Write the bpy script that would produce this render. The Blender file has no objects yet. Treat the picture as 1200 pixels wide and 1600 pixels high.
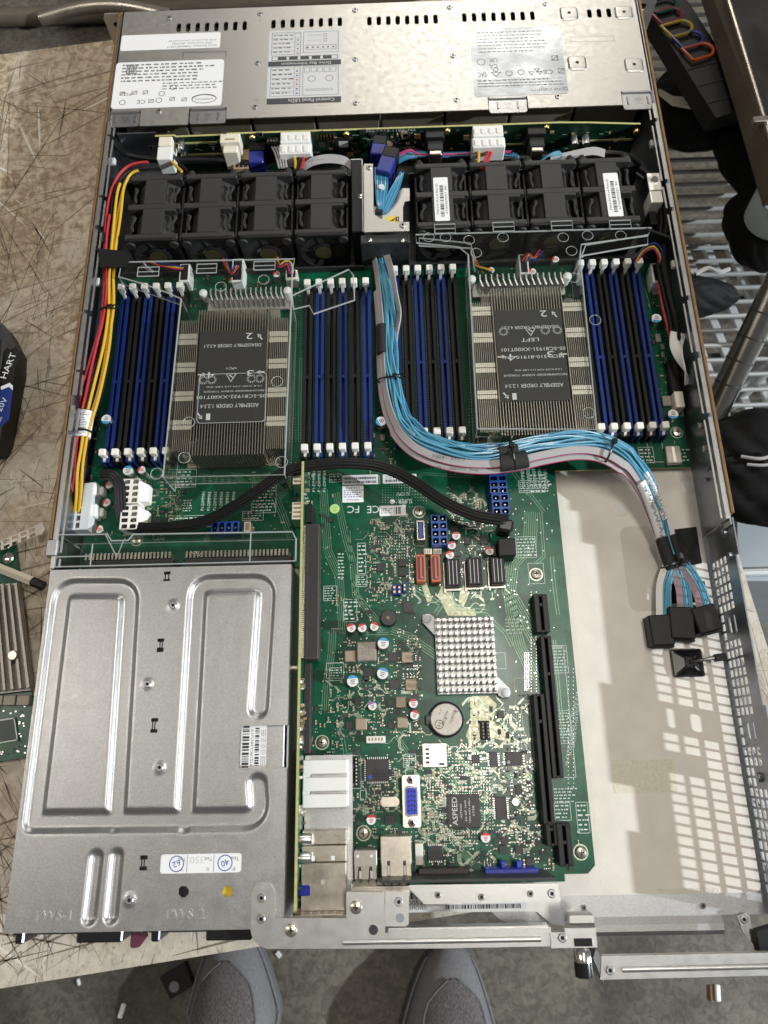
import bpy, bmesh, math, random
from mathutils import Vector, Matrix, geometry
random.seed(7)
rnd = random.random
PI = math.pi
scene = bpy.context.scene
col = scene.collection
MM = 0.001

# ------------------------------------------------------------------ camera
CAM_ROT = (0.323109, 0.0220117, -0.0198502)
CAM_LOC = (221.75, 88.61, 490.38)          # millimetres
FPX = 1130.0                               # focal length in pixels of the 1200x1600 photograph
cam_data = bpy.data.cameras.new("camera")
cam = bpy.data.objects.new("camera", cam_data)
col.objects.link(cam)
cam.location = [c * MM for c in CAM_LOC]
cam.rotation_euler = CAM_ROT
cam_data.sensor_fit = 'VERTICAL'
cam_data.sensor_height = 36.0
cam_data.sensor_width = 27.0
cam_data.lens = 36.0 * FPX / 1600.0
cam_data.clip_start = 0.01
cam_data.clip_end = 60.0
cam_data.dof.use_dof = True
cam_data.dof.focus_distance = 0.50
cam_data.dof.aperture_fstop = 13.0
scene.camera = cam

# ------------------------------------------------------------------ world and lamps
world = bpy.data.worlds.new("World")
scene.world = world
world.use_nodes = True
world.node_tree.nodes["Background"].inputs[0].default_value = (1.0, 0.95, 0.88, 1)
world.node_tree.nodes["Background"].inputs[1].default_value = 0.15
def area_lamp(name, loc, target, sx, sy, power, color=(1, 1, 1), shape='RECTANGLE'):
    d = bpy.data.lights.new(name, 'AREA'); d.shape = shape
    d.size = sx; d.size_y = sy; d.energy = power; d.color = color
    o = bpy.data.objects.new(name, d); col.objects.link(o)
    o.location = loc
    o.rotation_euler = (Vector(target) - Vector(loc)).to_track_quat('-Z', 'Y').to_euler()
    return o
EL, AZ = math.radians(25.0), math.radians(12.0)
KD = 4.0
area_lamp("daylight_from_door", (0.40 + KD*math.cos(EL)*math.cos(AZ), 0.10 - KD*math.cos(EL)*math.sin(AZ), 0.02 + KD*math.sin(EL)),
          (0.40, 0.10, 0.02), 0.09, 0.09, 235.0, (0.88, 0.95, 1.0), 'DISK')
area_lamp("ceiling_or_fill_lamp", (0.76, 0.45, 3.0), (0.76, 0.45, 0), 0.36, 1.1, 30.0, (1.0, 0.95, 0.86))
area_lamp("ceiling_or_fill_lamp", (0.75, 4.2, 2.7), (0.4, 0.4, 0), 1.6, 0.9, 40.0, (1.0, 0.94, 0.85))
area_lamp("ceiling_or_fill_lamp", (-1.9, 0.4, 2.8), (0.1, 0.2, 0), 0.5, 1.6, 18.0, (1.0, 0.93, 0.82))  # fill added on the left to hold the exposure, no fixture known there
scene.view_settings.view_transform = 'Standard'
scene.view_settings.look = 'None'
scene.view_settings.exposure = 0.0
scene.view_settings.gamma = 1.0
scene.view_settings.use_curve_mapping = False

# ------------------------------------------------------------------ measuring helper
_R = Matrix.Rotation(CAM_ROT[2], 3, 'Z') @ Matrix.Rotation(CAM_ROT[1], 3, 'Y') @ Matrix.Rotation(CAM_ROT[0], 3, 'X')
def P(px, py, z):
    """where the sight line through a pixel of the photograph meets the level z (mm)"""
    d = _R @ Vector((px - 600, -(py - 800), -FPX))
    t = (z - CAM_LOC[2]) / d.z
    return (CAM_LOC[0] + t * d.x, CAM_LOC[1] + t * d.y)
def PR(x0, y0, x1, y1, z):
    """pixel box -> X0, X1, Y0, Y1 in mm at level z"""
    a = P(x0, (y0 + y1) / 2, z)[0]; b = P(x1, (y0 + y1) / 2, z)[0]
    c = P((x0 + x1) / 2, y1, z)[1]; d = P((x0 + x1) / 2, y0, z)[1]
    return a, b, c, d
def PYZ(px, py, Y):
    """sight line meets the upright plane Y = const"""
    d = _R @ Vector((px - 600, -(py - 800), -FPX))
    t = (Y - CAM_LOC[1]) / d.y
    return (CAM_LOC[0] + t * d.x, CAM_LOC[2] + t * d.z)

# ------------------------------------------------------------------ materials
MATS = {}
def mat(name, color, rough=0.5, metal=0.0, noise=0.0, nscale=300.0, bump=0.0, bscale=600.0, spec=0.5, rvar=0.0,
        coat=0.0, emit=None, color2=None, stretch=(1, 1, 1), detail=4.0):
    m = bpy.data.materials.new(name); m.use_nodes = True
    nt = m.node_tree; b = nt.nodes["Principled BSDF"]
    b.inputs["Base Color"].default_value = (*color, 1)
    b.inputs["Roughness"].default_value = rough
    b.inputs["Metallic"].default_value = metal
    b.inputs["Specular IOR Level"].default_value = spec
    if coat:
        b.inputs["Coat Weight"].default_value = coat; b.inputs["Coat Roughness"].default_value = 0.12
    if emit:
        b.inputs["Emission Color"].default_value = (*emit[0], 1); b.inputs["Emission Strength"].default_value = emit[1]
    if noise or bump or rvar or color2:
        tc = nt.nodes.new("ShaderNodeTexCoord"); mp = nt.nodes.new("ShaderNodeMapping")
        ge = nt.nodes.new("ShaderNodeNewGeometry")
        mp.inputs["Scale"].default_value = stretch
        nt.links.new(ge.outputs["Position"], mp.inputs["Vector"])
        n = nt.nodes.new("ShaderNodeTexNoise"); n.inputs["Scale"].default_value = nscale; n.inputs["Detail"].default_value = detail
        nt.links.new(mp.outputs[0], n.inputs["Vector"])
        if noise or color2:
            r = nt.nodes.new("ShaderNodeValToRGB")
            c2 = color2 if color2 else tuple(min(1, c * (1 + noise)) for c in color)
            c1 = color if color2 else tuple(c * (1 - noise) for c in color)
            r.color_ramp.elements[0].position = 0.32; r.color_ramp.elements[1].position = 0.68
            r.color_ramp.elements[0].color = (*c1, 1); r.color_ramp.elements[1].color = (*c2, 1)
            nt.links.new(n.outputs["Fac"], r.inputs["Fac"]); nt.links.new(r.outputs["Color"], b.inputs["Base Color"])
        if rvar:
            n3 = nt.nodes.new("ShaderNodeTexNoise"); n3.inputs["Scale"].default_value = nscale * 0.13; n3.inputs["Detail"].default_value = 5
            nt.links.new(ge.outputs["Position"], n3.inputs["Vector"])
            mr = nt.nodes.new("ShaderNodeMapRange"); mr.inputs["From Min"].default_value = 0.3; mr.inputs["From Max"].default_value = 0.7
            mr.inputs["To Min"].default_value = max(0.02, rough - rvar); mr.inputs["To Max"].default_value = min(1, rough + rvar)
            nt.links.new(n3.outputs["Fac"], mr.inputs["Value"]); nt.links.new(mr.outputs[0], b.inputs["Roughness"])
        if bump:
            n2 = nt.nodes.new("ShaderNodeTexNoise"); n2.inputs["Scale"].default_value = bscale; n2.inputs["Detail"].default_value = 3
            nt.links.new(mp.outputs[0], n2.inputs["Vector"])
            bp = nt.nodes.new("ShaderNodeBump"); bp.inputs["Strength"].default_value = bump; bp.inputs["Distance"].default_value = 0.0005
            nt.links.new(n2.outputs["Fac"], bp.inputs["Height"]); nt.links.new(bp.outputs[0], b.inputs["Normal"])
    MATS[name] = m
    return m
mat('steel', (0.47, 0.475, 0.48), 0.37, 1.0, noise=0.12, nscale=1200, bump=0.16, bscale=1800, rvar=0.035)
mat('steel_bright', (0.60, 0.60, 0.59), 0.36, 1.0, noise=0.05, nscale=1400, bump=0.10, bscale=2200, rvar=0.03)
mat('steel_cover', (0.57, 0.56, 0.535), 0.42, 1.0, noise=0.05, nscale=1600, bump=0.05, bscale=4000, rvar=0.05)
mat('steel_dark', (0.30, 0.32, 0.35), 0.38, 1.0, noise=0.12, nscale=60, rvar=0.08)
mat('steel_black', (0.025, 0.026, 0.028), 0.45, 0.0, noise=0.2, nscale=200)
mat('chrome', (0.78, 0.77, 0.74), 0.16, 1.0)
mat('tin', (0.62, 0.57, 0.50), 0.30, 1.0, noise=0.08, nscale=500, rvar=0.06)
mat('solder', (0.72, 0.72, 0.68), 0.28, 1.0)
mat('gold', (0.75, 0.55, 0.22), 0.28, 1.0)
mat('stamp_light', (0.62, 0.62, 0.62), 0.3, 1.0)
mat('rail_brown', (0.24, 0.14, 0.062), 0.4, 0.5, noise=0.15, nscale=150)
mat('fin_nickel', (0.66, 0.60, 0.52), 0.32, 1.0, noise=0.08, nscale=300)
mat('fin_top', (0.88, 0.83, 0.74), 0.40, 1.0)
mat('fin_aluminium', (0.60, 0.595, 0.58), 0.45, 1.0, noise=0.05, nscale=700)
mat('mylar', (0.66, 0.615, 0.56), 0.40, 0.0, noise=0.05, nscale=70, bump=0.25, bscale=1400, rvar=0.10)
mat('mylar_line', (0.72, 0.69, 0.64), 0.5)
mat('tape_green', (0.60, 0.565, 0.43), 0.4, 0.0, noise=0.08, nscale=500)
mat('tape_clear', (0.56, 0.515, 0.46), 0.22)
mat('pcb', (0.003, 0.074, 0.034), 0.27, 0.0, noise=0.25, nscale=120, spec=0.35, rvar=0.08, bump=0.06, bscale=1500)
mat('pcb_dark', (0.004, 0.022, 0.012), 0.35, 0.0, noise=0.3, nscale=200, spec=0.5)
mat('pcb_edge', (0.42, 0.40, 0.16), 0.6, noise=0.15, nscale=500)
mat('trace', (0.13, 0.25, 0.15), 0.32, 0.3, spec=0.6)
mat('trace_silver', (0.42, 0.45, 0.36), 0.32, 0.8, spec=0.6)
mat('glare_copper', (0.33, 0.34, 0.24), 0.40, 0.8, noise=0.3, nscale=500)  # copper paled to carry the glare on the board
mat('silk', (0.60, 0.66, 0.60), 0.55)
mat('black_plastic', (0.009, 0.009, 0.0095), 0.42, noise=0.15, nscale=600, spec=0.3)
mat('black_gloss', (0.012, 0.012, 0.013), 0.22)
mat('black_rubber', (0.011, 0.011, 0.011), 0.65)
mat('charcoal', (0.026, 0.025, 0.025), 0.5, noise=0.12, nscale=500, spec=0.35)
mat('fan_black', (0.026, 0.0245, 0.024), 0.5, noise=0.12, nscale=900, bump=0.08, bscale=3000)
mat('chip_black', (0.016, 0.016, 0.017), 0.38, noise=0.15, nscale=800)
mat('brown_slot', (0.045, 0.036, 0.032), 0.5, noise=0.1, nscale=500)
mat('dimm_blue', (0.006, 0.022, 0.13), 0.36, noise=0.12, nscale=500, spec=0.4)
mat('plug_blue', (0.010, 0.060, 0.27), 0.35, noise=0.1, nscale=500)
mat('vga_blue', (0.008, 0.03, 0.42), 0.35)
mat('navy', (0.015, 0.025, 0.20), 0.35)
mat('orange_plug', (0.48, 0.12, 0.045), 0.38)
mat('ivory', (0.72, 0.67, 0.55), 0.45)
mat('latch_white', (0.78, 0.76, 0.70), 0.42)
mat('white_plastic', (0.74, 0.74, 0.71), 0.4)
mat('white_dull', (0.60, 0.62, 0.62), 0.5)
mat('paper', (0.80, 0.80, 0.80), 0.55)
mat('paper_grey', (0.60, 0.60, 0.60), 0.45)
mat('foil_label', (0.30, 0.32, 0.335), 0.30, 0.6, bump=0.25, bscale=180, rvar=0.08, nscale=300)
mat('ink', (0.02, 0.02, 0.022), 0.6)
mat('ink_grey', (0.17, 0.17, 0.17), 0.6)
mat('ink_band', (0.05, 0.05, 0.06), 0.5)
mat('ink_blue', (0.02, 0.05, 0.35), 0.6)
mat('ink_red', (0.45, 0.03, 0.03), 0.6)
mat('label_black', (0.030, 0.028, 0.026), 0.42, noise=0.06, nscale=400)
mat('print_white', (0.62, 0.62, 0.60), 0.5)
mat('stamp_grey', (0.40, 0.40, 0.40), 0.35, 1.0)
mat('yellow', (0.75, 0.52, 0.03), 0.5)
mat('wire_yellow', (0.58, 0.35, 0.02), 0.4)
mat('wire_red', (0.42, 0.02, 0.03), 0.4)
mat('wire_black', (0.007, 0.007, 0.0075), 0.38, spec=0.3)
mat('chrome_dark', (0.33, 0.325, 0.31), 0.22, 1.0)
mat('wire_blue', (0.10, 0.33, 0.47), 0.22, 0.0, spec=0.7)
mat('wire_blue_dark', (0.03, 0.17, 0.32), 0.35)
mat('wire_grey', (0.36, 0.345, 0.35), 0.5)
mat('wire_white', (0.70, 0.69, 0.66), 0.42)
mat('wire_pink', (0.27, 0.17, 0.185), 0.45)
mat('wire_magenta', (0.36, 0.03, 0.13), 0.45)
mat('cap_silver', (0.66, 0.66, 0.66), 0.28, 1.0)
mat('cap_white', (0.74, 0.73, 0.71), 0.35)
mat('cap_red', (0.55, 0.02, 0.03), 0.35)
mat('cap_blue', (0.04, 0.30, 0.55), 0.35)
mat('cap_purple', (0.22, 0.10, 0.40), 0.35)
mat('inductor', (0.25, 0.22, 0.19), 0.42, 0.35, noise=0.1, nscale=700)
mat('inductor_tan', (0.30, 0.24, 0.18), 0.45, 0.3)
mat('smd_tan', (0.35, 0.25, 0.15), 0.5)
mat('smd_dark', (0.03, 0.03, 0.032), 0.45)
mat('scratch_dark', (0.18, 0.138, 0.098), 0.7, noise=0.4, nscale=120)
mat('scratch_pale', (0.62, 0.58, 0.50), 0.6)
mat('burgundy', (0.10, 0.02, 0.045), 0.45)
mat('dot_green', (0.45, 0.70, 0.22), 0.5)
mat('shoe_knit', (0.098, 0.086, 0.088), 0.9, noise=0.45, nscale=700, bump=1.0, bscale=700, stretch=(1, 0.4, 1))
mat('shoe_synth', (0.145, 0.140, 0.145), 0.75, noise=0.12, nscale=300)
mat('shoe_sole', (0.10, 0.10, 0.105), 0.7)
mat('cloth_black', (0.0035, 0.0035, 0.004), 0.75, noise=0.3, nscale=60, spec=0.25, bump=0.5, bscale=700)
mat('rack_chrome', (0.48, 0.485, 0.48), 0.35, 0.45)
mat('bin_grey', (0.36, 0.40, 0.43), 0.5, noise=0.06, nscale=20)
mat('pale_blue', (0.45, 0.52, 0.54), 0.45)
mat('bench_dark', (0.018, 0.016, 0.014), 0.5, noise=0.4, nscale=40, spec=0.2)
mat('bench_edge', (0.12, 0.098, 0.072), 0.55, 0.1, noise=0.15, nscale=30)
for nm, c in (('ring_red', (0.15, 0.015, 0.025)), ('ring_yellow', (0.30, 0.22, 0.02)), ('ring_blue', (0.015, 0.03, 0.15)),
              ('ring_orange', (0.34, 0.06, 0.012)), ('ring_teal', (0.01, 0.06, 0.055))):
    mat(nm, c, 0.35)

def nodes_of(m): return m.node_tree.nodes, m.node_tree.links, m.node_tree.nodes["Principled BSDF"]
def ramp(nt, lo, hi, c0, c1):
    r = nt.new("ShaderNodeValToRGB"); r.color_ramp.elements[0].position = lo; r.color_ramp.elements[1].position = hi
    r.color_ramp.elements[0].color = (*c0, 1); r.color_ramp.elements[1].color = (*c1, 1); return r

# clear plastic: see-through, with a mirror share that grows at grazing angles
def clear_mat(name, tint=(0.96, 0.97, 0.96), base=0.05):
    m = bpy.data.materials.new(name); m.use_nodes = True
    N, L = m.node_tree.nodes, m.node_tree.links; N.clear()
    out = N.new("ShaderNodeOutputMaterial"); mx = N.new("ShaderNodeMixShader")
    tr = N.new("ShaderNodeBsdfTransparent"); tr.inputs[0].default_value = (*tint, 1)
    gl = N.new("ShaderNodeBsdfGlossy"); gl.inputs["Roughness"].default_value = 0.06; gl.inputs[0].default_value = (1, 1, 1, 1)
    lw = N.new("ShaderNodeLayerWeight"); lw.inputs[0].default_value = 0.5
    pw = N.new("ShaderNodeMath"); pw.operation = 'POWER'; pw.inputs[1].default_value = 4.0; L.new(lw.outputs["Facing"], pw.inputs[0])
    fr = N.new("ShaderNodeMath"); fr.operation = 'MULTIPLY_ADD'; fr.inputs[1].default_value = 0.55; fr.inputs[2].default_value = 0.022; L.new(pw.outputs[0], fr.inputs[0])
    L.new(fr.outputs[0], mx.inputs[0]); L.new(tr.outputs[0], mx.inputs[1]); L.new(gl.outputs[0], mx.inputs[2])
    L.new(mx.outputs[0], out.inputs[0]); MATS[name] = m
clear_mat('clear')
clear_mat('clear_edge', (0.80, 0.82, 0.82))

# scratched worktop
def worktop_mat():
    m = bpy.data.materials.new('worktop'); m.use_nodes = True; N, L, b = nodes_of(m)
    g = N.new("ShaderNodeNewGeometry")
    def noise(scale, detail=4, rot=0.0, st=(1, 1, 1), dist=0.0):
        mp = N.new("ShaderNodeMapping"); mp.inputs["Rotation"].default_value = (0, 0, rot); mp.inputs["Scale"].default_value = st
        L.new(g.outputs["Position"], mp.inputs[0])
        n = N.new("ShaderNodeTexNoise"); n.inputs["Scale"].default_value = scale; n.inputs["Detail"].default_value = detail
        n.inputs["Distortion"].default_value = dist
        L.new(mp.outputs[0], n.inputs[0]); return n
    def mix(fac, a, bb):
        x = N.new("ShaderNodeMix"); x.data_type = 'RGBA'
        L.new(fac, x.inputs["Factor"])
        for sock, v in ((x.inputs[6], a), (x.inputs[7], bb)):
            if isinstance(v, tuple): sock.default_value = (*v, 1)
            else: L.new(v, sock)
        return x.outputs[2]
    big = noise(9, 6); r0 = ramp(N, 0.30, 0.70, (0.40, 0.315, 0.21), (0.58, 0.50, 0.38)); L.new(big.outputs[0], r0.inputs[0])
    mid = noise(150, 12, dist=0.7); r1 = ramp(N, 0.38, 0.60, (0.0,)*3, (1.0,)*3); L.new(mid.outputs[0], r1.inputs[0])
    c = mix(r1.outputs[0], (0.27, 0.20, 0.13), r0.outputs[0])
    # bare paler zones towards the near edge
    zone = noise(14, 6, dist=0.6); sx = N.new("ShaderNodeSeparateXYZ"); L.new(g.outputs["Position"], sx.inputs[0])
    mr = N.new("ShaderNodeMapRange"); mr.inputs[1].default_value = 0.75; mr.inputs[2].default_value = -0.05; mr.inputs[3].default_value = -0.16; mr.inputs[4].default_value = 0.14; L.new(sx.outputs[1], mr.inputs[0])
    ad = N.new("ShaderNodeMath"); ad.operation = 'ADD'; L.new(zone.outputs[0], ad.inputs[0]); L.new(mr.outputs[0], ad.inputs[1])
    rz = ramp(N, 0.42, 0.66, (0,)*3, (0.7,)*3); L.new(ad.outputs[0], rz.inputs[0])
    c = mix(rz.outputs[0], c, (0.55, 0.52, 0.45))
    # long scratches in several directions: thin level sets of stretched noise
    for k, (rot, sc, st, dark, wd, dis) in enumerate(((0.35, 60, (1, .25, 1), 1, .008, 2.5), (1.35, 50, (1, .25, 1), 1, .008, 2.5))):
        n = noise(sc, 1.5, rot, st, dis)
        sb = N.new("ShaderNodeMath"); sb.operation = 'SUBTRACT'; sb.inputs[1].default_value = 0.5; L.new(n.outputs[0], sb.inputs[0])
        ab = N.new("ShaderNodeMath"); ab.operation = 'ABSOLUTE'; L.new(sb.outputs[0], ab.inputs[0])
        rr = ramp(N, wd * 0.35, wd, (1,)*3, (0,)*3); L.new(ab.outputs[0], rr.inputs[0])
        brk = noise(22, 3, rot); rb = ramp(N, 0.47, 0.60, (0,)*3, (0.75,)*3); L.new(brk.outputs[0], rb.inputs[0])
        ml = N.new("ShaderNodeMath"); ml.operation = 'MULTIPLY'; L.new(rr.outputs[0], ml.inputs[0]); L.new(rb.outputs[0], ml.inputs[1])
        c = mix(ml.outputs[0], c, (0.075, 0.06, 0.048) if dark else (0.66, 0.63, 0.55))
    spk = noise(420, 3); rs = ramp(N, 0.63, 0.72, (0,)*3, (0.6,)*3); L.new(spk.outputs[0], rs.inputs[0])
    c = mix(rs.outputs[0], c, (0.13, 0.10, 0.075))
    L.new(c, b.inputs["Base Color"]); b.inputs["Roughness"].default_value = 0.55
    bp = N.new("ShaderNodeBump"); bp.inputs["Strength"].default_value = 0.25; bp.inputs["Distance"].default_value = 0.001
    L.new(mid.outputs[0], bp.inputs["Height"]); L.new(bp.outputs[0], b.inputs["Normal"])
    MATS['worktop'] = m
worktop_mat()
def concrete_mat():
    m = bpy.data.materials.new('concrete'); m.use_nodes = True; N, L, b = nodes_of(m)
    g = N.new("ShaderNodeNewGeometry")
    def noise(s, d, dist=0.0):
        n = N.new("ShaderNodeTexNoise"); n.inputs["Scale"].default_value = s; n.inputs["Detail"].default_value = d; n.inputs["Distortion"].default_value = dist
        L.new(g.outputs["Position"], n.inputs[0]); return n
    a = noise(7, 9, 0.5); r = ramp(N, 0.34, 0.68, (0.060, 0.052, 0.040), (0.165, 0.147, 0.115)); L.new(a.outputs[0], r.inputs[0])
    s = noise(120, 10, 0.8); r2 = ramp(N, 0.38, 0.62, (0.66,)*3, (1.15,)*3); L.new(s.outputs[0], r2.inputs[0])
    mx = N.new("ShaderNodeMix"); mx.data_type = 'RGBA'; mx.blend_type = 'MULTIPLY'; mx.inputs["Factor"].default_value = 1
    L.new(r.outputs[0], mx.inputs[6]); L.new(r2.outputs[0], mx.inputs[7])
    L.new(mx.outputs[2], b.inputs["Base Color"]); b.inputs["Roughness"].default_value = 0.6
    bp = N.new("ShaderNodeBump"); bp.inputs["Strength"].default_value = 0.3; bp.inputs["Distance"].default_value = 0.002
    L.new(s.outputs[0], bp.inputs["Height"]); L.new(bp.outputs[0], b.inputs["Normal"])
    MATS['concrete'] = m
concrete_mat()

# ------------------------------------------------------------------ mesh collector (all lengths in mm)
_txt = {}
def text_geom(s):
    if s not in _txt:
        c = bpy.data.curves.new('t', 'FONT'); c.body = s; c.size = 1.0; c.resolution_u = 2
        o = bpy.data.objects.new('t', c); col.objects.link(o)
        bpy.context.view_layer.update()
        me = bpy.data.meshes.new_from_object(o.evaluated_get(bpy.context.evaluated_depsgraph_get()))
        vs = [tuple(v.co[:2]) for v in me.vertices]; fs = [tuple(p.vertices) for p in me.polygons]
        bpy.data.objects.remove(o); bpy.data.curves.remove(c); bpy.data.meshes.remove(me)
        if vs:
            x0 = min(v[0] for v in vs); x1 = max(v[0] for v in vs); y0 = min(v[1] for v in vs); y1 = max(v[1] for v in vs)
            vs = [((x - x0) / max(1e-6, x1 - x0) - .5, (y - y0) / max(1e-6, y1 - y0) - .5) for x, y in vs]
        _txt[s] = (vs, fs)
    return _txt[s]

def smooth_path(pts, n=6):
    """Catmull-Rom through points"""
    pts = [Vector(p) for p in pts]; out = []
    for i in range(len(pts) - 1):
        p0 = pts[max(0, i - 1)]; p1 = pts[i]; p2 = pts[i + 1]; p3 = pts[min(len(pts) - 1, i + 2)]
        for k in range(n):
            t = k / n
            out.append(0.5 * ((2 * p1) + (p2 - p0) * t + (2 * p0 - 5 * p1 + 4 * p2 - p3) * t * t + (3 * p1 - p0 - 3 * p2 + p3) * t ** 3))
    out.append(pts[-1]); return out

class MB:
    def __init__(s): s.v = []; s.f = []; s.m = []; s.s = []; s.T = None
    def add(s, vs, fs, mi=0, sm=False):
        o = len(s.v)
        if s.T is not None: vs = [tuple(s.T @ Vector(v)) for v in vs]
        s.v += [tuple(v) for v in vs]
        for f in fs: s.f.append(tuple(i + o for i in f)); s.m.append(mi); s.s.append(sm)
        return s
    def box(s, x0, x1, y0, y1, z0, z1, mi=0, c=0.0):
        if x1 < x0: x0, x1 = x1, x0
        if y1 < y0: y0, y1 = y1, y0
        if z1 < z0: z0, z1 = z1, z0
        if c <= 0:
            vs = [(x0,y0,z0),(x1,y0,z0),(x1,y1,z0),(x0,y1,z0),(x0,y0,z1),(x1,y0,z1),(x1,y1,z1),(x0,y1,z1)]
            return s.add(vs, [(3,2,1,0),(4,5,6,7),(0,1,5,4),(1,2,6,5),(2,3,7,6),(3,0,4,7)], mi)
        c = min(c, (x1-x0)*.45, (y1-y0)*.45, (z1-z0)*.45)
        r0 = [(x0+c,y0),(x1-c,y0),(x1,y0+c),(x1,y1-c),(x1-c,y1),(x0+c,y1),(x0,y1-c),(x0,y0+c)]
        ri = [(x0+c,y0+c),(x1-c,y0+c),(x1-c,y0+c),(x1-c,y1-c),(x1-c,y1-c),(x0+c,y1-c),(x0+c,y1-c),(x0+c,y0+c)]
        vs = [(x,y,z0) for x,y in r0] + [(x,y,z1-c) for x,y in r0]
        top = [(x0+c,y0+c,z1),(x1-c,y0+c,z1),(x1-c,y1-c,z1),(x0+c,y1-c,z1)]
        vs += top
        fs = [tuple(range(7,-1,-1)), (16,17,18,19)]
        for i in range(8): j=(i+1)%8; fs.append((i,j,8+j,8+i))
        fs += [(8,9,17,16),(9,10,17),(10,11,18,17),(11,12,18),(12,13,19,18),(13,14,19),(14,15,16,19),(15,8,16)]
        return s.add(vs, fs, mi)
    def cyl(s, cx, cy, z0, z1, r, mi=0, n=16, r2=None, cap=None, sm=True):
        r2 = r if r2 is None else r2
        vs = [(cx+r*math.cos(2*PI*i/n), cy+r*math.sin(2*PI*i/n), z0) for i in range(n)] + \
             [(cx+r2*math.cos(2*PI*i/n), cy+r2*math.sin(2*PI*i/n), z1) for i in range(n)]
        s.add(vs, [(i,(i+1)%n,n+(i+1)%n,n+i) for i in range(n)], mi, sm)
        o = len(s.v) - 2*n
        s.f.append(tuple(o+n+i for i in range(n))); s.m.append(mi if cap is None else cap); s.s.append(False)
        s.f.append(tuple(o+n-1-i for i in range(n))); s.m.append(mi); s.s.append(False)
        return s
    def lathe(s, cx, cy, prof, mi=0, n=20, mis=None, sm=True):
        """profile [(r,z)] from bottom to top"""
        vs = []; fs = []; k = len(prof)
        for r, z in prof: vs += [(cx+r*math.cos(2*PI*i/n), cy+r*math.sin(2*PI*i/n), z) for i in range(n)]
        for a in range(k-1):
            s_f = [(a*n+i, a*n+(i+1)%n, (a+1)*n+(i+1)%n, (a+1)*n+i) for i in range(n)]
            fs.append(s_f)
        o = len(s.v); s.add(vs, [], mi)
        for a, ff in enumerate(fs):
            for f in ff: s.f.append(tuple(i+o for i in f)); s.m.append(mis[a] if mis else mi); s.s.append(sm)
        s.f.append(tuple(o+(k-1)*n+i for i in range(n))); s.m.append(mis[-1] if mis else mi); s.s.append(False)
        s.f.append(tuple(o+n-1-i for i in range(n))); s.m.append(mi); s.s.append(False)
        return s
    def prism(s, poly, z0, z1, mi=0, holes=()):
        a = sum(poly[i][0]*poly[(i+1)%len(poly)][1]-poly[(i+1)%len(poly)][0]*poly[i][1] for i in range(len(poly)))
        if a < 0: poly = poly[::-1]
        hs = []
        for h in holes:
            a = sum(h[i][0]*h[(i+1)%len(h)][1]-h[(i+1)%len(h)][0]*h[i][1] for i in range(len(h)))
            hs.append(h if a < 0 else h[::-1])
        loops = [poly] + hs; flat = [p for l in loops for p in l]
        if holes:
            edges=[];fl=[];o=0;faces_in=[]
            for l in loops:
                edges += [(o+i, o+(i+1)%len(l)) for i in range(len(l))]; o += len(l)
            res = geometry.delaunay_2d_cdt([Vector(p) for p in flat], edges, [], 0, 1e-6)
            V2, F2 = res[0], res[2]
            def inside(pt, pl):
                c = False; x, y = pt
                for i in range(len(pl)):
                    xa, ya = pl[i]; xb, yb = pl[i-1]
                    if (ya > y) != (yb > y) and x < (xb-xa)*(y-ya)/(yb-ya)+xa: c = not c
                return c
            keep = []
            for f in F2:
                cx = sum(V2[i].x for i in f)/len(f); cy = sum(V2[i].y for i in f)/len(f)
                if inside((cx,cy), poly) and not any(inside((cx,cy), h) for h in hs if abs(h[0][0]-cx) < 60 and abs(h[0][1]-cy) < 60): keep.append(f)
            tv = [tuple(v) for v in V2]
            s.add([(x,y,z1) for x,y in tv], keep, mi)
            s.add([(x,y,z0) for x,y in tv], [tuple(reversed(f)) for f in keep], mi)
            for l in loops:
                n = len(l)
                s.add([(x,y,z0) for x,y in l]+[(x,y,z1) for x,y in l], [(i,(i+1)%n,n+(i+1)%n,n+i) for i in range(n)], mi)
        else:
            n = len(poly)
            s.add([(x,y,z0) for x,y in poly]+[(x,y,z1) for x,y in poly],
                  [(i,(i+1)%n,n+(i+1)%n,n+i) for i in range(n)]+[tuple(range(n,2*n)), tuple(range(n-1,-1,-1))], mi)
        return s
    def tube(s, pts, r, mi=0, n=7, cap=True):
        pts = [Vector(p) for p in pts]; k = len(pts); up = Vector((0,0,1)); vs = []
        for i, p in enumerate(pts):
            d = (pts[min(k-1,i+1)] - pts[max(0,i-1)]); d = d.normalized() if d.length > 1e-9 else Vector((0,1,0))
            a = d.cross(up if abs(d.dot(up)) < .9 else Vector((1,0,0))).normalized(); b = a.cross(d)
            rr = r[i] if isinstance(r, (list, tuple)) else r
            vs += [p + a*rr*math.cos(2*PI*j/n) + b*rr*math.sin(2*PI*j/n) for j in range(n)]
        fs = [(i*n+(j+1)%n, i*n+j, (i+1)*n+j, (i+1)*n+(j+1)%n) for i in range(k-1) for j in range(n)]
        s.add(vs, fs, mi, True)
        if cap: s.add(vs[:n], [tuple(range(n))], mi); s.add(vs[-n:], [tuple(range(n-1,-1,-1))], mi)
        return s
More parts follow.
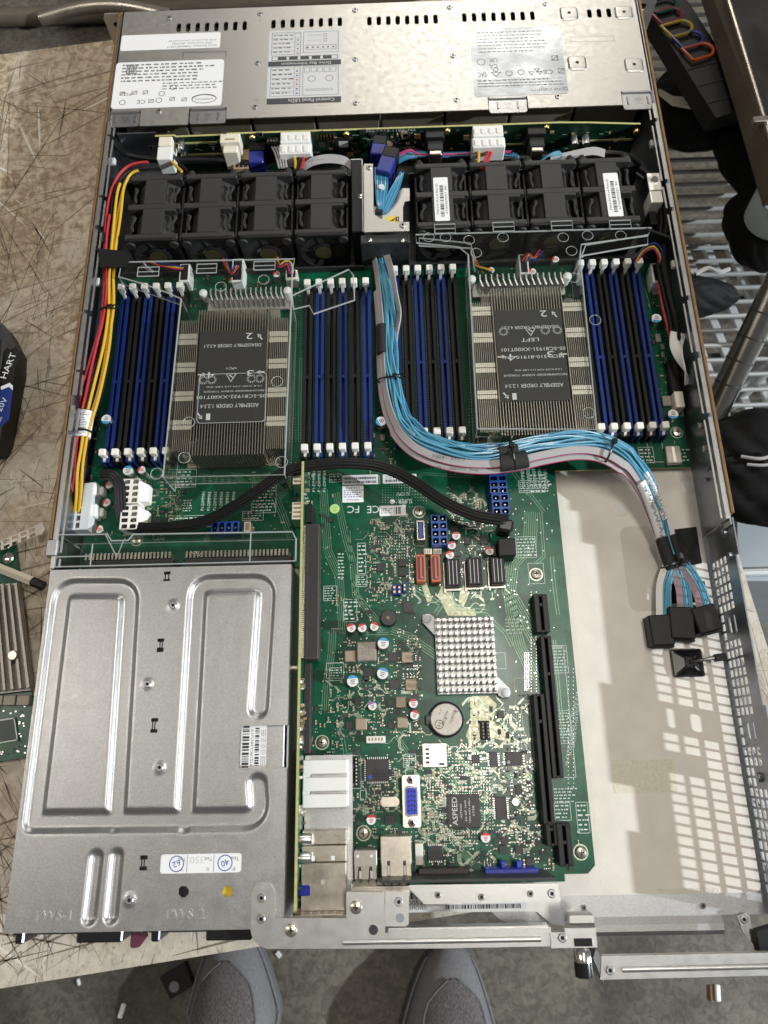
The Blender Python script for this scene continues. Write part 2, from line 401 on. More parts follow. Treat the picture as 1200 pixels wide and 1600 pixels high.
    def strip(s, pts, w, t, mi=0, side=None):
        """flat cable: rectangular section w x t swept along pts; side(i)-> width direction, default horizontal"""
        pts = [Vector(p) for p in pts]; k = len(pts); vs = []
        for i, p in enumerate(pts):
            d = (pts[min(k-1,i+1)] - pts[max(0,i-1)]).normalized()
            a = Vector(side[i]).normalized() if side else d.cross(Vector((0,0,1))).normalized()
            b = a.cross(d).normalized()
            if not side and b.z < 0: b = -b
            for u, v in ((-1,-1),(1,-1),(1,1),(-1,1)): vs.append(p + a*w*.5*u + b*t*.5*v)
        fs = [(i*4+j, i*4+(j+1)%4, (i+1)*4+(j+1)%4, (i+1)*4+j) for i in range(k-1) for j in range(4)]
        fs += [(3,2,1,0), (4*k-4,4*k-3,4*k-2,4*k-1)]
        return s.add(vs, fs, mi, False)
    def text(s, body, cx, cy, z, w, h, rot=0.0, mi=0):
        vs, fs = text_geom(body); c, n = math.cos(math.radians(rot)), math.sin(math.radians(rot))
        return s.add([(cx + x*w*c - y*h*n, cy + x*w*n + y*h*c, z) for x, y in vs], fs, mi)
    def text3d(s, body, cx, cy, z0, z1, w, h, rot=0.0, mi=0):
        vs, fs = text_geom(body); c, n = math.cos(math.radians(rot)), math.sin(math.radians(rot)); key = {}
        q = [(cx + x*w*c - y*h*n, cy + x*w*n + y*h*c) for x, y in vs]; cnt = {}
        for f in fs:
            for i in range(len(f)):
                a, d = [tuple(round(t, 4) for t in q[j]) for j in (f[i], f[(i+1) % len(f)])]
                cnt[(a, d)] = cnt.get((a, d), 0) + 1
        s.add([(x, y, z1) for x, y in q], fs, mi)
        for (a, d) in cnt:
            if (d, a) not in cnt: s.add([(*a, z0), (*d, z0), (*d, z1), (*a, z1)], [(0, 1, 2, 3)], mi)
        return s
    def quad(s, cx, cy, z, w, h, rot=0.0, mi=0):
        c, n = math.cos(math.radians(rot)), math.sin(math.radians(rot))
        return s.add([(cx+x*w*c-y*h*n, cy+x*w*n+y*h*c, z) for x, y in ((-.5,-.5),(.5,-.5),(.5,.5),(-.5,.5))], [(0,1,2,3)], mi)
    def line2(s, pts, w, z, mi=0, closed=False):
        """flat printed line of width w through 2-D points"""
        n = len(pts); rng = range(n) if closed else range(n-1)
        for i in rng:
            ax, ay = pts[i]; bx, by = pts[(i+1) % n]; dx, dy = bx-ax, by-ay; l = math.hypot(dx, dy)
            if l < 1e-6: continue
            ux, uy = dx/l*w*.5, dy/l*w*.5
            s.add([(ax-ux+uy, ay-uy-ux, z), (bx+ux+uy, by+uy-ux, z), (bx+ux-uy, by+uy+ux, z), (ax-ux-uy, ay-uy+ux, z)], [(0,1,2,3)], mi)
        return s
    def ring2(s, cx, cy, z, r, w, mi=0, n=20):
        vs = []
        for i in range(n):
            a = 2*PI*i/n; vs += [(cx+(r-w/2)*math.cos(a), cy+(r-w/2)*math.sin(a), z), (cx+(r+w/2)*math.cos(a), cy+(r+w/2)*math.sin(a), z)]
        return s.add(vs, [(2*i, 2*i+1, 2*((i+1)%n)+1, 2*((i+1)%n)) for i in range(n)], mi)
    def mesh(s, name, mats, org=None):
        """-> mesh (metres, origin at base centre) and that origin in mm"""
        if org is None:
            xs = [v[0] for v in s.v]; ys = [v[1] for v in s.v]; zs = [v[2] for v in s.v]
            org = ((min(xs)+max(xs))/2, (min(ys)+max(ys))/2, min(zs))
        me = bpy.data.meshes.new(name)
        me.from_pydata([((v[0]-org[0])*MM, (v[1]-org[1])*MM, (v[2]-org[2])*MM) for v in s.v], [], s.f)
        for m in (mats if isinstance(mats, (list, tuple)) else [mats]): me.materials.append(MATS[m])
        if any(s.m): me.polygons.foreach_set('material_index', s.m)
        if any(s.s):
            me.polygons.foreach_set('use_smooth', s.s); me.set_sharp_from_angle(angle=math.radians(38))
        me.update(); return me, org
    def build(s, name, mats, parent=None, label=None, cat=None, group=None, kind=None, org=None):
        me, org = s.mesh(name, mats, org)
        return put(name, me, org, parent, label, cat, group, kind)

WORLD = {}
def put(name, me, loc, parent=None, label=None, cat=None, group=None, kind=None, rz=0.0):
    """object at loc (mm, in the frame of the rotated top thing or the world)"""
    o = bpy.data.objects.new(name, me); col.objects.link(o)
    WORLD[o.name] = Vector(loc)
    base = WORLD[parent.name] if parent else Vector((0,0,0))
    o.location = (Vector(loc) - base) * MM; o.rotation_euler = (0, 0, rz)
    if parent: o.parent = parent
    for k, v in (('label', label), ('category', cat), ('group', group), ('kind', kind)):
        if v: o[k] = v
    return o
def thing(name, loc, label, cat, group=None):
    return put(name, None, loc, None, label, cat, group)
def rrect(x0, x1, y0, y1, r, n=4):
    out = []
    for cx, cy, a0 in ((x1-r,y0+r,-PI/2),(x1-r,y1-r,0),(x0+r,y1-r,PI/2),(x0+r,y0+r,PI)):
        for k in range(n+1): a = a0 + PI/2*k/n; out.append((cx+r*math.cos(a), cy+r*math.sin(a)))
    return out
def circle(cx, cy, r, n=12): return [(cx+r*math.cos(2*PI*i/n), cy+r*math.sin(2*PI*i/n)) for i in range(n)]
def micro_text(mb, x0, x1, y0, y1, z, rows, mi, fill=0.55, th=0.45):
    """rows of print too fine to read"""
    for r in range(rows):
        y = y0 + (y1-y0)*(r+.5)/rows; h = (y1-y0)/rows*th; x = x0
        end = x1 - (x1-x0)*rnd()*0.25
        while x < end:
            w = (0.4+rnd()*1.3)*h*1.6
            mb.quad(x+w/2, y, z, w, h*(.7+.3*rnd()), 0, mi); x += w*(1+ (1-fill)*1.2)
def barcode(mb, x0, x1, y0, y1, z, mi, step=0.35, vert=False):
    a, b = (y0, y1) if vert else (x0, x1); p = a
    while p < b:
        w = step*random.choice((.5, .5, 1, 1.5))
        if vert: mb.quad((x0+x1)/2, p+w/2, z, x1-x0, w, 0, mi)
        else: mb.quad(p+w/2, (y0+y1)/2, z, w, y1-y0, 0, mi)
        p += w + step*random.choice((.5, .6, 1.1))
def screw_mesh(r=2.6, h=1.0, body='steel', slot='black_plastic'):
    b = MB(); b.lathe(0, 0, [(r, 0), (r, h*.5), (r*.8, h), (r*.45, h), (r*.40, h*.4)], 0, 14, mis=[0, 0, 0, 0, 1])
    return b.mesh('screw', [body, slot], (0, 0, 0))[0]
SCREW_STEEL = screw_mesh(2.4, 0.9, 'steel')
SCREW_BRIGHT = screw_mesh(3.0, 1.8, 'chrome', 'steel_dark')
SCREW_SMALL = screw_mesh(1.9, 1.2, 'chrome')
def phillips_mesh():
    b = MB(); b.lathe(0, 0, [(3.4, 0), (3.4, .5), (3.0, 1.2), (1.5, 1.7)], 0, 16, mis=[0]*4)
    b.box(-1.6, 1.6, -.35, .35, 1.66, 1.78, 1); b.box(-.35, .35, -1.6, -.36, 1.66, 1.78, 1); b.box(-.35, .35, .36, 1.6, 1.66, 1.78, 1)
    return b.mesh('screw', ['tin', 'black_plastic'], (0, 0, 0))[0]
SCREW_CROSS = phillips_mesh()

# ================================================================== setting: floor and worktop
FLOOR_Z = -530.0
b = MB(); b.add([(-4000,-4000,FLOOR_Z),(4500,-4000,FLOOR_Z),(4500,4500,FLOOR_Z),(-4000,4500,FLOOR_Z)], [(0,1,2,3)])
b.build('floor', 'concrete', kind='structure')

ta = math.radians(7.25); tu = Vector((math.cos(ta), math.sin(ta))); tv = Vector((-math.sin(ta), math.cos(ta)))
TR = Vector((462.0, 195.0)); TN = Vector((143.8, -17.5)); TF = Vector((-25.4, 720.8))
def tpt(u, v): q = tu*u + tv*v; return (q.x, q.y)
ur, vn, vf = TR.dot(tu), TN.dot(tv), TF.dot(tv); ul = ur - 1500
tb = thing('work_table', (*tpt((ul+ur)/2, (vn+vf)/2), FLOOR_Z), 'scratched tan worktop that the open server lies on', 'table')
b = MB(); b.prism([tpt(ul,vn), tpt(ur,vn), tpt(ur,vf), tpt(ul,vf)], -26, 0); b.build('table_top', 'worktop', tb)
for u, v in ((ul+40,vn+40),(ur-340,vn+340),(ul+40,vf-40),(ur-340,vf-40)):
    b = MB(); x, y = tpt(u, v); b.box(x-18, x+18, y-18, y+18, FLOOR_Z, -26.0, 0, 2); b.build('leg', 'bench_edge', tb)
# knife scratches and scuffs scored into the worktop
for nm, mt, cnt, wl, wh, ll, lh in (('dark_scratches','scratch_dark',1050,.35,1.6,14,170),('pale_scratches','scratch_pale',200,.6,2.2,10,70)):
    b = MB()
    for _ in range(cnt):
        u = ur-1000*rnd()**1.0 if rnd() < .25 else ur-470-170*rnd(); v = vn+(vf-vn)*rnd()
        if rnd() < .16: u = ur-520*rnd(); v = vn+45*rnd()
        if rnd() < .08: u = ur-40*rnd(); v = vn+260*rnd()
        a = random.choice((1.35,1.75,.5,2.5,2.2,.1))+(rnd()-.5)*.9; l = ll+(lh-ll)*rnd()**2; w = wl+(wh-wl)*rnd()**2; bend = (rnd()-.5)*.35
        pu, pv = u, v; pts = [(pu,pv)]
        for k in range(5): pu += math.cos(a)*l/5; pv += math.sin(a)*l/5; a += bend/5; pts.append((pu,pv))
        if any(not (vn+1 < q[1] < vf-1 and q[0] < ur-1) for q in pts): continue
        L_, R_ = [], []
        for k, q in enumerate(pts):
            d0 = Vector(pts[min(5,k+1)])-Vector(pts[max(0,k-1)]); d0.normalize(); ww = w*.5*math.sin(PI*(k+.35)/5.7); L_.append((q[0]-d0.y*ww,q[1]+d0.x*ww)); R_.append((q[0]+d0.y*ww,q[1]-d0.x*ww))
        vs = [(*tpt(*q),.06) for q in L_]+[(*tpt(*q),.06) for q in R_]; b.add(vs, [(k,6+k,7+k,k+1) for k in range(5)])
    b.build(nm, mt, tb, kind='stuff')

# ================================================================== server chassis
XL, XR = 0.0, 437.0
YF, YC = 697.0, 575.5                     # front edge and rear edge of the drive cover
ch = thing('server_chassis', (218, 340, 0), 'open silver rack server case lying on the worktop, lid off', 'server case')
YZ = Matrix(((0,0,1,0),(1,0,0,0),(0,1,0,0),(0,0,0,1)))      # (a,b,c) -> X=c, Y=a, Z=b
XZ = Matrix(((1,0,0,0),(0,0,-1,0),(0,1,0,0),(0,0,0,1)))     # (a,b,c) -> X=a, Y=-c, Z=b

# floor pan with the scooped rear edge
pan = [(0.2,696),(0.2,-2),(205,-2),(205,4),(262,4),(270,1),(278,-6),(285,-9),(318,-9),(322,-6),(439.4,-6),(439.4,232),(436.8,232),(436.8,696)]
b = MB(); b.prism(pan, 0.0, 1.2); fp = b.build('floor_pan', 'steel', ch)
# rear rounded lip right of the hinge
b = MB(); b.T = YZ
prof = [(-6,0),(-6,1.2),(-10,3.2),(-13.5,3.2),(-16,1.6),(-16,-1.8),(-14,-2.2),(-14,0.6),(-10,0.9),(-8,0)]
b.prism(prof, 334, 410); b.T = None; b.build('rear_lip', 'steel', fp)
for x, y in ((912,1418),(1098,1415)):
    put('screw', SCREW_SMALL, (*P(x, y, 1.3), 1.2), fp)
# insulation sheet
b = MB(); b.prism(rrect(160,436,5.8,303,4), 1.3, 1.7); sh = b.build('insulating_sheet', 'mylar', ch, label='beige translucent plastic sheet lining the case floor')
b = MB()
for i in range(60):
    y = 12 + i*4.3
    b.quad(341.5, y, 1.75, .5, 2.6)
b.build('perforation_line', 'mylar_line', sh)
x0,x1,y0,y1 = PR(957,1187,1056,1238,1.7); b = MB(); b.prism(rrect(x0,x1,y0,y1,1),1.7,1.82); b.build('tape', 'tape_green', sh, label='pale green tape strip')
x0,x1,y0,y1 = PR(976,822,1030,955,1.7); b = MB(); b.prism(rrect(x0,x1,y0,y1,6),1.7,1.78); b.build('tape', 'tape_clear', sh, label='clear film patch')
b = MB(); b.text('OPC113-0X000100106', *P(1075,1392,1.7), 1.76, 36, 3.0, 180, 0); b.build('stamped_code', 'tape_clear', sh)
for x, y in ((968,795),(1075,758)):
    c = P(x, y, 1.7); b = MB(); b.lathe(*c, [(6,1.7),(6,1.74),(4.2,2.3),(0.6,2.4)], 0, 18); b.build('dimple', 'mylar', sh)
    b = MB(); b.cyl(*c, 2.2, 2.5, 3.2, 0, 16); b.build('rivet', 'white_dull', sh)

# side walls
b = MB(); b.T = YZ
b.prism([(206,1.2),(697,1.2),(697,43),(206,43)], 0, 1.0); b.T = None
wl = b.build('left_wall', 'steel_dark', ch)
b = MB()
yy = 206.0
for y0, y1 in ((206,214),(216,300),(303,322),(330,348),(350,396),(399,470),(474,500),(502,560),(562,575)):
    b.box(0, 2.6, y0, y1, 43.0, 43.9); b.box(3.6, 5.0, y0+1, y1-1, 40.5, 41.3)
b.build('top_flange', 'steel_bright', wl)
b = MB(); b.box(-4.2, -1.9, 226, 697, 9, 43.2, 0, .5); rl = b.build('slide_rail', 'rail_brown', wl)
b = MB(); b.box(-1.7, -.2, 214, 697, 30, 42.6, 0, .4); b.box(-4.5, 3.0, 214, 225.5, 30, 44.4, 0, .8); b.build('rail_channel', 'steel', wl)
b = MB(); b.T = YZ
b.prism([(228,1.2),(697,1.2),(697,43),(228,43)], 436.0, 437.0); b.T = None
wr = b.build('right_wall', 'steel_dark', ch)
b = MB()
for y0, y1 in ((228,300),(303,345),(350,392),(396,470),(474,496),(500,556),(560,575)):
    b.box(434.6, 437.0, y0, y1, 43.0, 43.9); b.box(432.4, 433.6, y0+1, y1-1, 40.5, 41.3)
b.build('top_flange', 'steel_bright', wr)
b = MB(); b.box(438.9, 441.2, 232, 697, 9, 43.2, 0, .5); b.build('slide_rail', 'rail_brown', wr)
b = MB(); b.box(437.2, 438.7, 224, 697, 30, 42.6, 0, .4); b.build('rail_channel', 'steel', wr)
# perforated rear stretch of the right wall
holes = []
for r in range(35):
    y = 206 - 6*r
    if 6 <= r <= 8 or 17 <= r <= 19: cols = (0,)
    elif 22 <= r <= 23: cols = (0, 1)
    else: cols = (0,1,2,3)
    for c in cols:
        z = 5 + 6*c; holes.append([(y-2.3,z-2.35),(y+2.3,z-2.35),(y+2.3,z+2.35),(y-2.3,z+2.35)])
for y in (206-6*7, 206-6*18):
    holes.append(rrect(y-5.5,y+5.5,13,16.5,1.6,2)); holes.append(rrect(y-6,y+6,21,23.5,1.2,2))
b = MB(); b.T = YZ
b.prism([(-8,1.2),(229,1.2),(229,43),(205,43),(205,39),(112,39),(112,42.5),(52,42.5),(52,36),(26,36),(26,39.4),(-8,39.4)], 438.7, 439.7, 0, holes)
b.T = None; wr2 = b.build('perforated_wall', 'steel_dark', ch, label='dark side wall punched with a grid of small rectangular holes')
for y, z in ((228,30),(222,31.5),(206,33),(71,20)):
    b = MB(); b.T = Matrix(((0,0,-1,438.7),(1,0,0,y),(0,1,0,z),(0,0,0,1)))
    b.lathe(0,0,[(3.0,0),(2.6,2.2),(1.2,2.6)],0,12); b.build('screw', 'steel_dark', wr2)
for y, z, h in ((262,26,7),(268,31,4)):
    b = MB(); b.box(435.5,436.0,y-1.2,y+1.2,z-h,z); b.box(433.5,436.0,y-1.2,y+1.2,z-.8,z); b.build('wall_tab', 'steel_dark', wr)
for y, z in ((300,30),(282,32)):
    b = MB(); b.box(433,436.0,y-2,y+2,z-1,z+1,0,.3); b.build('wall_tab', 'tin', wr)
for y, z in ((430,34),(545,33)):
    b = MB(); b.box(1.0,4.5,y-3,y+3,z-1.5,z+1.5,0,.4); b.build('wall_tab', 'white_dull', wl)
    b = MB(); b.box(432.5,436.0,y-3,y+3,z-1.5,z+1.5,0,.4); b.build('wall_tab', 'white_dull', wr)

# rack ears
def ear(xa, xb, name='rack_ear'):
    y0 = 697.2
    b = MB(); b.T = XZ
    lo, hi = min(xa,xb), max(xa,xb)
    hl = [circle((lo+hi)/2+ (2 if xb > xa else -2), 14, 3.4), circle((lo+hi)/2+(2 if xb > xa else -2), 31, 3.4)]
    b.prism([(xa,4),(xb,10),(xb,38),(xb-(2 if xb > xa else -2),41.5),(xa,41.5)], -(y0+1.6), -y0, 0, hl)
    b.T = None; b.build(name, 'steel_cover', ch)
ear(4, -19); ear(433, 458)
b = MB(); b.T = XZ; b.prism([(4.2,1.3),(432.8,1.3),(432.8,42.4),(4.2,42.4)], -698.4, -697.2); b.T = None; b.build('front_frame', 'steel_black', ch)

# ------------------------------------------------ drive cover with slots, embosses and labels
slots = []
def slot_row(xa, xb, n, y0a, y1a, y0b, y1b):
    for k in range(n):
        t = k/(n-1); px = xa+(xb-xa)*t
        x, yt = P(px, y0a+(y0b-y0a)*t, 43); _, yb = P(px, y1a+(y1b-y1a)*t, 43)
        slots.append(rrect(x-1.9, x+1.9, yb, yt, 1.85, 3))
slot_row(280,382.6,8, 36.5,50,33,47.5); slot_row(427.5,531,8, 31,44.5,27,41); slot_row(577,680,8,26,40,22.5,37); slot_row(725,831,8,20.5,34.5,17.5,31.5); slot_row(920,950,3,14.5,28,13,27)
b = MB()
TABS = [PR(*t, 41.5) for t in ((170.7,176,218.6,198.6),(297,170.6,352.7,193.6),(764,153.5,823,176.5),(972.5,144,1024.5,171))]
cov = [(0,YF)]
for k, (x0,x1,y0,y1) in enumerate(TABS):
    e = (YC-5, YC-5, YC, YC)[k]; e2 = (YC-5, YC-.5, YC, YC)[k]
    x0, x1 = max(x0-.8, 0), min(x1+.8, 437)
    if x0 > 0: cov.append((x0, e))
    cov += [(x0,y1), (x1,y1)]
    if x1 < 437: cov.append((x1, e2))
cov += [(437,YF)]
b.prism(cov, 42.0, 43.0, 0, slots)
b.box(0,437,YF-1,YF,36,42)
dc = b.build('drive_cover', 'steel_cover', ch, label='bright steel cover over the drive bays')
# drives under the cover, their tops show through the slots
for k in range(8):
    xa = 5 + k*53.6; b = MB(); b.box(xa, xa+51.5, YC+14, YF-4, 4, 34, 0, 1); b.build('drive_carrier', 'bench_edge', ch)
# rear tabs that lock the lid
for (x0,x1,y0,y1) in TABS:
    x0, x1 = max(.2,x0), min(436.8,x1)
    b = MB(); b.prism(rrect(x0,x1,y0,y1,2.2), 40.9, 41.9); b.box(x0+.4,x1-.4,y1-1.2,y1,41.9,42.9)
    t = b.build('lock_tab', 'steel', dc)
    cx, cy = (x0+x1)/2, (y0+y1)/2; b = MB()
    for s in (-1,1): b.tube([(cx+s*8, cy-3.5, 41.9),(cx+s*8, cy+3.5, 41.9)], .8, 0, 6)
    b.line2([(cx-3,cy+2.5),(cx+3,cy+2.5)], .5, 42.0); b.line2([(cx-2.4,cy+1),(cx,cy-2.4),(cx+2.4,cy+1)], .5, 42.0, 0, True); b.line2([(cx-3.4,cy-3.2),(cx+3.4,cy-3.2)], .5, 42.0)
    b.build('arrow_mark', 'stamp_grey', t)
# rivets
for x, y in ((264.6,28),(406.4,22),(554.8,16),(402.5,98.5),(554.8,92.4),(398.7,167),(556,161),(248.5,173.6),(702.5,11.3),(852,6.3),(708,87.5),(713,156),(871.6,151)):
    put('rivet', SCREW_STEEL, (*P(x, y, 43), 43.0), dc)
for x, y in ((263,39),(406,33),(555,28),(401,156),(556,150),(704,23),(854,17),(712,145)):
    c = P(x, y, 43); b = MB(); b.ring2(*c, 43.06, 1.0, .5, 0, 10); b.build('pip', 'stamp_grey', dc)
# square dimples with a hole
for x, y in ((889,21.5),(974.5,20),(901.6,99),(990.5,102)):
    cx, cy = P(x, y, 43); b = MB(); v = []; rings = ((7.6,0.02,3),(6.6,1.0,2.6),(6.0,1.05,2.4),(1.5,1.05,1.5))
    loops = [[(px_,py_,43+z) for px_,py_ in rrect(cx-r,cx+r,cy-r,cy+r,min(q,r*.98),3)] for r,z,q in rings]
    n = len(loops[0])
    for l in loops: v += l
    b.add(v, [(k*n+i, k*n+(i+1)%n, (k+1)*n+(i+1)%n, (k+1)*n+i) for k in range(3) for i in range(n)], 0, True)
    b.add(loops[-1], [tuple(range(n))], 1); b.build('screw_dimple', ['steel_cover', 'black_plastic'], dc)
for pts in (((286,91),(286,82),(353,80.5),(353,90)), ((891.5,58),(958,56),(960,64),(891.5,65))):
    b = MB(); b.line2([P(x,y,43) for x,y in pts], .8, 43.08, 0, len(pts)==4 and pts[0][0] > 500); b.build('pressed_line', 'stamp_grey', dc)
# labels -------------------------------------------------------------
def label_plate(name, px, z, m, parent, r=2.0, th=.12, lab=None):
    x0,x1,y0,y1 = PR(*px, z); b = MB(); b.prism(rrect(x0,x1,y0,y1,r), z, z+th)
    return b.build(name, m, parent, label=lab), x0, x1, y0, y1, z+th+.06
lb, x0, x1, y0, y1, z = label_plate('label', (189.5,53,344,77), 43.02, 'paper', dc, 1.5, lab='long white label with serial number and login lines')
b = MB(); w = x1-x0
b.text('Serial Number: 738504013017', x0+w*.72, y0+2.6, z, w*.50, 1.9, 180); b.text('IPMI Username: ADMIN', x0+w*.72, y0+5.9, z, w*.40, 1.8, 180); b.text('IPMI Password: gVOwJs8948', x0+w*.72, y0+9.2, z, w*.48, 1.8, 180)
b.build('printing', 'ink_grey', lb)
lb, x0, x1, y0, y1, z = label_plate('label', (178,95.5,348,167.5), 43.02, 'paper', dc, 3, lab='white regulatory label with maker emblem and safety symbols')
b = MB(); w = x1-x0; h = y1-y0
micro_text(b, x0+w*.06, x0+w*.97, y0+h*.55, y0+h*.97, z, 6, 0, .6, .5); micro_text(b, x0+w*.45, x0+w*.97, y0+h*.36, y0+h*.54, z, 3, 0)
barcode(b, x0+w*.10, x0+w*.20, y0+h*.72, y0+h*.95, z+.02, 0, .8)
for k in range(5): barcode(b, x0+w*.10, x0+w*.20, y0+h*(.74+.04*k), y0+h*(.76+.04*k), z+.03, 0, .9)
for i in range(28):
    a0, a1 = 2*PI*i/28, 2*PI*(i+1)/28; cx, cy = x0+w*.84, y0+h*.15; rx, ry = w*.11, h*.09
    b.line2([(cx+rx*math.cos(a0), cy+ry*math.sin(a0)), (cx+rx*math.cos(a1), cy+ry*math.sin(a1))], .55+.5*(math.sin(a0) > .3), z)
b.text('SUPERMICRO', x0+w*.84, y0+h*.145, z, w*.17, 1.7, 180)
b.text('CE', x0+w*.27, y0+h*.13, z, 7, 4.2, 180); b.text('FC', x0+w*.14, y0+h*.30, z, 6, 3.2, 180)
for cx, cy in ((.10,.13),(.43,.15),(.45,.29),(.55,.42)): b.ring2(x0+w*cx, y0+h*cy, z, 2.4, .6)
for cx, cy in ((.36,.14),(.55,.17),(.66,.15),(.09,.32),(.20,.33),(.30,.33)):
    X, Y = x0+w*cx, y0+h*cy; b.line2([(X-1.9,Y-1.7),(X+1.9,Y-1.7),(X+1.9,Y+1.7),(X-1.9,Y+1.7)], .5, z, 0, True); b.line2([(X-1.2,Y-1),(X+1.2,Y+1)], .6, z)
b.text('EAC', x0+w*.09, y0+h*.33, z+.02, 4.6, 2.6, 180)
b.build('printing', 'ink_grey', lb)
lb, x0, x1, y0, y1, z = label_plate('label', (419,47,533,161), 43.02, 'paper_grey', dc, .8, lab='grey chart label of drive bay and control panel lights')
b = MB(); w = x1-x0; h = y1-y0
b.quad((x0+x1)/2, y0+h*.035, z, w, h*.075, 0, 1); b.quad((x0+x1)/2, y0+h*.535, z, w, h*.07, 0, 1)
b.text('Control Panel LEDs', x0+w*.60, y0+h*.035, z+.05, w*.62, h*.045, 180, 2); b.text('Drive Bay Information', x0+w*.52, y0+h*.535, z+.05, w*.68, h*.045, 180, 2)
def frame(fx0, fx1, fy0, fy1, t=.4): b.line2([(x0+w*fx0,y0+h*fy0),(x0+w*fx1,y0+h*fy0),(x0+w*fx1,y0+h*fy1),(x0+w*fx0,y0+h*fy1)], t, z, 0, True)
frame(.04,.44,.10,.49); frame(.48,.96,.10,.49); frame(.48,.96,.68,.97); frame(.04,.44,.66,.97)
for k in range(6): b.line2([(x0+w*.04,y0+h*(.16+.06*k)),(x0+w*.44,y0+h*(.16+.06*k))], .25, z)
for k in range(5): b.line2([(x0+w*.04,y0+h*(.71+.06*k)),(x0+w*.44,y0+h*(.71+.06*k))], .25, z)
b.line2([(x0+w*.36,y0+h*.10),(x0+w*.36,y0+h*.49)], .3, z); b.line2([(x0+w*.36,y0+h*.66),(x0+w*.36,y0+h*.97)], .3, z)
for k in range(6): b.quad(x0+w*.40, y0+h*(.13+.06*k), z, 1.6, 1.4, 0, 3 if k in (2,3) else 4)
for k in range(4): b.quad(x0+w*.40, y0+h*(.68+.06*k), z, 1.4, 1.3, 0, 4 if k else 3)
micro_text(b, x0+w*.06, x0+w*.34, y0+h*.11, y0+h*.48, z, 6, 0, .6, .3); micro_text(b, x0+w*.06, x0+w*.34, y0+h*.67, y0+h*.96, z, 5, 0, .6, .3)
for cx in (.60,.84): b.ring2(x0+w*cx, y0+h*.32, z, 3.0, .5)
for k in range(7): b.ring2(x0+w*(.54+.055*k), y0+h*.17, z, 1.2, .35, 0, 10)
for k in range(5): frame(.50+.09*k, .57+.09*k, .41, .47, .35)
frame(.05,.95,.585,.635,.6)
for k in range(5): b.quad(x0+w*(.19+.155*k), y0+h*.61, z, w*.12, h*.04, 0, 1)
frame(.52,.93,.72,.78); frame(.76,.80,.83,.87); frame(.76,.80,.90,.94)
for k in range(6): b.quad(x0+w*(.54+.07*k), y0+h*.75, z, 1.6, 1.4, 0, 1)
b.text('Activity LED', x0+w*.63, y0+h*.85, z, w*.20, 1.2, 180); b.text('Status LED', x0+w*.63, y0+h*.92, z, w*.18, 1.2, 180)
b.build('printing', ['ink_grey','ink_band','print_white','ink_red','ink_blue'], lb)
lb, x0, x1, y0, y1, z = label_plate('label', (737,43,882,149), 43.02, 'foil_label', dc, 3, lab='glossy silver label with a row of safety marks')
b = MB(); w = x1-x0; h = y1-y0
b.text('ONE IDENTITY', x0+w*.78, y0+h*.07, z, w*.36, 2.6, 180); b.ring2(x0+w*.975, y0+h*.07, z, 1.5, .6)
for f in (.14,.185,.23): b.line2([(x0+w*.03,y0+h*f),(x0+w*.97,y0+h*f)], .2, z)
micro_text(b, x0+w*.05, x0+w*.97, y0+h*.12, y0+h*.24, z, 3, 0, .5, .35)
b.text('EAC', x0+w*.10, y0+h*.31, z, 7, 5, 180); b.text('CE', x0+w*.81, y0+h*.32, z, 8, 4.6, 180); b.text('UK', x0+w*.23, y0+h*.52, z, 7, 4.4, 180); b.text('CA', x0+w*.23, y0+h*.43, z, 7, 4.4, 180)
for cx, cy, r in ((.39,.32,2.6),(.52,.33,2.6),(.10,.50,3.2),(.25,.38,2.0)): b.ring2(x0+w*cx, y0+h*cy, z, r, .55)
for cx, cy in ((.63,.31),(.69,.35),(.72,.31)): X, Y = x0+w*cx, y0+h*cy; b.line2([(X-2,Y+1.6),(X+2,Y+1.6),(X,Y-1.8)], .6, z, 0, True)
b.line2([(x0+w*.20,y0+h*.34),(x0+w*.30,y0+h*.34),(x0+w*.25,y0+h*.28)], .6, z, 0, True)
for cx, cy in ((.95,.33),(.90,.52)): X, Y = x0+w*cx, y0+h*cy; b.line2([(X-2.3,Y-2.4),(X+2.3,Y-2.4),(X+2.3,Y+2.4),(X-2.3,Y+2.4)], .6, z, 0, True); b.line2([(X-1.5,Y-1.5),(X+1.5,Y+1.5)], .7, z)
micro_text(b, x0+w*.08, x0+w*.86, y0+h*.62, y0+h*.96, z, 7, 0, .5, .3)
b.build('printing', 'ink_grey', lb)

# ------------------------------------------------ power supply cover, pressed sheet (height field)
PX0, PX1, PY0, PY1 = 0.0, 155.0, 0.0, 205.2
def cpath(pts, r=6):
    """polyline in mm with rounded corners"""
    q = [Vector(P(x, y, 43)) for x, y in pts]; out = [q[0]]
    for i in range(1, len(q)-1):
        a = (q[i-1]-q[i]).normalized(); c = (q[i+1]-q[i]).normalized()
        for k in range(6): t = k/5; p0 = q[i]+a*r; p2 = q[i]+c*r; out.append(p0*(1-t)**2 + q[i]*2*t*(1-t) + p2*t*t)
    out.append(q[-1]); return [(v.x, v.y) for v in out]
bands = [(cpath([(52,1284),(97,919),(203,919),(180,1284)], 9), 5.6), (cpath([(52,1284),(406,1280),(402,1226)], 10), 5.6),
         (cpath([(288,1284),(309,913),(417,911),(404,1106)], 9), 5.6),
         (cpath([(150,1340),(139,1434)]), 3.6), (cpath([(182,1338),(173,1432)]), 3.6)]
lobe_c = P(404, 1392, 43)
segs = [(pp[i], pp[i+1], hw) for pp, hw in bands for i in range(len(pp)-1)]
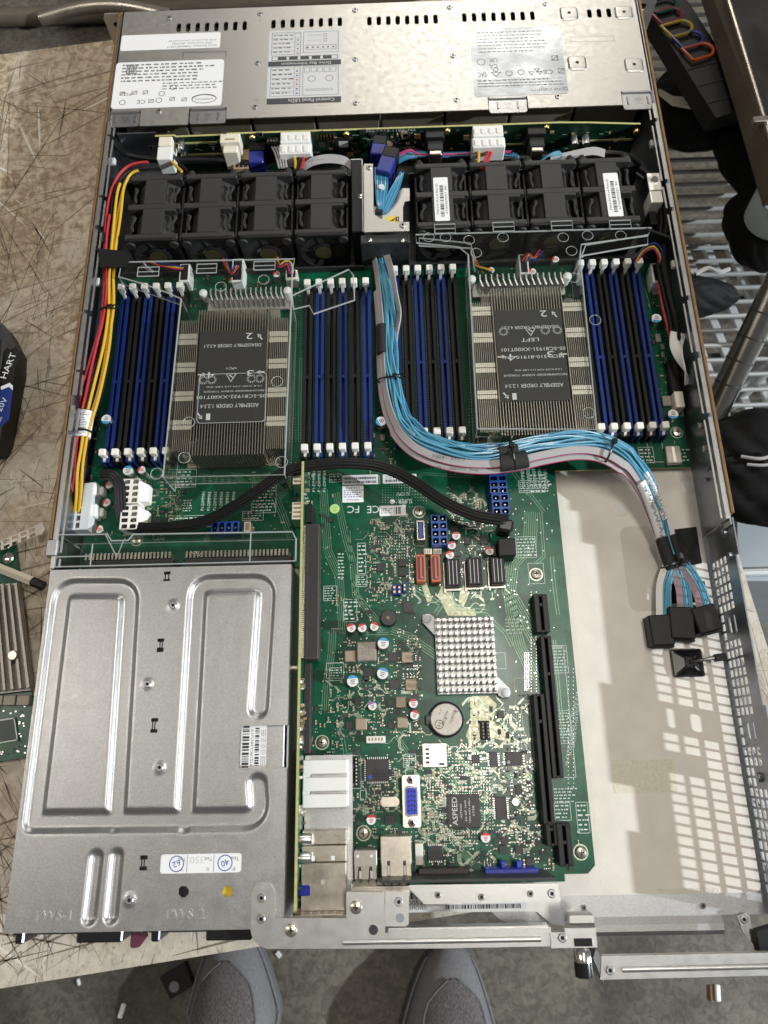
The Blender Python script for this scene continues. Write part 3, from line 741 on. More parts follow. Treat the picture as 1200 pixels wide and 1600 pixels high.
def band_dist(x, y):
    best = 1e9
    for (ax, ay), (bx, by), hw in segs:
        if x < min(ax,bx)-hw-3 or x > max(ax,bx)+hw+3 or y < min(ay,by)-hw-3 or y > max(ay,by)+hw+3: continue
        dx, dy = bx-ax, by-ay; l2 = dx*dx+dy*dy
        t = 0 if l2 == 0 else max(0, min(1, ((x-ax)*dx+(y-ay)*dy)/l2))
        d = math.hypot(x-ax-t*dx, y-ay-t*dy) - hw
        if d < best: best = d
    return best
cut = PR(374, 1133, 460, 1200, 43)
ihole = []
for x, y, h in ((261,901,17),(251.5,1008,22),(240.5,1134,24),(224,1348,21)):
    cx, cy = P(x, y, 43); hh = h/2/2.75
    ihole.append((cx, cy, hh))
rhole = [(*P(287,1393,43), 2.9), (*P(356,1393,43), 2.9)]
def is_hole(x, y):
    if cut[0] < x and cut[2] < y < cut[3] and not (x < cut[0]+4 and (y > cut[3]-4) and math.hypot(x-cut[0]-4, y-cut[3]+4) > 4): return True
    for cx, cy, hh in ihole:
        if abs(x-cx) < 2.0 and hh*.45 < abs(y-cy) < hh: return True
        if .5 < abs(x-cx) < 1.2 and abs(y-cy) <= hh*.45: return True
    for cx, cy, r in rhole:
        if math.hypot(x-cx, y-cy) < r: return True
    return False
STEP = 0.7
nx, ny = int((PX1-PX0)/STEP), int((PY1-PY0)/STEP)
b = MB(); vid = {}
hs = []
for j in range(ny+1):
    for i in range(nx+1):
        x, y = PX0+i*STEP, PY0+j*STEP; d = band_dist(x, y)
        t = max(0, min(1, (1.0-d)/3.2)); t = t*t*(3-2*t)
        ry = 0
        for cx_, cy_ in (P(271,946,43), P(231,1069,43), P(250,1199,43), P(203,1406,43)):
            q = math.hypot(x-cx_, y-cy_)
            if q < 4: ry = max(ry, 0.5*(1-max(0, q-2.6)/1.4))
        hs.append((x, y, 43.0 - 2.1*t + ry))
def soften(h, n=3):
    z = [p[2] for p in h]; W = nx+1
    for _ in range(n):
        q = z[:]
        for j in range(1, ny):
            for i in range(1, nx):
                k = j*W+i; q[k] = (z[k]*4+z[k-1]+z[k+1]+z[k-W]+z[k+W])/8
        z = q
    return [(p[0], p[1], v) for p, v in zip(h, z)]
hs = soften(hs)
b.v = hs
for j in range(ny):
    for i in range(nx):
        x, y = PX0+(i+.5)*STEP, PY0+(j+.5)*STEP
        if is_hole(x, y): continue
        a = j*(nx+1)+i; b.f.append((a, a+1, a+nx+2, a+nx+1)); b.m.append(0); b.s.append(True)
pc = b.build('power_bay_cover', 'steel', ch, label='grey steel power supply cover pressed with winding channels', org=(77,100,30))
b = MB()
b.box(0,1,0,205,1.3,42.3); b.box(1.02,PX1-.02,-.9,0.0,36,42.9); b.box(PX1-1,PX1,0,cut[2],3,42.2); b.box(PX1-1,PX1,cut[3],205.2,3,42.2); b.box(PX1-1,PX1,cut[2],cut[3],3,39)
b.build('side_skirt', 'steel', pc)
for x, y in ((271,946),(231,1069),(250,1199),(203,1406)): put('rivet', SCREW_STEEL, (*P(x, y, 43), 43.45), pc)
b = MB()
for s, x, y, w in (('PWS-1',84,1430,53), ('PWS-2',290,1428,58)):
    cx, cy = P(x, y, 43); b = MB(); b.text3d(s, cx, cy, 42.9, 43.7, w/2.75, 5.0, 0); b.build('stamped_lettering', 'steel_bright', pc)
lb, x0, x1, y0, y1, z = label_plate('label', (251,1334,377,1364), 43.04, 'paper', pc, 1.6, lab='white inspection sticker with three test boxes')
b = MB(); w = x1-x0; h = y1-y0
for f in (.33,.66): b.line2([(x0+w*f,y0+.6),(x0+w*f,y1-.6)], .3, z)
for k, s in enumerate('VQP'): b.text(s, x0+w*(.27+.32*k if k else .27), y0+h*.2, z, 1.5, 2.0, 180); b.text('Test', x0+w*(.26+.33*k), y0+h*.72, z, 4.4, 2.0, 180)
for f, s in ((.2,'62'),(.80,'40')): b.ring2(x0+w*f, y0+h*.5, z+.02, 4.0, .5, 1); b.text(s, x0+w*f, y0+h*.5, z+.02, 4.4, 3.2, 200, 1)
b.text('350', x0+w*.45, y0+h*.68, z+.02, 8, 3.4, 180, 2)
b.build('printing', ['ink_grey','ink_blue','paper_grey'], lb)
# seen through the holes and cut-out; black disc added to keep one hole dark
b = MB(); b.cyl(*P(288,1394,40.5), 39.7, 40.6, 4.2, 0, 16); b.build('hole_dark_disc', 'black_rubber', pc)
b = MB(); b.cyl(*P(357,1394,41), 40.0, 41.2, 3.6, 0, 16); b.build('yellow_spring_pad', 'yellow', pc)
psu = thing('power_supply', (118, 100, 0), 'silver power supply unit seen through the notch in its bay cover', 'power supply')
b = MB(); b.box(80,PX1-2.5,4,203,1.5,39.5,0,.5); b.build('housing', 'steel', psu)
x0,x1,y0,y1 = PR(376,1134,416,1202,39.6); b = MB(); b.prism(rrect(x0,x1,y0-2,y1+3,1.5), 39.5, 39.7); lb = b.build('label', 'paper', psu)
b = MB(); barcode(b, x0+1, x0+5, y0, y1, 39.76, 0, .9, True); barcode(b, x0+8.5, x0+11, y0+2, y1-2, 39.76, 0, .8, True)
b.text('P751PCL20CU1T', x0+6.8, (y0+y1)/2, 39.76, 21, 1.5, 90, 0)
for k in range(3): b.text('MODEL CTR 3701 REV 750W', x0+12.4+k*1.1, (y0+y1)/2, 39.76, 20, .7, 90)
b.build('printing', 'ink', lb)
psu2 = thing('power_supply', (39, 100, 0), 'black ended power supply wholly under the bay cover beside the outer wall', 'power supply')
b = MB(); b.box(1.6,77.5,4,203,1.5,39.5,0,.5); b.build('housing', 'steel_black', psu2)
# rear ends of the two supplies: black handles and a burgundy latch
for k, (pp, xs) in enumerate(((psu2, (24,130,196)), (psu, (236,332,398)))):
    for q, (a, c_, yb) in enumerate(((xs[0],xs[0]+14,1468),(xs[1]-10,xs[1]+62,1464))):
        xa, ya = P(a, yb, 36); xb, _ = P(c_, yb, 36)
        b = MB(); b.box(xa, xb, -7.5, -1.2, 20, 37, 0, .8); b.build('handle', 'black_gloss', pp)
    xa = P(xs[0],1460,34)[0]; b = MB(); b.box(xa-1, xa+72, -3.2, 3.9, 4, 36, 0, .5); b.build('rear_face', 'steel_black', pp)
b = MB(); q = [P(x,y,30) for x,y in ((205,1455),(228,1455),(229,1464),(217,1480),(206,1482),(203,1478))]; b.prism(q, 27, 30); b.build('latch', 'burgundy', psu2)

# ------------------------------------------------ rear bracket and handles
ZB = 44.6
def Q(pts, ox=380, oy=1300, s=4.2857, z=ZB): return [P(ox+x/s, oy+y/s, z) for x, y in pts]
arc = [(50,660),(56,420),(72,370),(100,342),(135,333),(172,345),(200,372),(212,410),(214,575),(690,577),(690,402),(935,402),(946,412),(950,676),(968,676),(972,656),
       (2060,640),(2060,765),(1290,780),(160,783),(110,765),(72,725),(56,690)]
hl = []
rb = thing('rear_bracket', (215, -5, 30), 'stepped grey steel bracket screwed across the server rear', 'bracket')
b = MB(); b.prism(Q(arc), ZB-1.2, ZB); pl = b.build('plate', 'steel_bright', rb)
# raised rib along the bar
xa, ya = P(536, 1472.5, ZB); xb, yb = P(845, 1470.5, ZB)
b = MB(); b.tube([(xa,ya,ZB-.2),(xb,ya,ZB-.2)], 1.5, 0, 10); b.build('rib', 'steel_bright', pl)
b = MB(); b.T = YZ; y0 = P(640,1453,ZB)[1]; b.prism([(y0-.2,ZB-1.3),(y0+.8,ZB-1.3),(y0+.8,ZB-9),(y0-.2,ZB-9)], P(607,1450,ZB)[0], P(858,1450,ZB)[0]); b.T = None; b.build('folded_edge', 'steel_bright', pl)
for x, y in ((408.6,1403),(408,1435.5)): put('rivet', SCREW_STEEL, (*P(x,y,ZB), ZB), pl)
for x, y in ((455,1453.5),(556.5,1417.5)): put('screw', SCREW_CROSS, (*P(x,y,ZB), ZB), pl)
b = MB(); b.cyl(*P(583.5,1452.5,ZB), ZB, ZB+.5, 2.6, 0, 14, cap=1); b.build('pressed_hole', ['steel_bright','steel_black'], pl)
b = MB(); b.prism(Q([(950,398),(1110,398),(1108,615),(1090,632),(953,632)], z=42.6), 41.6, 42.6); p2 = b.build('tab_plate', 'steel_bright', rb)
put('rivet', SCREW_STEEL, (*P(623,1409,42.6), 42.6), p2); b = MB(); b.cyl(*P(625,1434,42.6), 42.6, 43.0, 2.4, 0, 14, cap=1); b.build('pressed_hole', ['steel_bright','steel_dark'], p2)
# upright plate under the bracket: perforated I/O grille strips
for xa, xb, yp in ((457,543,1432),(548,640,1387)):
    x0, y0 = P(xa, yp, 40); x1, _ = P(xb, yp, 40)
    b = MB(); b.T = XZ
    hh = []
    n = int((x1-x0)/4.5)
    for k in range(n):
        for r in range(6): hh.append([(x0+1+k*4.5, 8+r*5),(x0+4.4+k*4.5, 8+r*5),(x0+4.4+k*4.5, 11.8+r*5),(x0+1+k*4.5, 11.8+r*5)])
    b.prism([(x0,2),(x1,2),(x1,41),(x0,41)], -(y0+.5), -(y0-.5), 0, hh); b.T = None
    b.box(x0, x1, y0-4.5, y0-.6, 40.2, 41.0)
    b.build('grille', 'tin', rb)
# expansion slot bracket behind: sloped strip with three screws
q = [P(x,y,38) for x,y in ((634,1383),(872,1380),(876,1409),(663,1413))]
b = MB(); b.prism(q, 36.8, 38); p3 = b.build('slot_bracket', 'steel_bright', rb)
for x, y in ((684,1398),(752,1401),(828.5,1396)): put('screw', SCREW_SMALL, (*P(x,y,38), 38.0), p3)
put('rivet', SCREW_STEEL, (*P(862,1396,38), 38.0), p3)
xa, ya = P(596,1379,36); xb, _ = P(868,1378,36)
b = MB(); b.box(xa, xb, ya-.3, ya+1.3, 3, 37.6); b.build('black_strip', 'steel_black', p3)
# low bar behind with bar-code sticker
q = [P(x,y,8) for x,y in ((636,1388),(870,1388),(882,1446),(862,1444),(838,1424),(636,1426))]
b = MB(); b.prism(q, 6.8, 8); p4 = b.build('lower_plate', 'steel_bright', rb)
x0,x1,y0,y1 = PR(637,1392,822,1424,8.1); b = MB(); b.box(x0,x1,y0,y1,8.02,8.12); lb = b.build('label', 'paper_grey', p4, label='bar-code sticker half hidden under the slot bracket')
b = MB(); x_, y_ = P(652,1411,8.2); b.text('00535', x_, y_, 8.18, 11, 2.6, 0); x_, y_ = P(652,1419,8.2); b.text('REMOVED', x_, y_, 8.18, 12, 1.9, 0)
q0 = PR(640,1396,664,1405,8.2); barcode(b, q0[0],q0[1],q0[2],q0[3],8.18,0,.7); q0 = PR(696,1413,814,1420,8.2); barcode(b, q0[0],q0[1],q0[2],q0[3],8.18,0,.7)
b.build('printing', 'ink', lb)

# hinge clip and the lower right handle
hc = thing('hinge_clip', (*P(905,1480,20), 20), 'small chrome clamp with black knob at the end of the rear bar', 'clamp')
x0,x1,y0,y1 = PR(860,1447,932,1481,45.6); b = MB(); b.prism([(x0,y0),(x1,y0),(x1,y1-1),(x0+8,y1-1),(x0+8,y1-3),(x0,y1-3)], 44.7, 45.7); b.build('plate', 'steel_bright', hc)
put('rivet', SCREW_STEEL, (*P(878.5,1465,45.7), 45.7), hc)
x0,x1,y0,y1 = PR(886,1427,929,1446,42); b = MB(); b.box(x0,x1,y0,y1,36,42,0,1.2); b.build('block', 'steel_bright', hc)
x0,x1,y0,y1 = PR(890,1430,925,1442,42.2); b = MB(); b.prism(rrect(x0,x1,y0,y1,1.2), 42, 42.6); b.build('block_cap', 'steel_cover', hc)
x0,x1,y0,y1 = PR(897,1466,926,1479,46); b = MB(); b.box(x0,x1,y0,y1,45.6,46.2,0,.3); b.build('recess', 'black_gloss', hc)
xa, ya = P(910,1475,44); b = MB(); b.T = Matrix(((1,0,0,xa),(0,0,1,ya-14),(0,1,0,41),(0,0,0,1)))
b.lathe(0,0,[(3.2,12),(4.6,10),(4.6,5)],0,16); b.lathe(0,0,[(4.8,-2),(4.9,-1),(4.9,5),(4.2,5.2)],1,16); b.lathe(0,0,[(1.2,4),(1.2,16)],0,8)
b.T = None; b.build('knob', ['chrome','black_gloss'], hc)
hd = thing('steel_grab_bar', (*P(1070,1510,30), 30), 'long ribbed steel handle bar jutting past the server rear', 'handle')
q = [P(x,y,32) for x,y in ((940,1494),(1290,1487),(1292,1522),(938,1531))]; b = MB(); b.prism(q, 30.8, 32); pl = b.build('bar', 'steel_bright', hd)
xa, ya = P(972,1515,32); xb, yb = P(1280,1508,32); b = MB(); b.tube([(xa,ya,31.6),(xb,yb,31.6)], 1.6, 0, 10); b.build('rib', 'steel_bright', pl)
xa, ya = P(939,1494,32); xb, yb = P(1289,1487,32); b = MB(); b.add([(xa,ya,32),(xb,yb,32),(xb,yb+.4,33.4),(xa,ya+.4,33.4),(xa,ya+1,32),(xb,yb+1,32)], [(0,1,2,3),(3,2,5,4),(0,3,4),(1,5,2)], 0); b.build('turned_edge', 'steel_cover', pl)
put('rivet', SCREW_STEEL, (*P(953,1516,32), 32.0), pl)
q = [P(x,y,24) for x,y in ((926,1478),(934,1488),(938,1494),(938,1530),(922,1492))]; b = MB(); b.prism(q, 4, 31); b.build('hinge_arm', 'steel_dark', hd)
# right rear corner post
q = [P(x,y,6) for x,y in ((1152,1432),(1166,1427),(1172,1432),(1178,1470),(1186,1486),(1160,1455))]; b = MB(); b.prism(q, 4.6, 6); cp = b.build('corner_bracket', 'steel_bright', ch)
put('rivet', SCREW_STEEL, (*P(1162,1436,6), 6.0), cp)
q = [P(x,y,12) for x,y in ((1180,1455),(1230,1440),(1230,1490),(1186,1488))]; b = MB(); b.prism(q, 6.1, 14); b.build('corner_foot', 'black_plastic', ch)

# ================================================================== clear rim material (whitish mix paints in the light along moulded plastic edges)
m = bpy.data.materials.new('clear_rim'); m.use_nodes = True; N, L = m.node_tree.nodes, m.node_tree.links; N.clear()
out = N.new("ShaderNodeOutputMaterial"); mx = N.new("ShaderNodeMixShader"); mx.inputs[0].default_value = 0.42
tr = N.new("ShaderNodeBsdfTransparent"); tr.inputs[0].default_value = (.9,.92,.92,1)
gl = N.new("ShaderNodeBsdfPrincipled"); gl.inputs["Base Color"].default_value = (.62,.64,.64,1); gl.inputs["Roughness"].default_value = .12
L.new(tr.outputs[0], mx.inputs[1]); L.new(gl.outputs[0], mx.inputs[2]); L.new(mx.outputs[0], out.inputs[0]); MATS['clear_rim'] = m

# ================================================================== black fan tray
b = MB(); b.box(1.2,435.8,452,556,1.25,2.2); ft = b.build('fan_tray', 'steel_black', ch)
b = MB()
for x0, x1 in ((12,203),(240,424)): b.box(x0,x1,452,453.2,2.2,14); b.box(x0,x1,526,527.2,2.2,30)
b.build('tray_wall', 'steel_black', ft)
b = MB(); q = [P(x,y,42) for x,y in ((152,388),(196,392),(203,400),(197,417),(156,417))]; b.prism(q, 40.8, 42); b.build('cable_flap', 'black_plastic', ft)
b = MB(); b.box(2,6,462,472,2.2,40.7,0,.5); b.build('flap_post', 'black_plastic', ft)

# ================================================================== fan modules
def fan_meshes():
    M = {}
    b = MB()
    z1 = 40.5
    for ya, yb in ((25.5,30),(-30,-25.5)): b.box(-20.2,20.2,ya,yb,2.4,z1,0,.8)
    b.box(-20.2,20.2,-2.2,2.6,z1-6,z1-.3,0,.5); b.box(2,17,-4.4,-2.2,z1-6,z1-.3,0,.4)
    b.box(-8.2,8.2,2.6,25.5,z1-3,z1-.2,0,.4); b.box(-8.2,8.2,-25.5,-2.2,z1-3,z1-.2,0,.4)
    for s in (-1,1): b.box(s*18.6,s*20.2,-25.5,25.5,2.4,31,0,.3)
    M['frame'] = b.mesh('frame', 'fan_black', (0,0,0))[0]
    b = MB(); b.T = Matrix(((1,0,0,0),(0,0,1,0),(0,1,0,20.5),(0,0,0,1)))
    b.lathe(0,0,[(18.3,-25.4),(17.2,-3),(17.2,3),(18.3,25.4)],0,28); M['duct'] = b.mesh('duct', 'fan_black', (0,0,0))[0]
    # rear face: square plate with the round blade opening
    b = MB(); b.T = Matrix(((1,0,0,0),(0,0,-1,-30.2),(0,1,0,20.5),(0,0,0,1)))
    b.prism(rrect(-20,20,-18,20,3), 0, 2.0, 0, [circle(0,0,17.8,28)]); M['rear_grille'] = b.mesh('rear_grille', 'black_plastic', (0,0,0))[0]
    b = MB(); b.T = Matrix(((1,0,0,0),(0,0,-1,-30),(0,1,0,20.5),(0,0,0,1))); b.lathe(0,0,[(9,-4),(9,1.2),(8.2,1.8)],0,20); M['hub'] = b.mesh('hub', 'black_gloss', (0,0,0))[0]
    b = MB(); b.T = Matrix(((1,0,0,0),(0,0,-1,-31.9),(0,1,0,20.5),(0,0,0,1))); b.cyl(0,0,0,.12,6.5,0,18); b.ring2(0,0,.15,4,.5,1)
    M['sticker'] = b.mesh('sticker', ['olive','ink'], (0,0,0))[0]
    b = MB(); b.T = Matrix(((1,0,0,0),(0,0,-1,-28.5),(0,1,0,20.5),(0,0,0,1)))
    b.add([(8.5,-1,-2.5),(17.4,-3,-3),(17.4,4,2),(8.5,2.4,1.5),(8.5,-1,-1.7),(17.4,-3,-2.2),(17.4,4,2.8),(8.5,2.4,2.3)], [(0,3,2,1),(4,5,6,7),(0,1,5,4),(1,2,6,5),(2,3,7,6),(3,0,4,7)])
    M['blade_v'] = [Vector(v) for v in b.v]; M['blade_f'] = list(b.f)
    b = MB(); b.T = Matrix(((1,0,0,0),(0,0,-1,0),(0,1,0,0),(0,0,0,1))); b.lathe(0,0,[(2.2,-2),(2.2,0),(3.7,.6),(3.9,2.6),(3.2,3.6)],0,14); M['foot'] = b.mesh('rubber_foot', 'black_rubber', (0,0,0))[0]
    b = MB()
    b.tube(smooth_path([(0,8,0),(.8,5,.6),(0,2,.2),(-.6,-2,.5),(0,-6,-.6)],3), [.9,1.4,1.9,1.5,1.1,.9,.9,1.0,1.1,1.2,1.6,1.2,.9], 0, 6); M['peg'] = b.mesh('rubber_peg', 'black_rubber', (0,0,0))[0]
    return M
mat('olive', (0.05, 0.045, 0.014), 0.5)
FM = fan_meshes()
blade_mesh = []
for k in range(5):
    a = 2*PI*k/5 + .3; me = bpy.data.meshes.new('blade'); me.from_pydata([], [], []) if False else None
    vs = []
    for v in FM['blade_v']:
        dx, dz = v.x, v.z-20.5; vs.append(((dx*math.cos(a)-dz*math.sin(a))*MM, v.y*MM, (20.5+dx*math.sin(a)+dz*math.cos(a))*MM))
    me.from_pydata(vs, [], FM['blade_f']); me.materials.append(MATS['black_gloss']); blade_mesh.append(me)
def fan(cx, cy, label, group=None):
    f = thing('fan_module', (cx, cy, 2.2), label, 'fan', group)
    put('frame', FM['frame'], (cx,cy,0), f); put('duct', FM['duct'], (cx,cy,0), f); g = put('rear_grille', FM['rear_grille'], (cx,cy,0), f)
    h = put('hub', FM['hub'], (cx,cy,0), f); put('sticker', FM['sticker'], (cx,cy,0), h)
    for me in blade_mesh: put('blade', me, (cx,cy,0), f)
    for s in (-1,1):
        put('rubber_foot', FM['foot'], (cx+s*16.6, cy-30.0, 35.5), f); put('rubber_foot', FM['foot'], (cx+s*16.6, cy+33.2, 36.5), f)
        for y in (12,-15): put('rubber_peg', FM['peg'], (cx+s*15.6, cy+y, 37.6), f, rz=rnd()*.4-.2)
    return f
FANS = []
FY = 493.0
nice = {3: ('black dual rotor fan of the left block, beside the black duct box', None), 0: ('black dual rotor fan next to the red and yellow power wires', None)}
for k in range(4):
    lab, g = nice.get(k, (('','second','third','')[k]+' black fan counting from the red and yellow power wires', None))
    FANS.append(fan(42.2+k*43.1, FY, lab, g))
labs = ['black dual rotor fan with a white bar-code sticker, beside the silver cable bracket', 'bare black fan next to the stickered fan by the silver bracket', 'bare black fan next to the stickered fan by the right wall', 'black dual rotor fan with a white bar-code sticker, next to the right wall']
for k in range(4):
    lab = labs[k] or labs[1]
    FANS.append(fan(264.6+k*42.6, FY+3, lab))
for k, px in ((4,(676,277,703.5,345)),(7,(942,270,974,338))):
    f = FANS[k]; x0,x1,y0,y1 = PR(*px, 40.6); x0 = (x0+x1)/2-5.6 ; x1 = x0+11.2
    b = MB(); b.prism(rrect(x0,x1,y0,y1,1), 40.32, 40.55); lb = b.build('label', 'paper', f, label='white bar-code sticker')
    b = MB(); barcode(b, x0+4.6, x0+7.4, y0+4, y1-8, 40.62, 0, .8, True); b.text('FAN-0101L4 Rev.D', x0+2.4, (y0+y1)/2, 40.62, 29, 1.6, 90); b.text('6720420251 90', x0+9.2, (y0+y1)/2-1, 40.62, 26, 1.5, 90)
    b.build('printing', 'ink', lb)

# ================================================================== cable bracket between the fan blocks
cb = thing('cable_bracket', (221, 492, 2.2), 'silver L-shaped bracket with a yellow warning sticker between the fan blocks', 'bracket')
def C6(pts, z): return [P(550+x/6, 230+y/6, z) for x, y in pts]
b = MB(); b.prism(C6([(115,155),(195,155),(204,625),(290,690),(440,705),(536,700),(538,785),(115,795)], 42), 41, 42); l1 = b.build('top_plate', 'steel_cover', cb)
b = MB(); q = C6([(208,700),(208,560),(440,405),(470,385),(540,385),(540,500),(492,512),(478,560),(478,700)], 33); b.prism(q, 32, 33); l2 = b.build('lower_plate', 'steel_cover', cb)
b = MB(); q = C6([(328,648),(440,648),(438,700),(404,728),(326,690)], 33.2); b.prism(q, 33.05, 33.2); st = b.build('warning_sticker', 'yellow', l2)
b = MB(); q = C6([(345,700),(410,662),(412,715)], 33.3); b.line2(q, .5, 33.26, 0, True); q = C6([(418,655),(436,655),(436,690),(418,690)], 33.3); b.line2(q, .8, 33.26, 0, True); b.line2(C6([(375,690),(395,680)],33.3), .9, 33.26); b.build('printing', 'ink', st)
for x, y in ((160,190),(475,733)): put('rivet', SCREW_STEEL, (*P(550+x/6,230+y/6,42), 42.0), cb)
x0,y0 = P(569,362,42); x1,_ = P(640,362,42)
b = MB(); b.box(x0-3,x1,y0-8,y0-.4,2.2,39,0,.6); bx = b.build('black_box', 'steel_black', cb)
b = MB(); b.box(x0,x0+1,y0-.2,P(570,256,42)[1],2.2,40.9); b.build('side_plate', 'steel', cb)
for x in (579,630): c = P(x, 376, 39); b = MB(); b.lathe(*c,[(1.8,39),(1.8,39.6),(1.0,40.2)],0,12); b.build('pin', 'chrome', bx)
db = thing('duct_box', (200, 500, 2.2), 'narrow black duct box with a thin bright rim beside the silver bracket', 'duct')
x0,x1,y0,y1 = PR(549,249,566.5,362,40); b = MB(); b.box(x0,x1,y0,y1,2.2,40,0,.6); b.build('body', 'black_plastic', db)
b = MB(); b.line2([(x0,y1),(x1,y1),(x1,y0)], .7, 40.1); b.build('rim', 'white_dull', db)
b = MB(); b.lathe(x1-1.5,(y0+y1)/2-2,[(2.0,40),(2.0,40.8),(1.2,41.2)],0,12); b.build('pin', 'chrome', db)
# right end bracket of the fan bay
rbk = thing('corner_bracket', (424, 500, 2.2), 'small white metal bracket with one screw by the right fan', 'bracket')
x0,x1,y0,y1 = PR(1014,270,1034,313,40); b = MB(); b.box(x0,x1,y1-16,y1,39,40,0,.3); b.box(x0+.2,x1-.2,y1-27,y1-16.1,24,39,0,.3); b.build('plate', 'latch_white', rbk)
put('screw', SCREW_BRIGHT, ((x0+x1)/2, y1-7, 40.0), rbk)
b = MB(); b.box(x0+1,x1-3,y1-40,y1-27.2,2.3,30,0,.5); b.build('post', 'black_plastic', rbk)
b = MB(); b.T = Matrix.Translation((428,452,0)) @ Matrix.Rotation(math.radians(-28),4,'Z'); b.box(-14,7,-1,1,14,40,0,.4); b.T = None; b.build('fin', 'black_plastic', rbk)

# ================================================================== drive backplane
YB = 560.0
bp = thing('drive_backplane', (227, 561, 1.3), 'dark green upright circuit board behind the drive bays', 'circuit board')
top = [(236.7,200),(268,200),(274,212),(343,209),(349,196),(418,191),(483,190),(486,202),(500,202),(506,196),(527,195),(528,187),(556,186),(560,197),(647,195),(688,193),(689,184),(781,180),(787,192),(843,190),(845,178),(872,176),(876,186),(922,190),(1002,192)]
tz = [PYZ(x, y, YB) for x, y in top]; tz = [(x, min(42.0, max(30, z-1.5))) for x, z in tz]
poly = [(tz[0][0],3)] + tz + [(tz[-1][0],3)]
b = MB(); b.T = XZ; b.prism(poly, -(YB+1.6), -YB); b.T = None; b.build('board_core', 'pcb_edge', bp)
b = MB(); b.T = XZ; b.prism([(x, z-(.0 if z < 5 else .15)) for x, z in poly], -YB, -(YB-.12)); b.T = None; face = b.build('board_face', 'pcb_dark', bp)
def on_bp(px, py): return PYZ(px, py, YB-.2)
def bpbox(name, px0, px1, zt, zb, depth, m, c=.5, parent=bp, y0=YB-.12):
    xa, _ = PYZ(px0, 215, YB); xb, _ = PYZ(px1, 215, YB)
    b = MB(); b.box(xa, xb, y0-depth, y0, zb, zt, 0, c); return b.build(name, m, parent), xa, xb
# white drive power sockets with their plugs
for px0, px1 in ((440,486),(736,782)):
    o, xa, xb = bpbox('power_socket', px0, px1, 42.5, 27, 11, 'white_plastic')
    n = 4; w = (xb-xa)/n
    for k in range(n): q = MB(); q.box(xa+k*w+.8, xa+k*w+w-.8, YB-9, YB-4, 42.5, 43.3, 0, .3); q.build('rib', 'white_plastic', o)
    q = MB(); q.box(xa-1,xb+1,YB-21,YB-11.2,27.5,41.5,0,.8); pl = q.build('power_plug', 'white_plastic', bp)
    for k in range(n): q = MB(); q.box(xa+k*w+1, xa+k*w+w-1, YB-20, YB-14, 41.5, 42.2, 0, .3); q.build('rib', 'white_plastic', pl)
o, xa, xb = bpbox('power_socket', 249, 270, 42, 28, 9, 'ivory'); q = MB(); q.box(xa-.6,xb+.4,YB-22,YB-9.2,26,41,0,.6); q.build('power_plug', 'white_plastic', bp)
# tall cream data socket and its stacked lower part
o, xa, xb = bpbox('data_socket', 346, 377, 43, 26, 9, 'ivory'); q = MB(); q.box(xa+2,xb-2,YB-16,YB-9.2,22,40,0,.8); q.build('socket_step', 'ivory', o)
for k in range(2): q = MB(); q.box(xa+4,xb-4,YB-7+k*0-.0,YB-4,43,43.2,0); 
q = MB(); q.box(xa+4,xb-4,YB-7,YB-5.5,43.02,43.2); q.build('slit', 'smd_tan', o)
o, xa, xb = bpbox('data_socket', 361, 386, 27, 8, 20, 'smd_tan'); q = MB()
for k in range(3): q.box(xa+2+k*3.4, xa+4.4+k*3.4, YB-19, YB-12, 27, 27.3)
q.build('slit', 'black_plastic', o)
# blue data plugs and black sockets
o, xa, xb = bpbox('data_socket', 388, 413, 34, 18, 8, 'black_plastic'); q = MB(); q.box(xa,xb-1,YB-20,YB-8.2,20,33,0,.8); q.build('data_plug', 'navy', o)
o, xa, xb = bpbox('header', 416, 437, 38, 20, 6, 'black_plastic'); q = MB()
for k in range(4): q.box(xa+1.4+k*2.2, xa+2.6+k*2.2, YB-5, YB-1, 38.02, 38.5)
q.build('pin_row', 'tin', o)
for px0, px1 in ((664,693),(820,848)):
    o, xa, xb = bpbox('data_socket', px0, px1, 40, 20, 8, 'black_plastic'); q = MB(); q.box(xa+1.5,xb-1.5,YB-17,YB-8.2,20,37,0,.6); p_ = q.build('data_plug', 'charcoal', o)
    q = MB(); q.box(xa+2.6,xb-2.6,YB-21,YB-17.2,24,36,0,.6); q.build('plug_latch', 'tin', o)
o, xa, xb = bpbox('control_chip', 523, 548, 36, 23, 1.6, 'chip_black', .2); q = MB(); q.box(xa+3,xb-2.5,YB-1.9,YB-1.75,27,33); q.build('chip_sticker', 'paper_grey', o)
q = MB()
for k in range(6): q.box(xa-14+k*2.6, xa-13+k*2.6, YB-3, YB-.2, 35, 39)
q.build('header_pins', 'gold', bp, kind='stuff')
# capacitors standing out from the board
def bpcap(px, py, r=2.6, l=9):
    x, z = on_bp(px, py); b = MB(); b.T = Matrix(((1,0,0,x),(0,0,-1,YB-.3),(0,1,0,z),(0,0,0,1))); b.lathe(0,0,[(r,0),(r,l*.8),(r*.92,l*.85),(r,l*.9),(r*.9,l)],0,14); b.build('capacitor', 'cap_silver', bp)
bpcap(284,222); bpcap(287,240); bpcap(601,222,2.3); bpcap(896,214,3); bpcap(914,213,3)
for x, y in ((540,193),(700,190),(857,184),(994,205),(392,203)):
    X, z = on_bp(x, y); b = MB(); b.T = Matrix(((1,0,0,X),(0,0,-1,YB-.1),(0,1,0,min(z,38.5)),(0,0,0,1))); b.lathe(0,0,[(2.8,0),(2.8,1),(2.0,2.2),(.8,2.3)],0,12); b.build('screw', 'gold', bp)
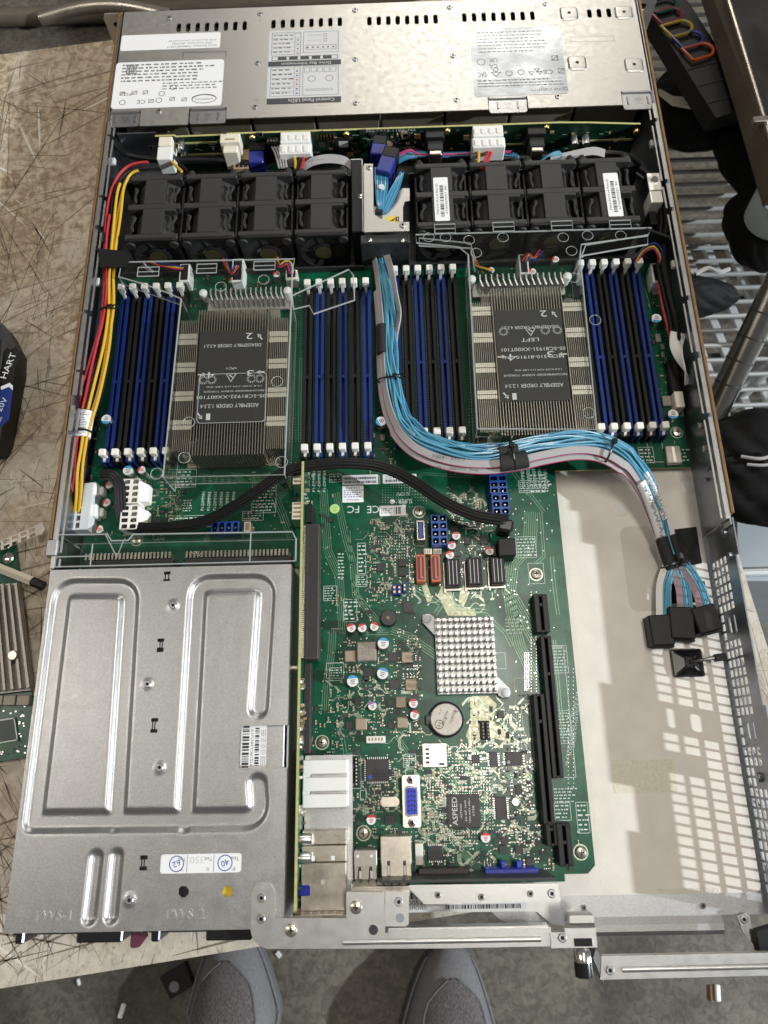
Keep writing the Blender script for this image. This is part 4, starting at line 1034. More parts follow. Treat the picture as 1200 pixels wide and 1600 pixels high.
# printing and little chips on the face
b = MB(); b.T = Matrix(((1,0,0,0),(0,0,-1,YB-.16),(0,1,0,0),(0,0,0,1)))
X, z = on_bp(608,201); b.text('BPN-SAS3-118A-N2', X, z-2, .02, 42, 2.2); b.text('REV 1.11', X+12, z-5, .02, 12, 1.4)
X, z = on_bp(335,247); b.text('FC CE', X, z, .02, 15, 3.4)
for k in range(60):
    X, z = on_bp(240+rnd()*740, 205+rnd()*38); b.quad(X, z, .02, .6+rnd()*5, .35, 0, 0)
b.T = None; b.build('printing', 'silk', bp)
b = MB()
for k in range(150):
    X, z = on_bp(random.choice((rnd()*180+500, rnd()*640+330)), 203+rnd()*46)
    w, h = random.choice(((1,.6),(.6,1),(1.6,.9),(2.6,2.2)))
    b.box(X-w,X+w,YB-.2-.8,YB-.15,z-h,z+h, random.choice((0,0,1)))
b.build('small_components', ['smd_dark','smd_tan'], bp, kind='stuff')
for k, (pa, pb, zz) in enumerate(((272,340,34),(275,345,22),(614,648,22),(787,840,22),(900,985,23))):
    xa, _ = PYZ(pa,225,YB); xb, _ = PYZ(pb,225,YB); b = MB(); b.box(xa,xb,YB-.5,YB-.15,zz,zz+1.6); b.build('ground_strip', 'pcb_edge', bp)
# shiny partition left of the backplane
q = MB(); q.T = XZ; xa, _ = PYZ(186,215,566); xb, _ = PYZ(246,215,566); q.prism([(xa,4),(xb,4),(xb,40),(xa,40)], -567, -566, 0, [rrect(xb-10,xb-8,14,28,.9)]); q.T = None; q.build('bay_partition', 'steel_dark', ch)

# ================================================================== motherboard: board, memory slots
BT = 8.1
mb = thing('motherboard', (200, 200, 1.3), 'large green server circuit board crowded with chips and sockets', 'circuit board')
outline = [(3.5,455),(3.5,213),(157,213),(157,19),(168,19),(168,14.5),(318,14.5),(318,18.5),(332,18.5),(336.8,23),(336.8,278),(433.5,278),(433.5,455)]
b = MB(); b.prism(outline, 6.4, BT-.03); b.build('board_core', 'pcb_edge', mb)
b = MB(); b.prism(outline, BT-.03, BT); board = b.build('board_face', 'pcb', mb)
for x, y in ((12,225),(330,240),(330,30),(425,300),(165,250),(250,120),(60,440),(300,440)):
    b = MB(); b.cyl(x,y,1.25,6.4,3,0,12); b.build('standoff', 'tin', mb)
L0 = 134.0
def dimm_mesh(m):
    b = MB(); h = L0/2
    for s in (-1,1): b.box(s*0.85, s*3.35, -h, h, 0, 8.2, 0, .35)
    b.box(-.85,.85,-h,h,0,1.5); b.box(-.85,.85,-8.5,-6.0,1.5,8.0)
    for s in (-1,1):
        b.box(-3.3,-1.05,s*h,s*(h+7),0,13,0,.4); b.box(1.05,3.3,s*h,s*(h+7),0,13,0,.4)
    return b.mesh('memory_slot', m, (0,0,0))[0]
DM = {c: dimm_mesh(m) for c, m in (('blue','dimm_blue'),('black','black_plastic'))}
b = MB()
for k in range(62):
    y = -L0/2+2+k*(L0-4)/61
    b.box(-4.3,-3.5,y-.42,y+.42,0,.5)
PINS = b.mesh('solder_pins', 'solder', (0,0,0))[0]
b = MB()
for s in (-1,1): b.box(s*.55,s*.98,-L0/2+3,L0/2-3,6.8,7.4)
CONT = b.mesh('contacts', 'gold', (0,0,0))[0]
def latch_mesh():
    b = MB(); b.T = YZ
    b.prism([(-2.8,0),(3.0,0),(3.2,10),(2.4,18.6),(-2.6,18.6),(-2.8,13.5),(-4.8,12),(-4.6,9.5),(-2.6,9)], -.98, .98); b.T = None
    b.box(-2.45,2.45,-2.6,2.4,13.2,19.0,0,.5)
    return b.mesh('latch', 'latch_white', (0,0,0))[0]
LT = latch_mesh()
def bank(xs, y0, y1, first, who):
    cyc = ['blue','black'] if first == 'blue' else ['black','blue']
    for k, x in enumerate(xs):
        o = put('memory_slot', DM[cyc[k%2]], (x, (y0+y1)/2, BT), mb, label='%s memory slot' % cyc[k%2])
        put('solder_pins', PINS, (x, (y0+y1)/2, BT), o, kind='stuff')
        put('latch', LT, (x, y0+.8, BT), o, rz=PI if False else 0); put('latch', LT, (x, y1-.8, BT), o, rz=PI)
bank([17.4+9.0*k for k in range(6)], 293.2, 431.5, 'blue', 'A'); bank([159.8+8.88*k for k in range(6)], 292.8, 430.6, 'black', 'B')
bank([226.4+8.88*k for k in range(6)], 302.6, 440.4, 'blue', 'C'); bank([368.0+8.95*k for k in range(6)], 302.4, 440.6, 'black', 'D')

# ================================================================== processor heat sinks
def heatsink(cx, w, yc0, yc1, ys0, ys1, bandsL, bandsR, lab_px, label, texts):
    zt, zs = 35.0, 31.0
    h = thing('cpu_heatsink', (cx, (yc0+yc1)/2, BT), label, 'heat sink')
    b = MB(); b.box(cx-w,cx+w,ys0,ys1,BT+2,BT+4.5,0,.4); b.box(cx-w+6,cx+w-6,ys0-4,ys1+4,BT+.05,BT+2.1); b.build('base_plate', 'fin_nickel', h)
    b = MB(); n = 27; cw = 25.5
    for k in range(n):
        x = cx-cw+2*cw*k/(n-1); b.box(x-.26,x+.26,yc0,yc1,BT+4.5,zt)
    b.build('centre_fins', 'fin_nickel', h, kind='stuff')
    b = MB(); xs = []
    for s in (-1,1):
        for k in range(10): xs.append((s, cx+s*(cw+1.4+k*(w-cw-2)/9.2)))
    for s, x in xs: b.box(x-.24,x+.24,ys0,ys1,BT+4.5,zs)
    b.build('side_fins', 'fin_nickel', h, kind='stuff')
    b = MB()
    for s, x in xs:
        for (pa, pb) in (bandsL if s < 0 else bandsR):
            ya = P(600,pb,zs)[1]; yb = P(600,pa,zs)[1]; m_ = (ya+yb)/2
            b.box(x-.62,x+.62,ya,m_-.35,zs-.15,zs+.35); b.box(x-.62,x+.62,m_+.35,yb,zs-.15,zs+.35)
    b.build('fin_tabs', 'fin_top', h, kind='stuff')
    x0,x1,y0,y1 = lab_px
    b = MB(); b.prism(rrect(x0,x1,y0,y1,.6), zt+.02, zt+.5); lb = b.build('label', 'label_black', h, label='black instruction label printed white upside down')
    b = MB(); W, H = x1-x0, y1-y0
    for s, fx, fy, fw, fh in texts:
        fx = 1-fx
        if s == 'arrowL' or s == 'arrowR' or s == 'arrowU' or s == 'arrowD':
            a = {'arrowL':180,'arrowR':0,'arrowU':125,'arrowD':-55}[s]; X, Y = x0+W*fx, y0+H*fy; ca, sa = math.cos(math.radians(a)), math.sin(math.radians(a))
            b.line2([(X-2.4*ca,Y-2.4*sa),(X+.8*ca,Y+.8*sa)], 1.0, zt+.56)
            b.add([(X+3*ca,Y+3*sa,zt+.56),(X+.4*ca-1.6*sa,Y+.4*sa+1.6*ca,zt+.56),(X+.4*ca+1.6*sa,Y+.4*sa-1.6*ca,zt+.56)], [(0,1,2)])
        elif s == 'dial':
            for q in range(14):
                a = 2*PI*q/14; X, Y = x0+W*fx, y0+H*fy; b.line2([(X+2.2*math.cos(a),Y+2.2*math.sin(a)),(X+3.3*math.cos(a),Y+3.3*math.sin(a))], .4, zt+.56)
        elif s == 'tri':
            X, Y = x0+W*fx, y0+H*fy; b.line2([(X-3.6,Y+2.2),(X+3.6,Y+2.2),(X,Y-4.0)], .5, zt+.56, 0, True); b.line2([(X-1,Y+1),(X+1,Y-.6)], .8, zt+.56)
        else: b.text(s, x0+W*fx, y0+H*fy, zt+.56, W*fw, fh, 180)
    b.build('printing', 'print_white', lb)
    return h
hl = heatsink(107.4, 40.0, 285.5, 402, 291, 396, ((513,530),(558,573),(603,618),(648,663)), ((513,530),(556,571),(601,616),(646,661)), (83.6,132.4,309.3,383.6),
  'nickel finned heat sink, its black label lacking the word LEFT',
  [('2',.26,.93,.10,5.2),('arrowU',.10,.92,0,0),('DISASSEMBLY ORDER 4.3.2.1',.50,.83,.84,2.6),('4',.80,.51,.12,5),('3',.22,.52,.10,5),('arrowR',.93,.52,0,0),('arrowL',.07,.53,0,0),('dial',.90,.46,0,0),('dial',.78,.46,0,0),('dial',.20,.46,0,0),('dial',.08,.46,0,0),
   ('tri',.50,.49,0,0),('>PC<',.50,.58,.16,2),('13.8 KGF-CM (12 LBF-IN)',.45,.385,.80,1.5),('RECOMMENDED SCREW TORQUE',.45,.335,.88,1.5),('05-SC81932-XX00T101',.48,.275,1.0,2.6),('ASSEMBLY ORDER 1.2.3.4',.50,.18,.84,2.9),('1',.80,.07,.06,5),('arrowD',.92,.08,0,0)])
hr = heatsink(322.6, 40.5, 294.5, 413, 299, 404, ((484,498),(525,540),(572,587),(615,628)), ((482,495),(521,536),(567,582),(611,625)), (297.8,346.2,320.0,393.6),
  'nickel finned heat sink whose black label reads LEFT',
  [('2',.26,.95,.10,5.2),('arrowU',.10,.94,0,0),('DISASSEMBLY ORDER 4.3.2.1',.48,.80,.84,2.4),('tri',.48,.76,0,0),('dial',.88,.76,0,0),('dial',.26,.76,0,0),('dial',.08,.76,0,0),('LEFT',.50,.66,.26,2.8),('05-SC81931-XX00T101',.46,.555,.94,2.8),('MCP-310-81910-0N',.46,.47,.86,2.6),
   ('4',.78,.47,.12,5.4),('3',.22,.49,.10,5.4),('arrowR',.94,.48,0,0),('arrowL',.04,.49,0,0),('13.8 KGF-CM (12 LBF-IN)',.42,.33,.68,1.6),('RECOMMENDED SCREW TORQUE',.47,.275,.92,1.8),('ASSEMBLY ORDER 1.2.3.4',.50,.16,.84,2.9),('1',.80,.05,.06,5),('arrowD',.92,.06,0,0)])
for h, pts in ((hl, ((290,698),(440,706))), (hr, ((757,664),(904,666),(889,473)))):
    for k, (x, y) in enumerate(pts):
        c = P(x, y, 22); b = MB(); b.lathe(*c, [(4.4,BT+4.5),(4.4,20),(4.6,21),(4.2,22),(2.0,22),(1.8,20.6)], 0, 18, mis=[0,0,0,0,1,1]); b.build('corner_screw', ['chrome','black_gloss'] if k != 1 else ['black_gloss','black_plastic'], h)
for h, pts in ((hl, ((285,712,318,690),)), (hr, ((762,684,790,668),(878,662,900,690)))):
    for q in pts:
        x0,x1,y0,y1 = PR(q[0],min(q[1],q[3]),q[2],max(q[1],q[3]),24); b = MB(); b.add([(x0,y0,22),(x1,y0,22),(x1,y1,27),(x0+2,y1,24),(x0,y0,12),(x1,y0,12),(x1,y1,12),(x0+2,y1,12)], [(0,1,2,3),(4,5,1,0),(5,6,2,1),(6,7,3,2),(7,4,0,3),(7,6,5,4)]); b.build('corner_bracket', 'tin', h)
# combs that cool the voltage regulators
for (pa, pb, py, lab) in ((327,444,463,'grey comb-shaped heat sink ahead of the heat sink without LEFT'), (745,880,441,'grey comb-shaped heat sink ahead of the heat sink reading LEFT')):
    xa, yc = P(pa,py,20); xb, _ = P(pb,py,20); v = thing('comb_heatsink', ((xa+xb)/2,yc,BT), lab, 'heat sink')
    b = MB(); b.box(xa-3,xb+3,yc-8,yc+4,BT+2.5,BT+4.5,0,.3); b.box(xa,xb,yc-7,yc+3,BT+.05,BT+2.5); b.build('base', 'fin_aluminium', v)
    n = 15
    for k in range(n):
        x = xa+(xb-xa)*(k+.5)/n; b = MB()
        b.add([(x-.5,yc+4,BT+4.5),(x+.5,yc+4,BT+4.5),(x+.5,yc+4,24),(x-.5,yc+4,24),(x-.5,yc-1,BT+4.5),(x+.5,yc-1,BT+4.5),(x+.5,yc-1,24),(x-.5,yc-1,24),(x+1.2,yc-6,BT+4.5),(x+2.4,yc-6,BT+4.5),(x+2.4,yc-6,23),(x+1.2,yc-6,23)],
              [(1,0,3,2),(0,4,7,3),(2,6,5,1),(3,7,6,2),(4,8,11,7),(6,10,9,5),(7,11,10,6),(8,9,10,11)]); b.build('fin', 'fin_aluminium', v)
    for x in (xa-4, xb+3): b = MB(); b.lathe(x,yc+1,[(2,BT+4.5),(3.4,22),(3.0,23.6),(1.2,24.4)],0,14); b.build('push_pin', 'white_plastic', v)
    for k in range(5 if pa < 500 else 1):
        x = xa+3+k*(xb-xa-14)/4.2; b = MB(); b.box(x,x+8.6,yc-17,yc-8.6,BT,BT+6,0,.4); b.build('choke', 'inductor', mb)

# ================================================================== clear air shrouds
def rim(parent, pts, r=.62, closed=False):
    if closed: pts = pts+[pts[0]]
    b = MB(); b.tube([Vector(p) for p in pts], r, 0, 6); b.build('rim', 'clear_rim', parent)
def shroud(lab, ctr, top, base_z, z, wings, clips, discs):
    s = thing('air_shroud', ctr, lab, 'air shroud')
    b = MB(); b.prism(top, z-1.4, z); b.build('top_panel', 'clear', s)
    rim(s, [(x,y,z-.6) for x,y in top], .6, True)
    for w in wings:
        b = MB(); b.prism(w, z-3.4, z-2.2); b.build('wing', 'clear', s); rim(s, [(x,y,z-2.6) for x,y in w], .62, True)
    for x0,x1,y0,y1 in clips:
        b = MB(); b.box(x0,x1,y0,y1,z-.8,z+1.2,0,.5); c = b.build('clip', 'clear', s)
        b = MB(); b.tube([(x0,y0,z+1.1),(x1,y0,z+1.1),(x1,y1,z+1.1),(x0,y1,z+1.1),(x0,y0,z+1.1)], .45, 0, 6); b.tube([(x0,(y0+y1)/2,z+1.1),(x1,(y0+y1)/2,z+1.1)], .35, 0, 6); b.build('rim', 'clear_rim', c)
    for px, py in discs:
        c = P(px, py, z); b = MB(); b.tube([(c[0]+4*math.cos(a*PI/9), c[1]+4*math.sin(a*PI/9), z+.1) for a in range(19)], .22, 0, 5); b.build('ejector_mark', 'clear_rim', s)
    return s
def wall(s, a, c, z0, z1):
    d = (Vector(c)-Vector(a)).normalized(); n = Vector((-d.y, d.x))*.6
    b = MB(); b.prism([(a[0]+n.x,a[1]+n.y),(c[0]+n.x,c[1]+n.y),(c[0]-n.x,c[1]-n.y),(a[0]-n.x,a[1]-n.y)], z0, z1); b.build('side_wall', 'clear', s)
    rim(s, [(a[0],a[1],z0),(a[0],a[1],z1)], .5); rim(s, [(c[0],c[1],z0),(c[0],c[1],z1)], .5); rim(s, [(a[0],a[1],z0),(c[0],c[1],z0)], .35)
Z4 = 40.0
tl, bl, br, tr = (69.0,409.0), (66.5,268.5), (148.5,268.0), (150.2,404.0)
topL = [tl, bl, br, tr, (150.5,432), (152,441), (22,443), (20.8,430), (40,423), (60,414)]
clips = []
for px0,py0,px1,py1 in ((216,419,249,433),(308,414,339,428),(397,410,430,423),(488,410,520,424)): clips.append(PR(px0,py0,px1,py1,Z4))
sl = shroud('clear plastic air shroud over the heat sink lacking the word LEFT', (108,345,BT), topL, BT, Z4,
  [[P(x,y,Z4-2.5) for x,y in ((456,462),(545,421),(552,430),(554,469),(490,490.6),(483,477.5),(459,483))]], clips[:3], ((345,448),(412,437),(295,660),(288,715),(433,596),(440,722),(245,740)))
wall(sl, tl, bl, 12, Z4-1.4); wall(sl, br, tr, 12, Z4-1.4); wall(sl, bl, br, 26, Z4-1.4); wall(sl, tl, (20.8,430), 30, Z4-1.4)
b = MB(); x0,x1,y0,y1 = PR(309,605,415,660,Z4+.1); b = MB(); rr = rrect(x0,x1,y0,y0+38,3); b.tube([(x,y,Z4+.1) for x,y in rr+[rr[0]]], .25, 0, 5); b.build('moulded_frame', 'clear_rim', sl)
def shroud_text(s, cx, cy, items):
    b = MB()
    for t, dx, dy, w, h in items: b.text(t, cx+dx, cy+dy, Z4+.12, w, h, 180)
    b.build('moulded_lettering', 'clear_rim', s)
tl, bl, br, tr = (282.0,452.0), (279.6,298), (360.6,295), (364.0,436)
topR = [bl, br, tr, (366,446), (416,452), (420,459), (243,459.5), (243.5,452), (275,447), (281.5,440)]
clips = []
for px0,py0,px1,py1 in ((679,352,711,366),(770,349,803,363),(861,347,894,361),(952,346,985,359)): clips.append(PR(px0,py0,px1,py1,Z4))
sr = shroud('clear plastic air shroud over the heat sink reading LEFT', (321,375,BT), topR, BT, Z4,
  [[P(x,y,Z4-2.5) for x,y in ((655,384),(655,372),(735,380),(742,402),(742,425),(736,388))], [P(x,y,Z4-2.5) for x,y in ((908,402),(915,383),(1012,367),(1012,382),(913,399))]], clips, ((670,371),(696,371),(733,375),(744,395),(786,371),(880,371),(918,368),(893,392),(970,368),(896,434),(920,645),(930,500)))
wall(sr, (281.8,440), bl, 12, Z4-1.4); wall(sr, br, tr, 12, Z4-1.4); wall(sr, bl, br, 26, Z4-1.4)

# ================================================================== clear guard in front of the power bay
cg = thing('clear_guard', (78, 217, BT), 'clear plastic guard over the power connectors ahead of the grey cover', 'guard')
b = MB(); b.prism([(2,207.2),(2,229),(34,228.5),(37,224),(48,224),(51,228),(155,227),(157.5,222),(157.5,207.2)], 40.8, 42.2); b.build('top_panel', 'clear', cg)
rim(cg, [(2,207.2,42.2),(2,229,42.2),(34,228.5,42.2),(37,224,42.2),(48,224,42.2),(51,228,42.2),(155,227,42.2),(157.5,222,42.2),(157.5,207.2,42.2)], .55); rim(cg, [(2,207.4,42.2),(157,207.4,42.2)], .5)
b = MB(); b.box(2,3.2,208,228,10,40.7); b.box(3.4,156,227.2,228.2,22,40.7); b.build('front_wall', 'clear', cg); rim(cg, [(2,228.8,10),(2,228.8,40.7)], .5); rim(cg, [(4,228.4,22),(156,227.6,22)], .4)
rim(cg, [(25,222,42.2),(25,207,42.2)], .45); rim(cg, [(2,214,42.2),(25,214,42.2)], .45); rim(cg, [(33,228,42.2),(40,214,38)], .45); rim(cg, [(40,214,38),(45,224,42)], .4); rim(cg, [(128,227,42.2),(128,208,42.2)], .4)
for xa, xb, nm in ((12,73,0),(80,152,0)):
    b = MB(); b.box(xa,xb,206.5,216,BT,24,0,.6); pcn = b.build('supply_socket', 'charcoal', mb)
    n = int((xb-xa)/2.6); b = MB()
    for k in range(n): x = xa+1.2+k*(xb-xa-2)/n; b.box(x,x+1.3,216.1,220.5,12,25); 
    b.build('contact_blades', 'tin', pcn, kind='stuff')
put('screw', SCREW_BRIGHT, (*P(322,866,BT+1), BT), mb)

# ================================================================== motherboard components
BUSY = []
def busy(px0, py0, px1, py1, g=2): BUSY.append((px0-g, py0-g, px1+g, py1+g))
def free(x, y): return not any(a <= x <= c and b_ <= y <= d for a, b_, c, d in BUSY)
def comp(name, px, h, m, c=.4, parent=mb, z0=BT, label=None):
    busy(*px); x0,x1,y0,y1 = PR(*px, z0+h); b = MB(); b.box(x0,x1,y0,y1,z0,z0+h,0,c)
    return b.build(name, m, parent, label=label), x0, x1, y0, y1, z0+h
# --- capacitors: can with a white top and a coloured segment
def cap_mesh(r, h, colr):
    b = MB(); b.lathe(0,0,[(r*1.02,0),(r*1.02,.8),(r*.96,1.2),(r,1.6),(r,h-.7),(r*.93,h-.25)],0,20,mis=[0]*6)
    pts = [(r*.9*math.cos(2*PI*i/24), r*.9*math.sin(2*PI*i/24)) for i in range(24)]
    b.add([(x,y,h) for x,y in pts], [tuple(range(24))], 1)
    b.add([(x,y,h-.25) for x,y in [(p[0]/.9*.93,p[1]/.9*.93) for p in pts]]+[(x,y,h) for x,y in pts], [(i,(i+1)%24,24+(i+1)%24,24+i) for i in range(24)], 0, True)
    seg = [(r*.9*math.cos(a), r*.9*math.sin(a)) for a in [math.radians(25+130*k/10) for k in range(11)]]
    b.add([(x,y,h+.05) for x,y in seg], [tuple(range(11))], 2)
    for k in range(3): b.quad(0, -r*.1-r*.28*(k-1)*1.0-.2, h+.06, r*(.8-.1*k), r*.14, 0, 3)
    return b.mesh('capacitor', ['cap_silver','cap_white',colr,'ink_red' if colr == 'cap_red' else 'ink_grey'], (0,0,0))[0]
CAPS = {(c, s): cap_mesh(r, h, 'cap_'+c) for c in ('red','blue','purple') for s, r, h in (('s',3.1,8.5),('l',4.0,10.5),('m',3.0,8.0))}
def cap(x, y, c, s='s', rot=None):
    h = {'s':8.5,'l':10.5,'m':8.0}[s]; r = {'s':3.1,'l':4,'m':3}[s]
    busy(x-r*2.8, y-r*2.8, x+r*2.8, y+r*2.8)
    put('capacitor', CAPS[(c,s)], (*P(x,y,BT+h), BT), mb, rz=(rot if rot is not None else (rnd()-.5)*.8))
for x, y in ((713,837),(706,852),(703,867),(765,861),(549,981),(566,981),(585,979),(646,1099),(648,1117),(580,1281),(759,1309)): cap(x,y,'red','s')
for x, y in ((599,1005),(598,1052),(551,1064),(200,735),(1026,497),(1052,647),(166,655)): cap(x,y,'blue','l', 3.0 if y < 700 else None)
cap(582,1103,'purple','m'); cap(595,658,'blue','l',2.0)
for x, y in ((221,734),(170,757),(166,785),(155,827),(432,428),(362,437),(767,422),(868,405),(832,424)): cap(x,y,'red','s',1.2)
# --- connector grids (power sockets): body with a ring of cells
def grid_socket(px, h, m, nx, ny, name='power_socket', wall=.7, parent=mb, hole='black_plastic', lab=None, clip=None):
    busy(*px); x0,x1,y0,y1 = PR(*px, BT+h); b = MB(); hs = []
    cw, chh = (x1-x0)/nx, (y1-y0)/ny
    for i in range(nx):
        for j in range(ny): hs.append(rrect(x0+i*cw+wall, x0+(i+1)*cw-wall, y0+j*chh+wall, y0+(j+1)*chh-wall, .5, 1))
    b.prism([(x0,y0),(x1,y0),(x1,y1),(x0,y1)], BT, BT+h, 0, hs); b.box(x0+.2,x1-.2,y0+.2,y1-.2,BT+.05,BT+h*.45,1)
    o = b.build(name, [m, hole], mb, label=lab)
    b = MB()
    for i in range(nx):
        for j in range(ny): cx, cy = x0+(i+.5)*cw, y0+(j+.5)*chh; b.box(cx-.45,cx+.45,cy-.45,cy+.45,BT+h*.45,BT+h*.9)
    b.build('contact_pins', 'tin', o, kind='stuff')
    if clip:
        b = MB(); s = clip; xa = x1 if s > 0 else x0; b.add([(xa,y0+1.5,BT+h-.5),(xa,y1-1.5,BT+h-.5),(xa+s*5,y1-3,BT+h-6),(xa+s*5,y0+3,BT+h-6),(xa,y0+1.5,BT+1),(xa,y1-1.5,BT+1),(xa+s*5,y1-3,BT+1),(xa+s*5,y0+3,BT+1)], [(0,3,2,1),(3,7,6,2),(0,4,7,3),(1,2,6,5)]); b.build('clip', m, o)
    return o
grid_socket((765,733,792,771), 13, 'plug_blue', 2, 4); grid_socket((769,772,796,804), 13, 'plug_blue', 2, 3)
grid_socket((674,804,699,851), 13, 'plug_blue', 2, 4)
grid_socket((190,748,217,786), 14, 'latch_white', 2, 4, hole='smd_tan', clip=1); grid_socket((188,789,215,827), 14, 'latch_white', 2, 4, hole='smd_tan', clip=1)
grid_socket((330,815,373,833), 12, 'plug_blue', 4, 1)
o, x0,x1,y0,y1,z = comp('small_header', (381,815,392,831), 8, 'ivory', .3); b = MB(); b.box(x0+1,x1-1,y0+1,y1-1,z-.05,z+.05); b.build('opening', 'smd_tan', o)
# usb riser, sata, mini-sas
o, x0,x1,y0,y1,z = comp('usb_socket', (651,813,664,844), 12, 'tin', .3); b = MB(); b.box(x0+.9,x1-.9,y0+1,y1-1,z-.02,z+.06,0); b.box(x0+1.6,x1-1.8,y0+1.6,y1-1.6,z+.06,z+.3,1); b.build('tongue', ['black_plastic','plug_blue'], o)
for px in ((650,866,665,909),(673,866,688,909)):
    o, x0,x1,y0,y1,z = comp('sata_socket', px, 9, 'orange_plug', .5, label='orange data socket'); b = MB(); b.prism(rrect(x0+1.1,x1-1.1,y0+1.4,y1-1.4,1), z+.01, z+.12, 0); q = b.build('opening', 'burgundy', o)
    b = MB(); b.box((x0+x1)/2-.5,(x0+x1)/2+.7,y0+2.2,y1-2.2,z+.12,z+.5); b.box((x0+x1)/2+.7,(x0+x1)/2+1.6,y0+2.2,y0+3.4,z+.12,z+.5); b.build('tongue', 'orange_plug', o)
for px in ((662,857,675,866),(677,857,690,866)):
    o, x0,x1,y0,y1,z = comp('small_header', px, 5, 'ivory', .3); b = MB()
    for k in range(3): b.box(x0+.8+k*1.6,x0+1.4+k*1.6,y0+.8,y1-.8,z,z+.2)
    b.build('pin_row', 'smd_tan', o)
for px in ((697,873,719,916),(730,871,753,914),(767,870,789,912)):
    o, x0,x1,y0,y1,z = comp('data_socket', px, 10, 'black_plastic', .4, label='black slotted data socket'); b = MB()
    for k in range(3): b.box(x0+2.0+k*2.5, x0+2.35+k*2.5, y0+1.4, y1-1.4, z, z+.25)
    b.build('slot_ribs', 'paper_grey', o); b = MB(); b.box(x0-1.2,x0-.2,y0-2.5,y1-1,BT,BT+3); b.box(x0-1.2,x1+.6,y0-1.4,y0-.2,BT,BT+3.5); b.build('shell', 'tin', o)
for k, px in enumerate(((613,913,619.5,929),(621,913,627,929),(629.5,910,635,925))):
    o, x0,x1,y0,y1,z = comp('jumper', px, 6, 'navy', .3); b = MB()
    for f in (.28,.7): b.box(x0+.7,x1-.7,y0+(y1-y0)*f-.6,y0+(y1-y0)*f+.6,z,z+.15)
    b.build('pin_pair', 'gold', o)
# buzzer
busy(592,950,622,981); c = P(607,965,BT+7); b = MB(); b.lathe(*c,[(5.4,BT),(5.5,BT+6.2),(5.0,BT+7),(1.2,BT+7),(1.0,BT+6.2)],0,24,mis=[0,0,0,1,1]); b.build('buzzer', ['chip_black','smd_tan'], mb)
# chipset heat sink: pin grid, two ears with push pins
busy(660,952,802,1098); zt = BT+13
x0,x1,y0,y1 = PR(682,962,777,1083,zt)
chs = thing('chipset_heatsink', ((x0+x1)/2,(y0+y1)/2,BT), 'silver pin-grid heat sink with two white push pins at its corners', 'heat sink')
b = MB(); b.box(x0,x1,y0,y1,BT+2.4,BT+4.4,0,.3); b.box(x0+6,x1-6,y0+8,y1-8,BT+.02,BT+2.4); b.build('base', 'fin_aluminium', chs)
nxp, nyp = 10, 11; cw, chh = (x1-x0)/nxp, (y1-y0)/nyp
b = MB(); b.box(-cw*.30,cw*.30,-chh*.27,chh*.27,0,8.6,0,.25); PINM = b.mesh('pin', 'fin_aluminium', (0,0,0))[0]
for i in range(nxp):
    for j in range(nyp): put('pin', PINM, (x0+(i+.5)*cw, y0+(j+.5)*chh, BT+4.4), chs)
for (ex, ey), (qx, qy) in (((667,966),(x0,y1)),((791,1082),(x1,y0))):
    e = P(ex,ey,BT+6); s = 1 if qx == x0 else -1
    b = MB(); b.prism([(e[0]-2.6*s,e[1]+2.8*s),(e[0]+2.4*s,e[1]+3*s),(qx,qy+s*1) ,(qx+s*.0,qy-s*11),(e[0]-2.8*s,e[1]-2.4*s)], BT+2.6, BT+4.2); b.build('ear', 'white_plastic', chs)
    b = MB(); b.lathe(*e,[(1.6,BT),(1.8,BT+4),(3.0,BT+4.3),(3.0,BT+5.6),(2.2,BT+6.2)],0,18); b.build('push_pin', 'white_dull', chs)
# inductors and chips
for px in ((557,1002,588,1033),): 
    o, x0,x1,y0,y1,z = comp('inductor', px, 5, 'inductor', .8); b = MB()
    for k, s in enumerate(('1R3','151','362')): b.text(s, (x0+x1)/2+1.8-2.2*k, (y0+y1)/2, z+.06, 4.6, 1.4, 90)
    b.build('printing', 'ink_grey', o)
for px in ((538,1016,556,1034),(627,1018,645,1036),(633,1060,652,1079),(618,1088,635,1106),(555,1122,573,1141),(620,1120,637,1138)): comp('inductor', px, 3.5, 'inductor_tan', .6)
CH = [(607,1019,622,1034),(609,1062,624,1077),(567,1043,582,1057),(554,1091,563,1104),(605,1093,615,1103),(606,1127,615,1138),(540,1127,551,1139),(630,941,646,956),(588,880,600,893),(623,873,635,885),(623,887,635,900),(705,821,716,829),(726,838,734,850),(750,836,762,850),
      (601,1274,617,1288),(780,1321,792,1334),(805,1321,817,1334),(783,1307,795,1320),(822,1340,833,1353),(777,1110,788,1122),(602,772,604,774),(515,808,522,816),(505,1085,506,1086),(238,810,252,820),(768,1138,769,1139),(637,1022,638,1023),(805,1226,815,1241)]
for px in CH:
    if px[2]-px[0] < 4: continue
    comp('chip', px, 1.4, 'chip_black', .15)
def qfp(px, h=2.0, sides='all', pitch=1.1, name='chip', label=None):
    o, x0,x1,y0,y1,z = comp(name, px, h, 'chip_black', .25, label=label); b = MB()
    n = int((x1-x0-1.5)/pitch)
    if sides in ('all','tb'):
        for k in range(n):
            x = x0+1+k*(x1-x0-2)/max(1,n-1)
            for y, s in ((y1,1),(y0,-1)): b.box(x-.22,x+.22,y,y+s*1.2,BT+.05,BT+.5)
    if sides in ('all','lr'):
        n = int((y1-y0-1.5)/pitch)
        for k in range(n):
            y = y0+1+k*(y1-y0-2)/max(1,n-1)
            for x, s in ((x1,1),(x0,-1)): b.box(x,x+s*1.2,y-.22,y+.22,BT+.05,BT+.5)
    b.build('legs', 'solder', o, kind='stuff'); return o, x0, x1, y0, y1, z
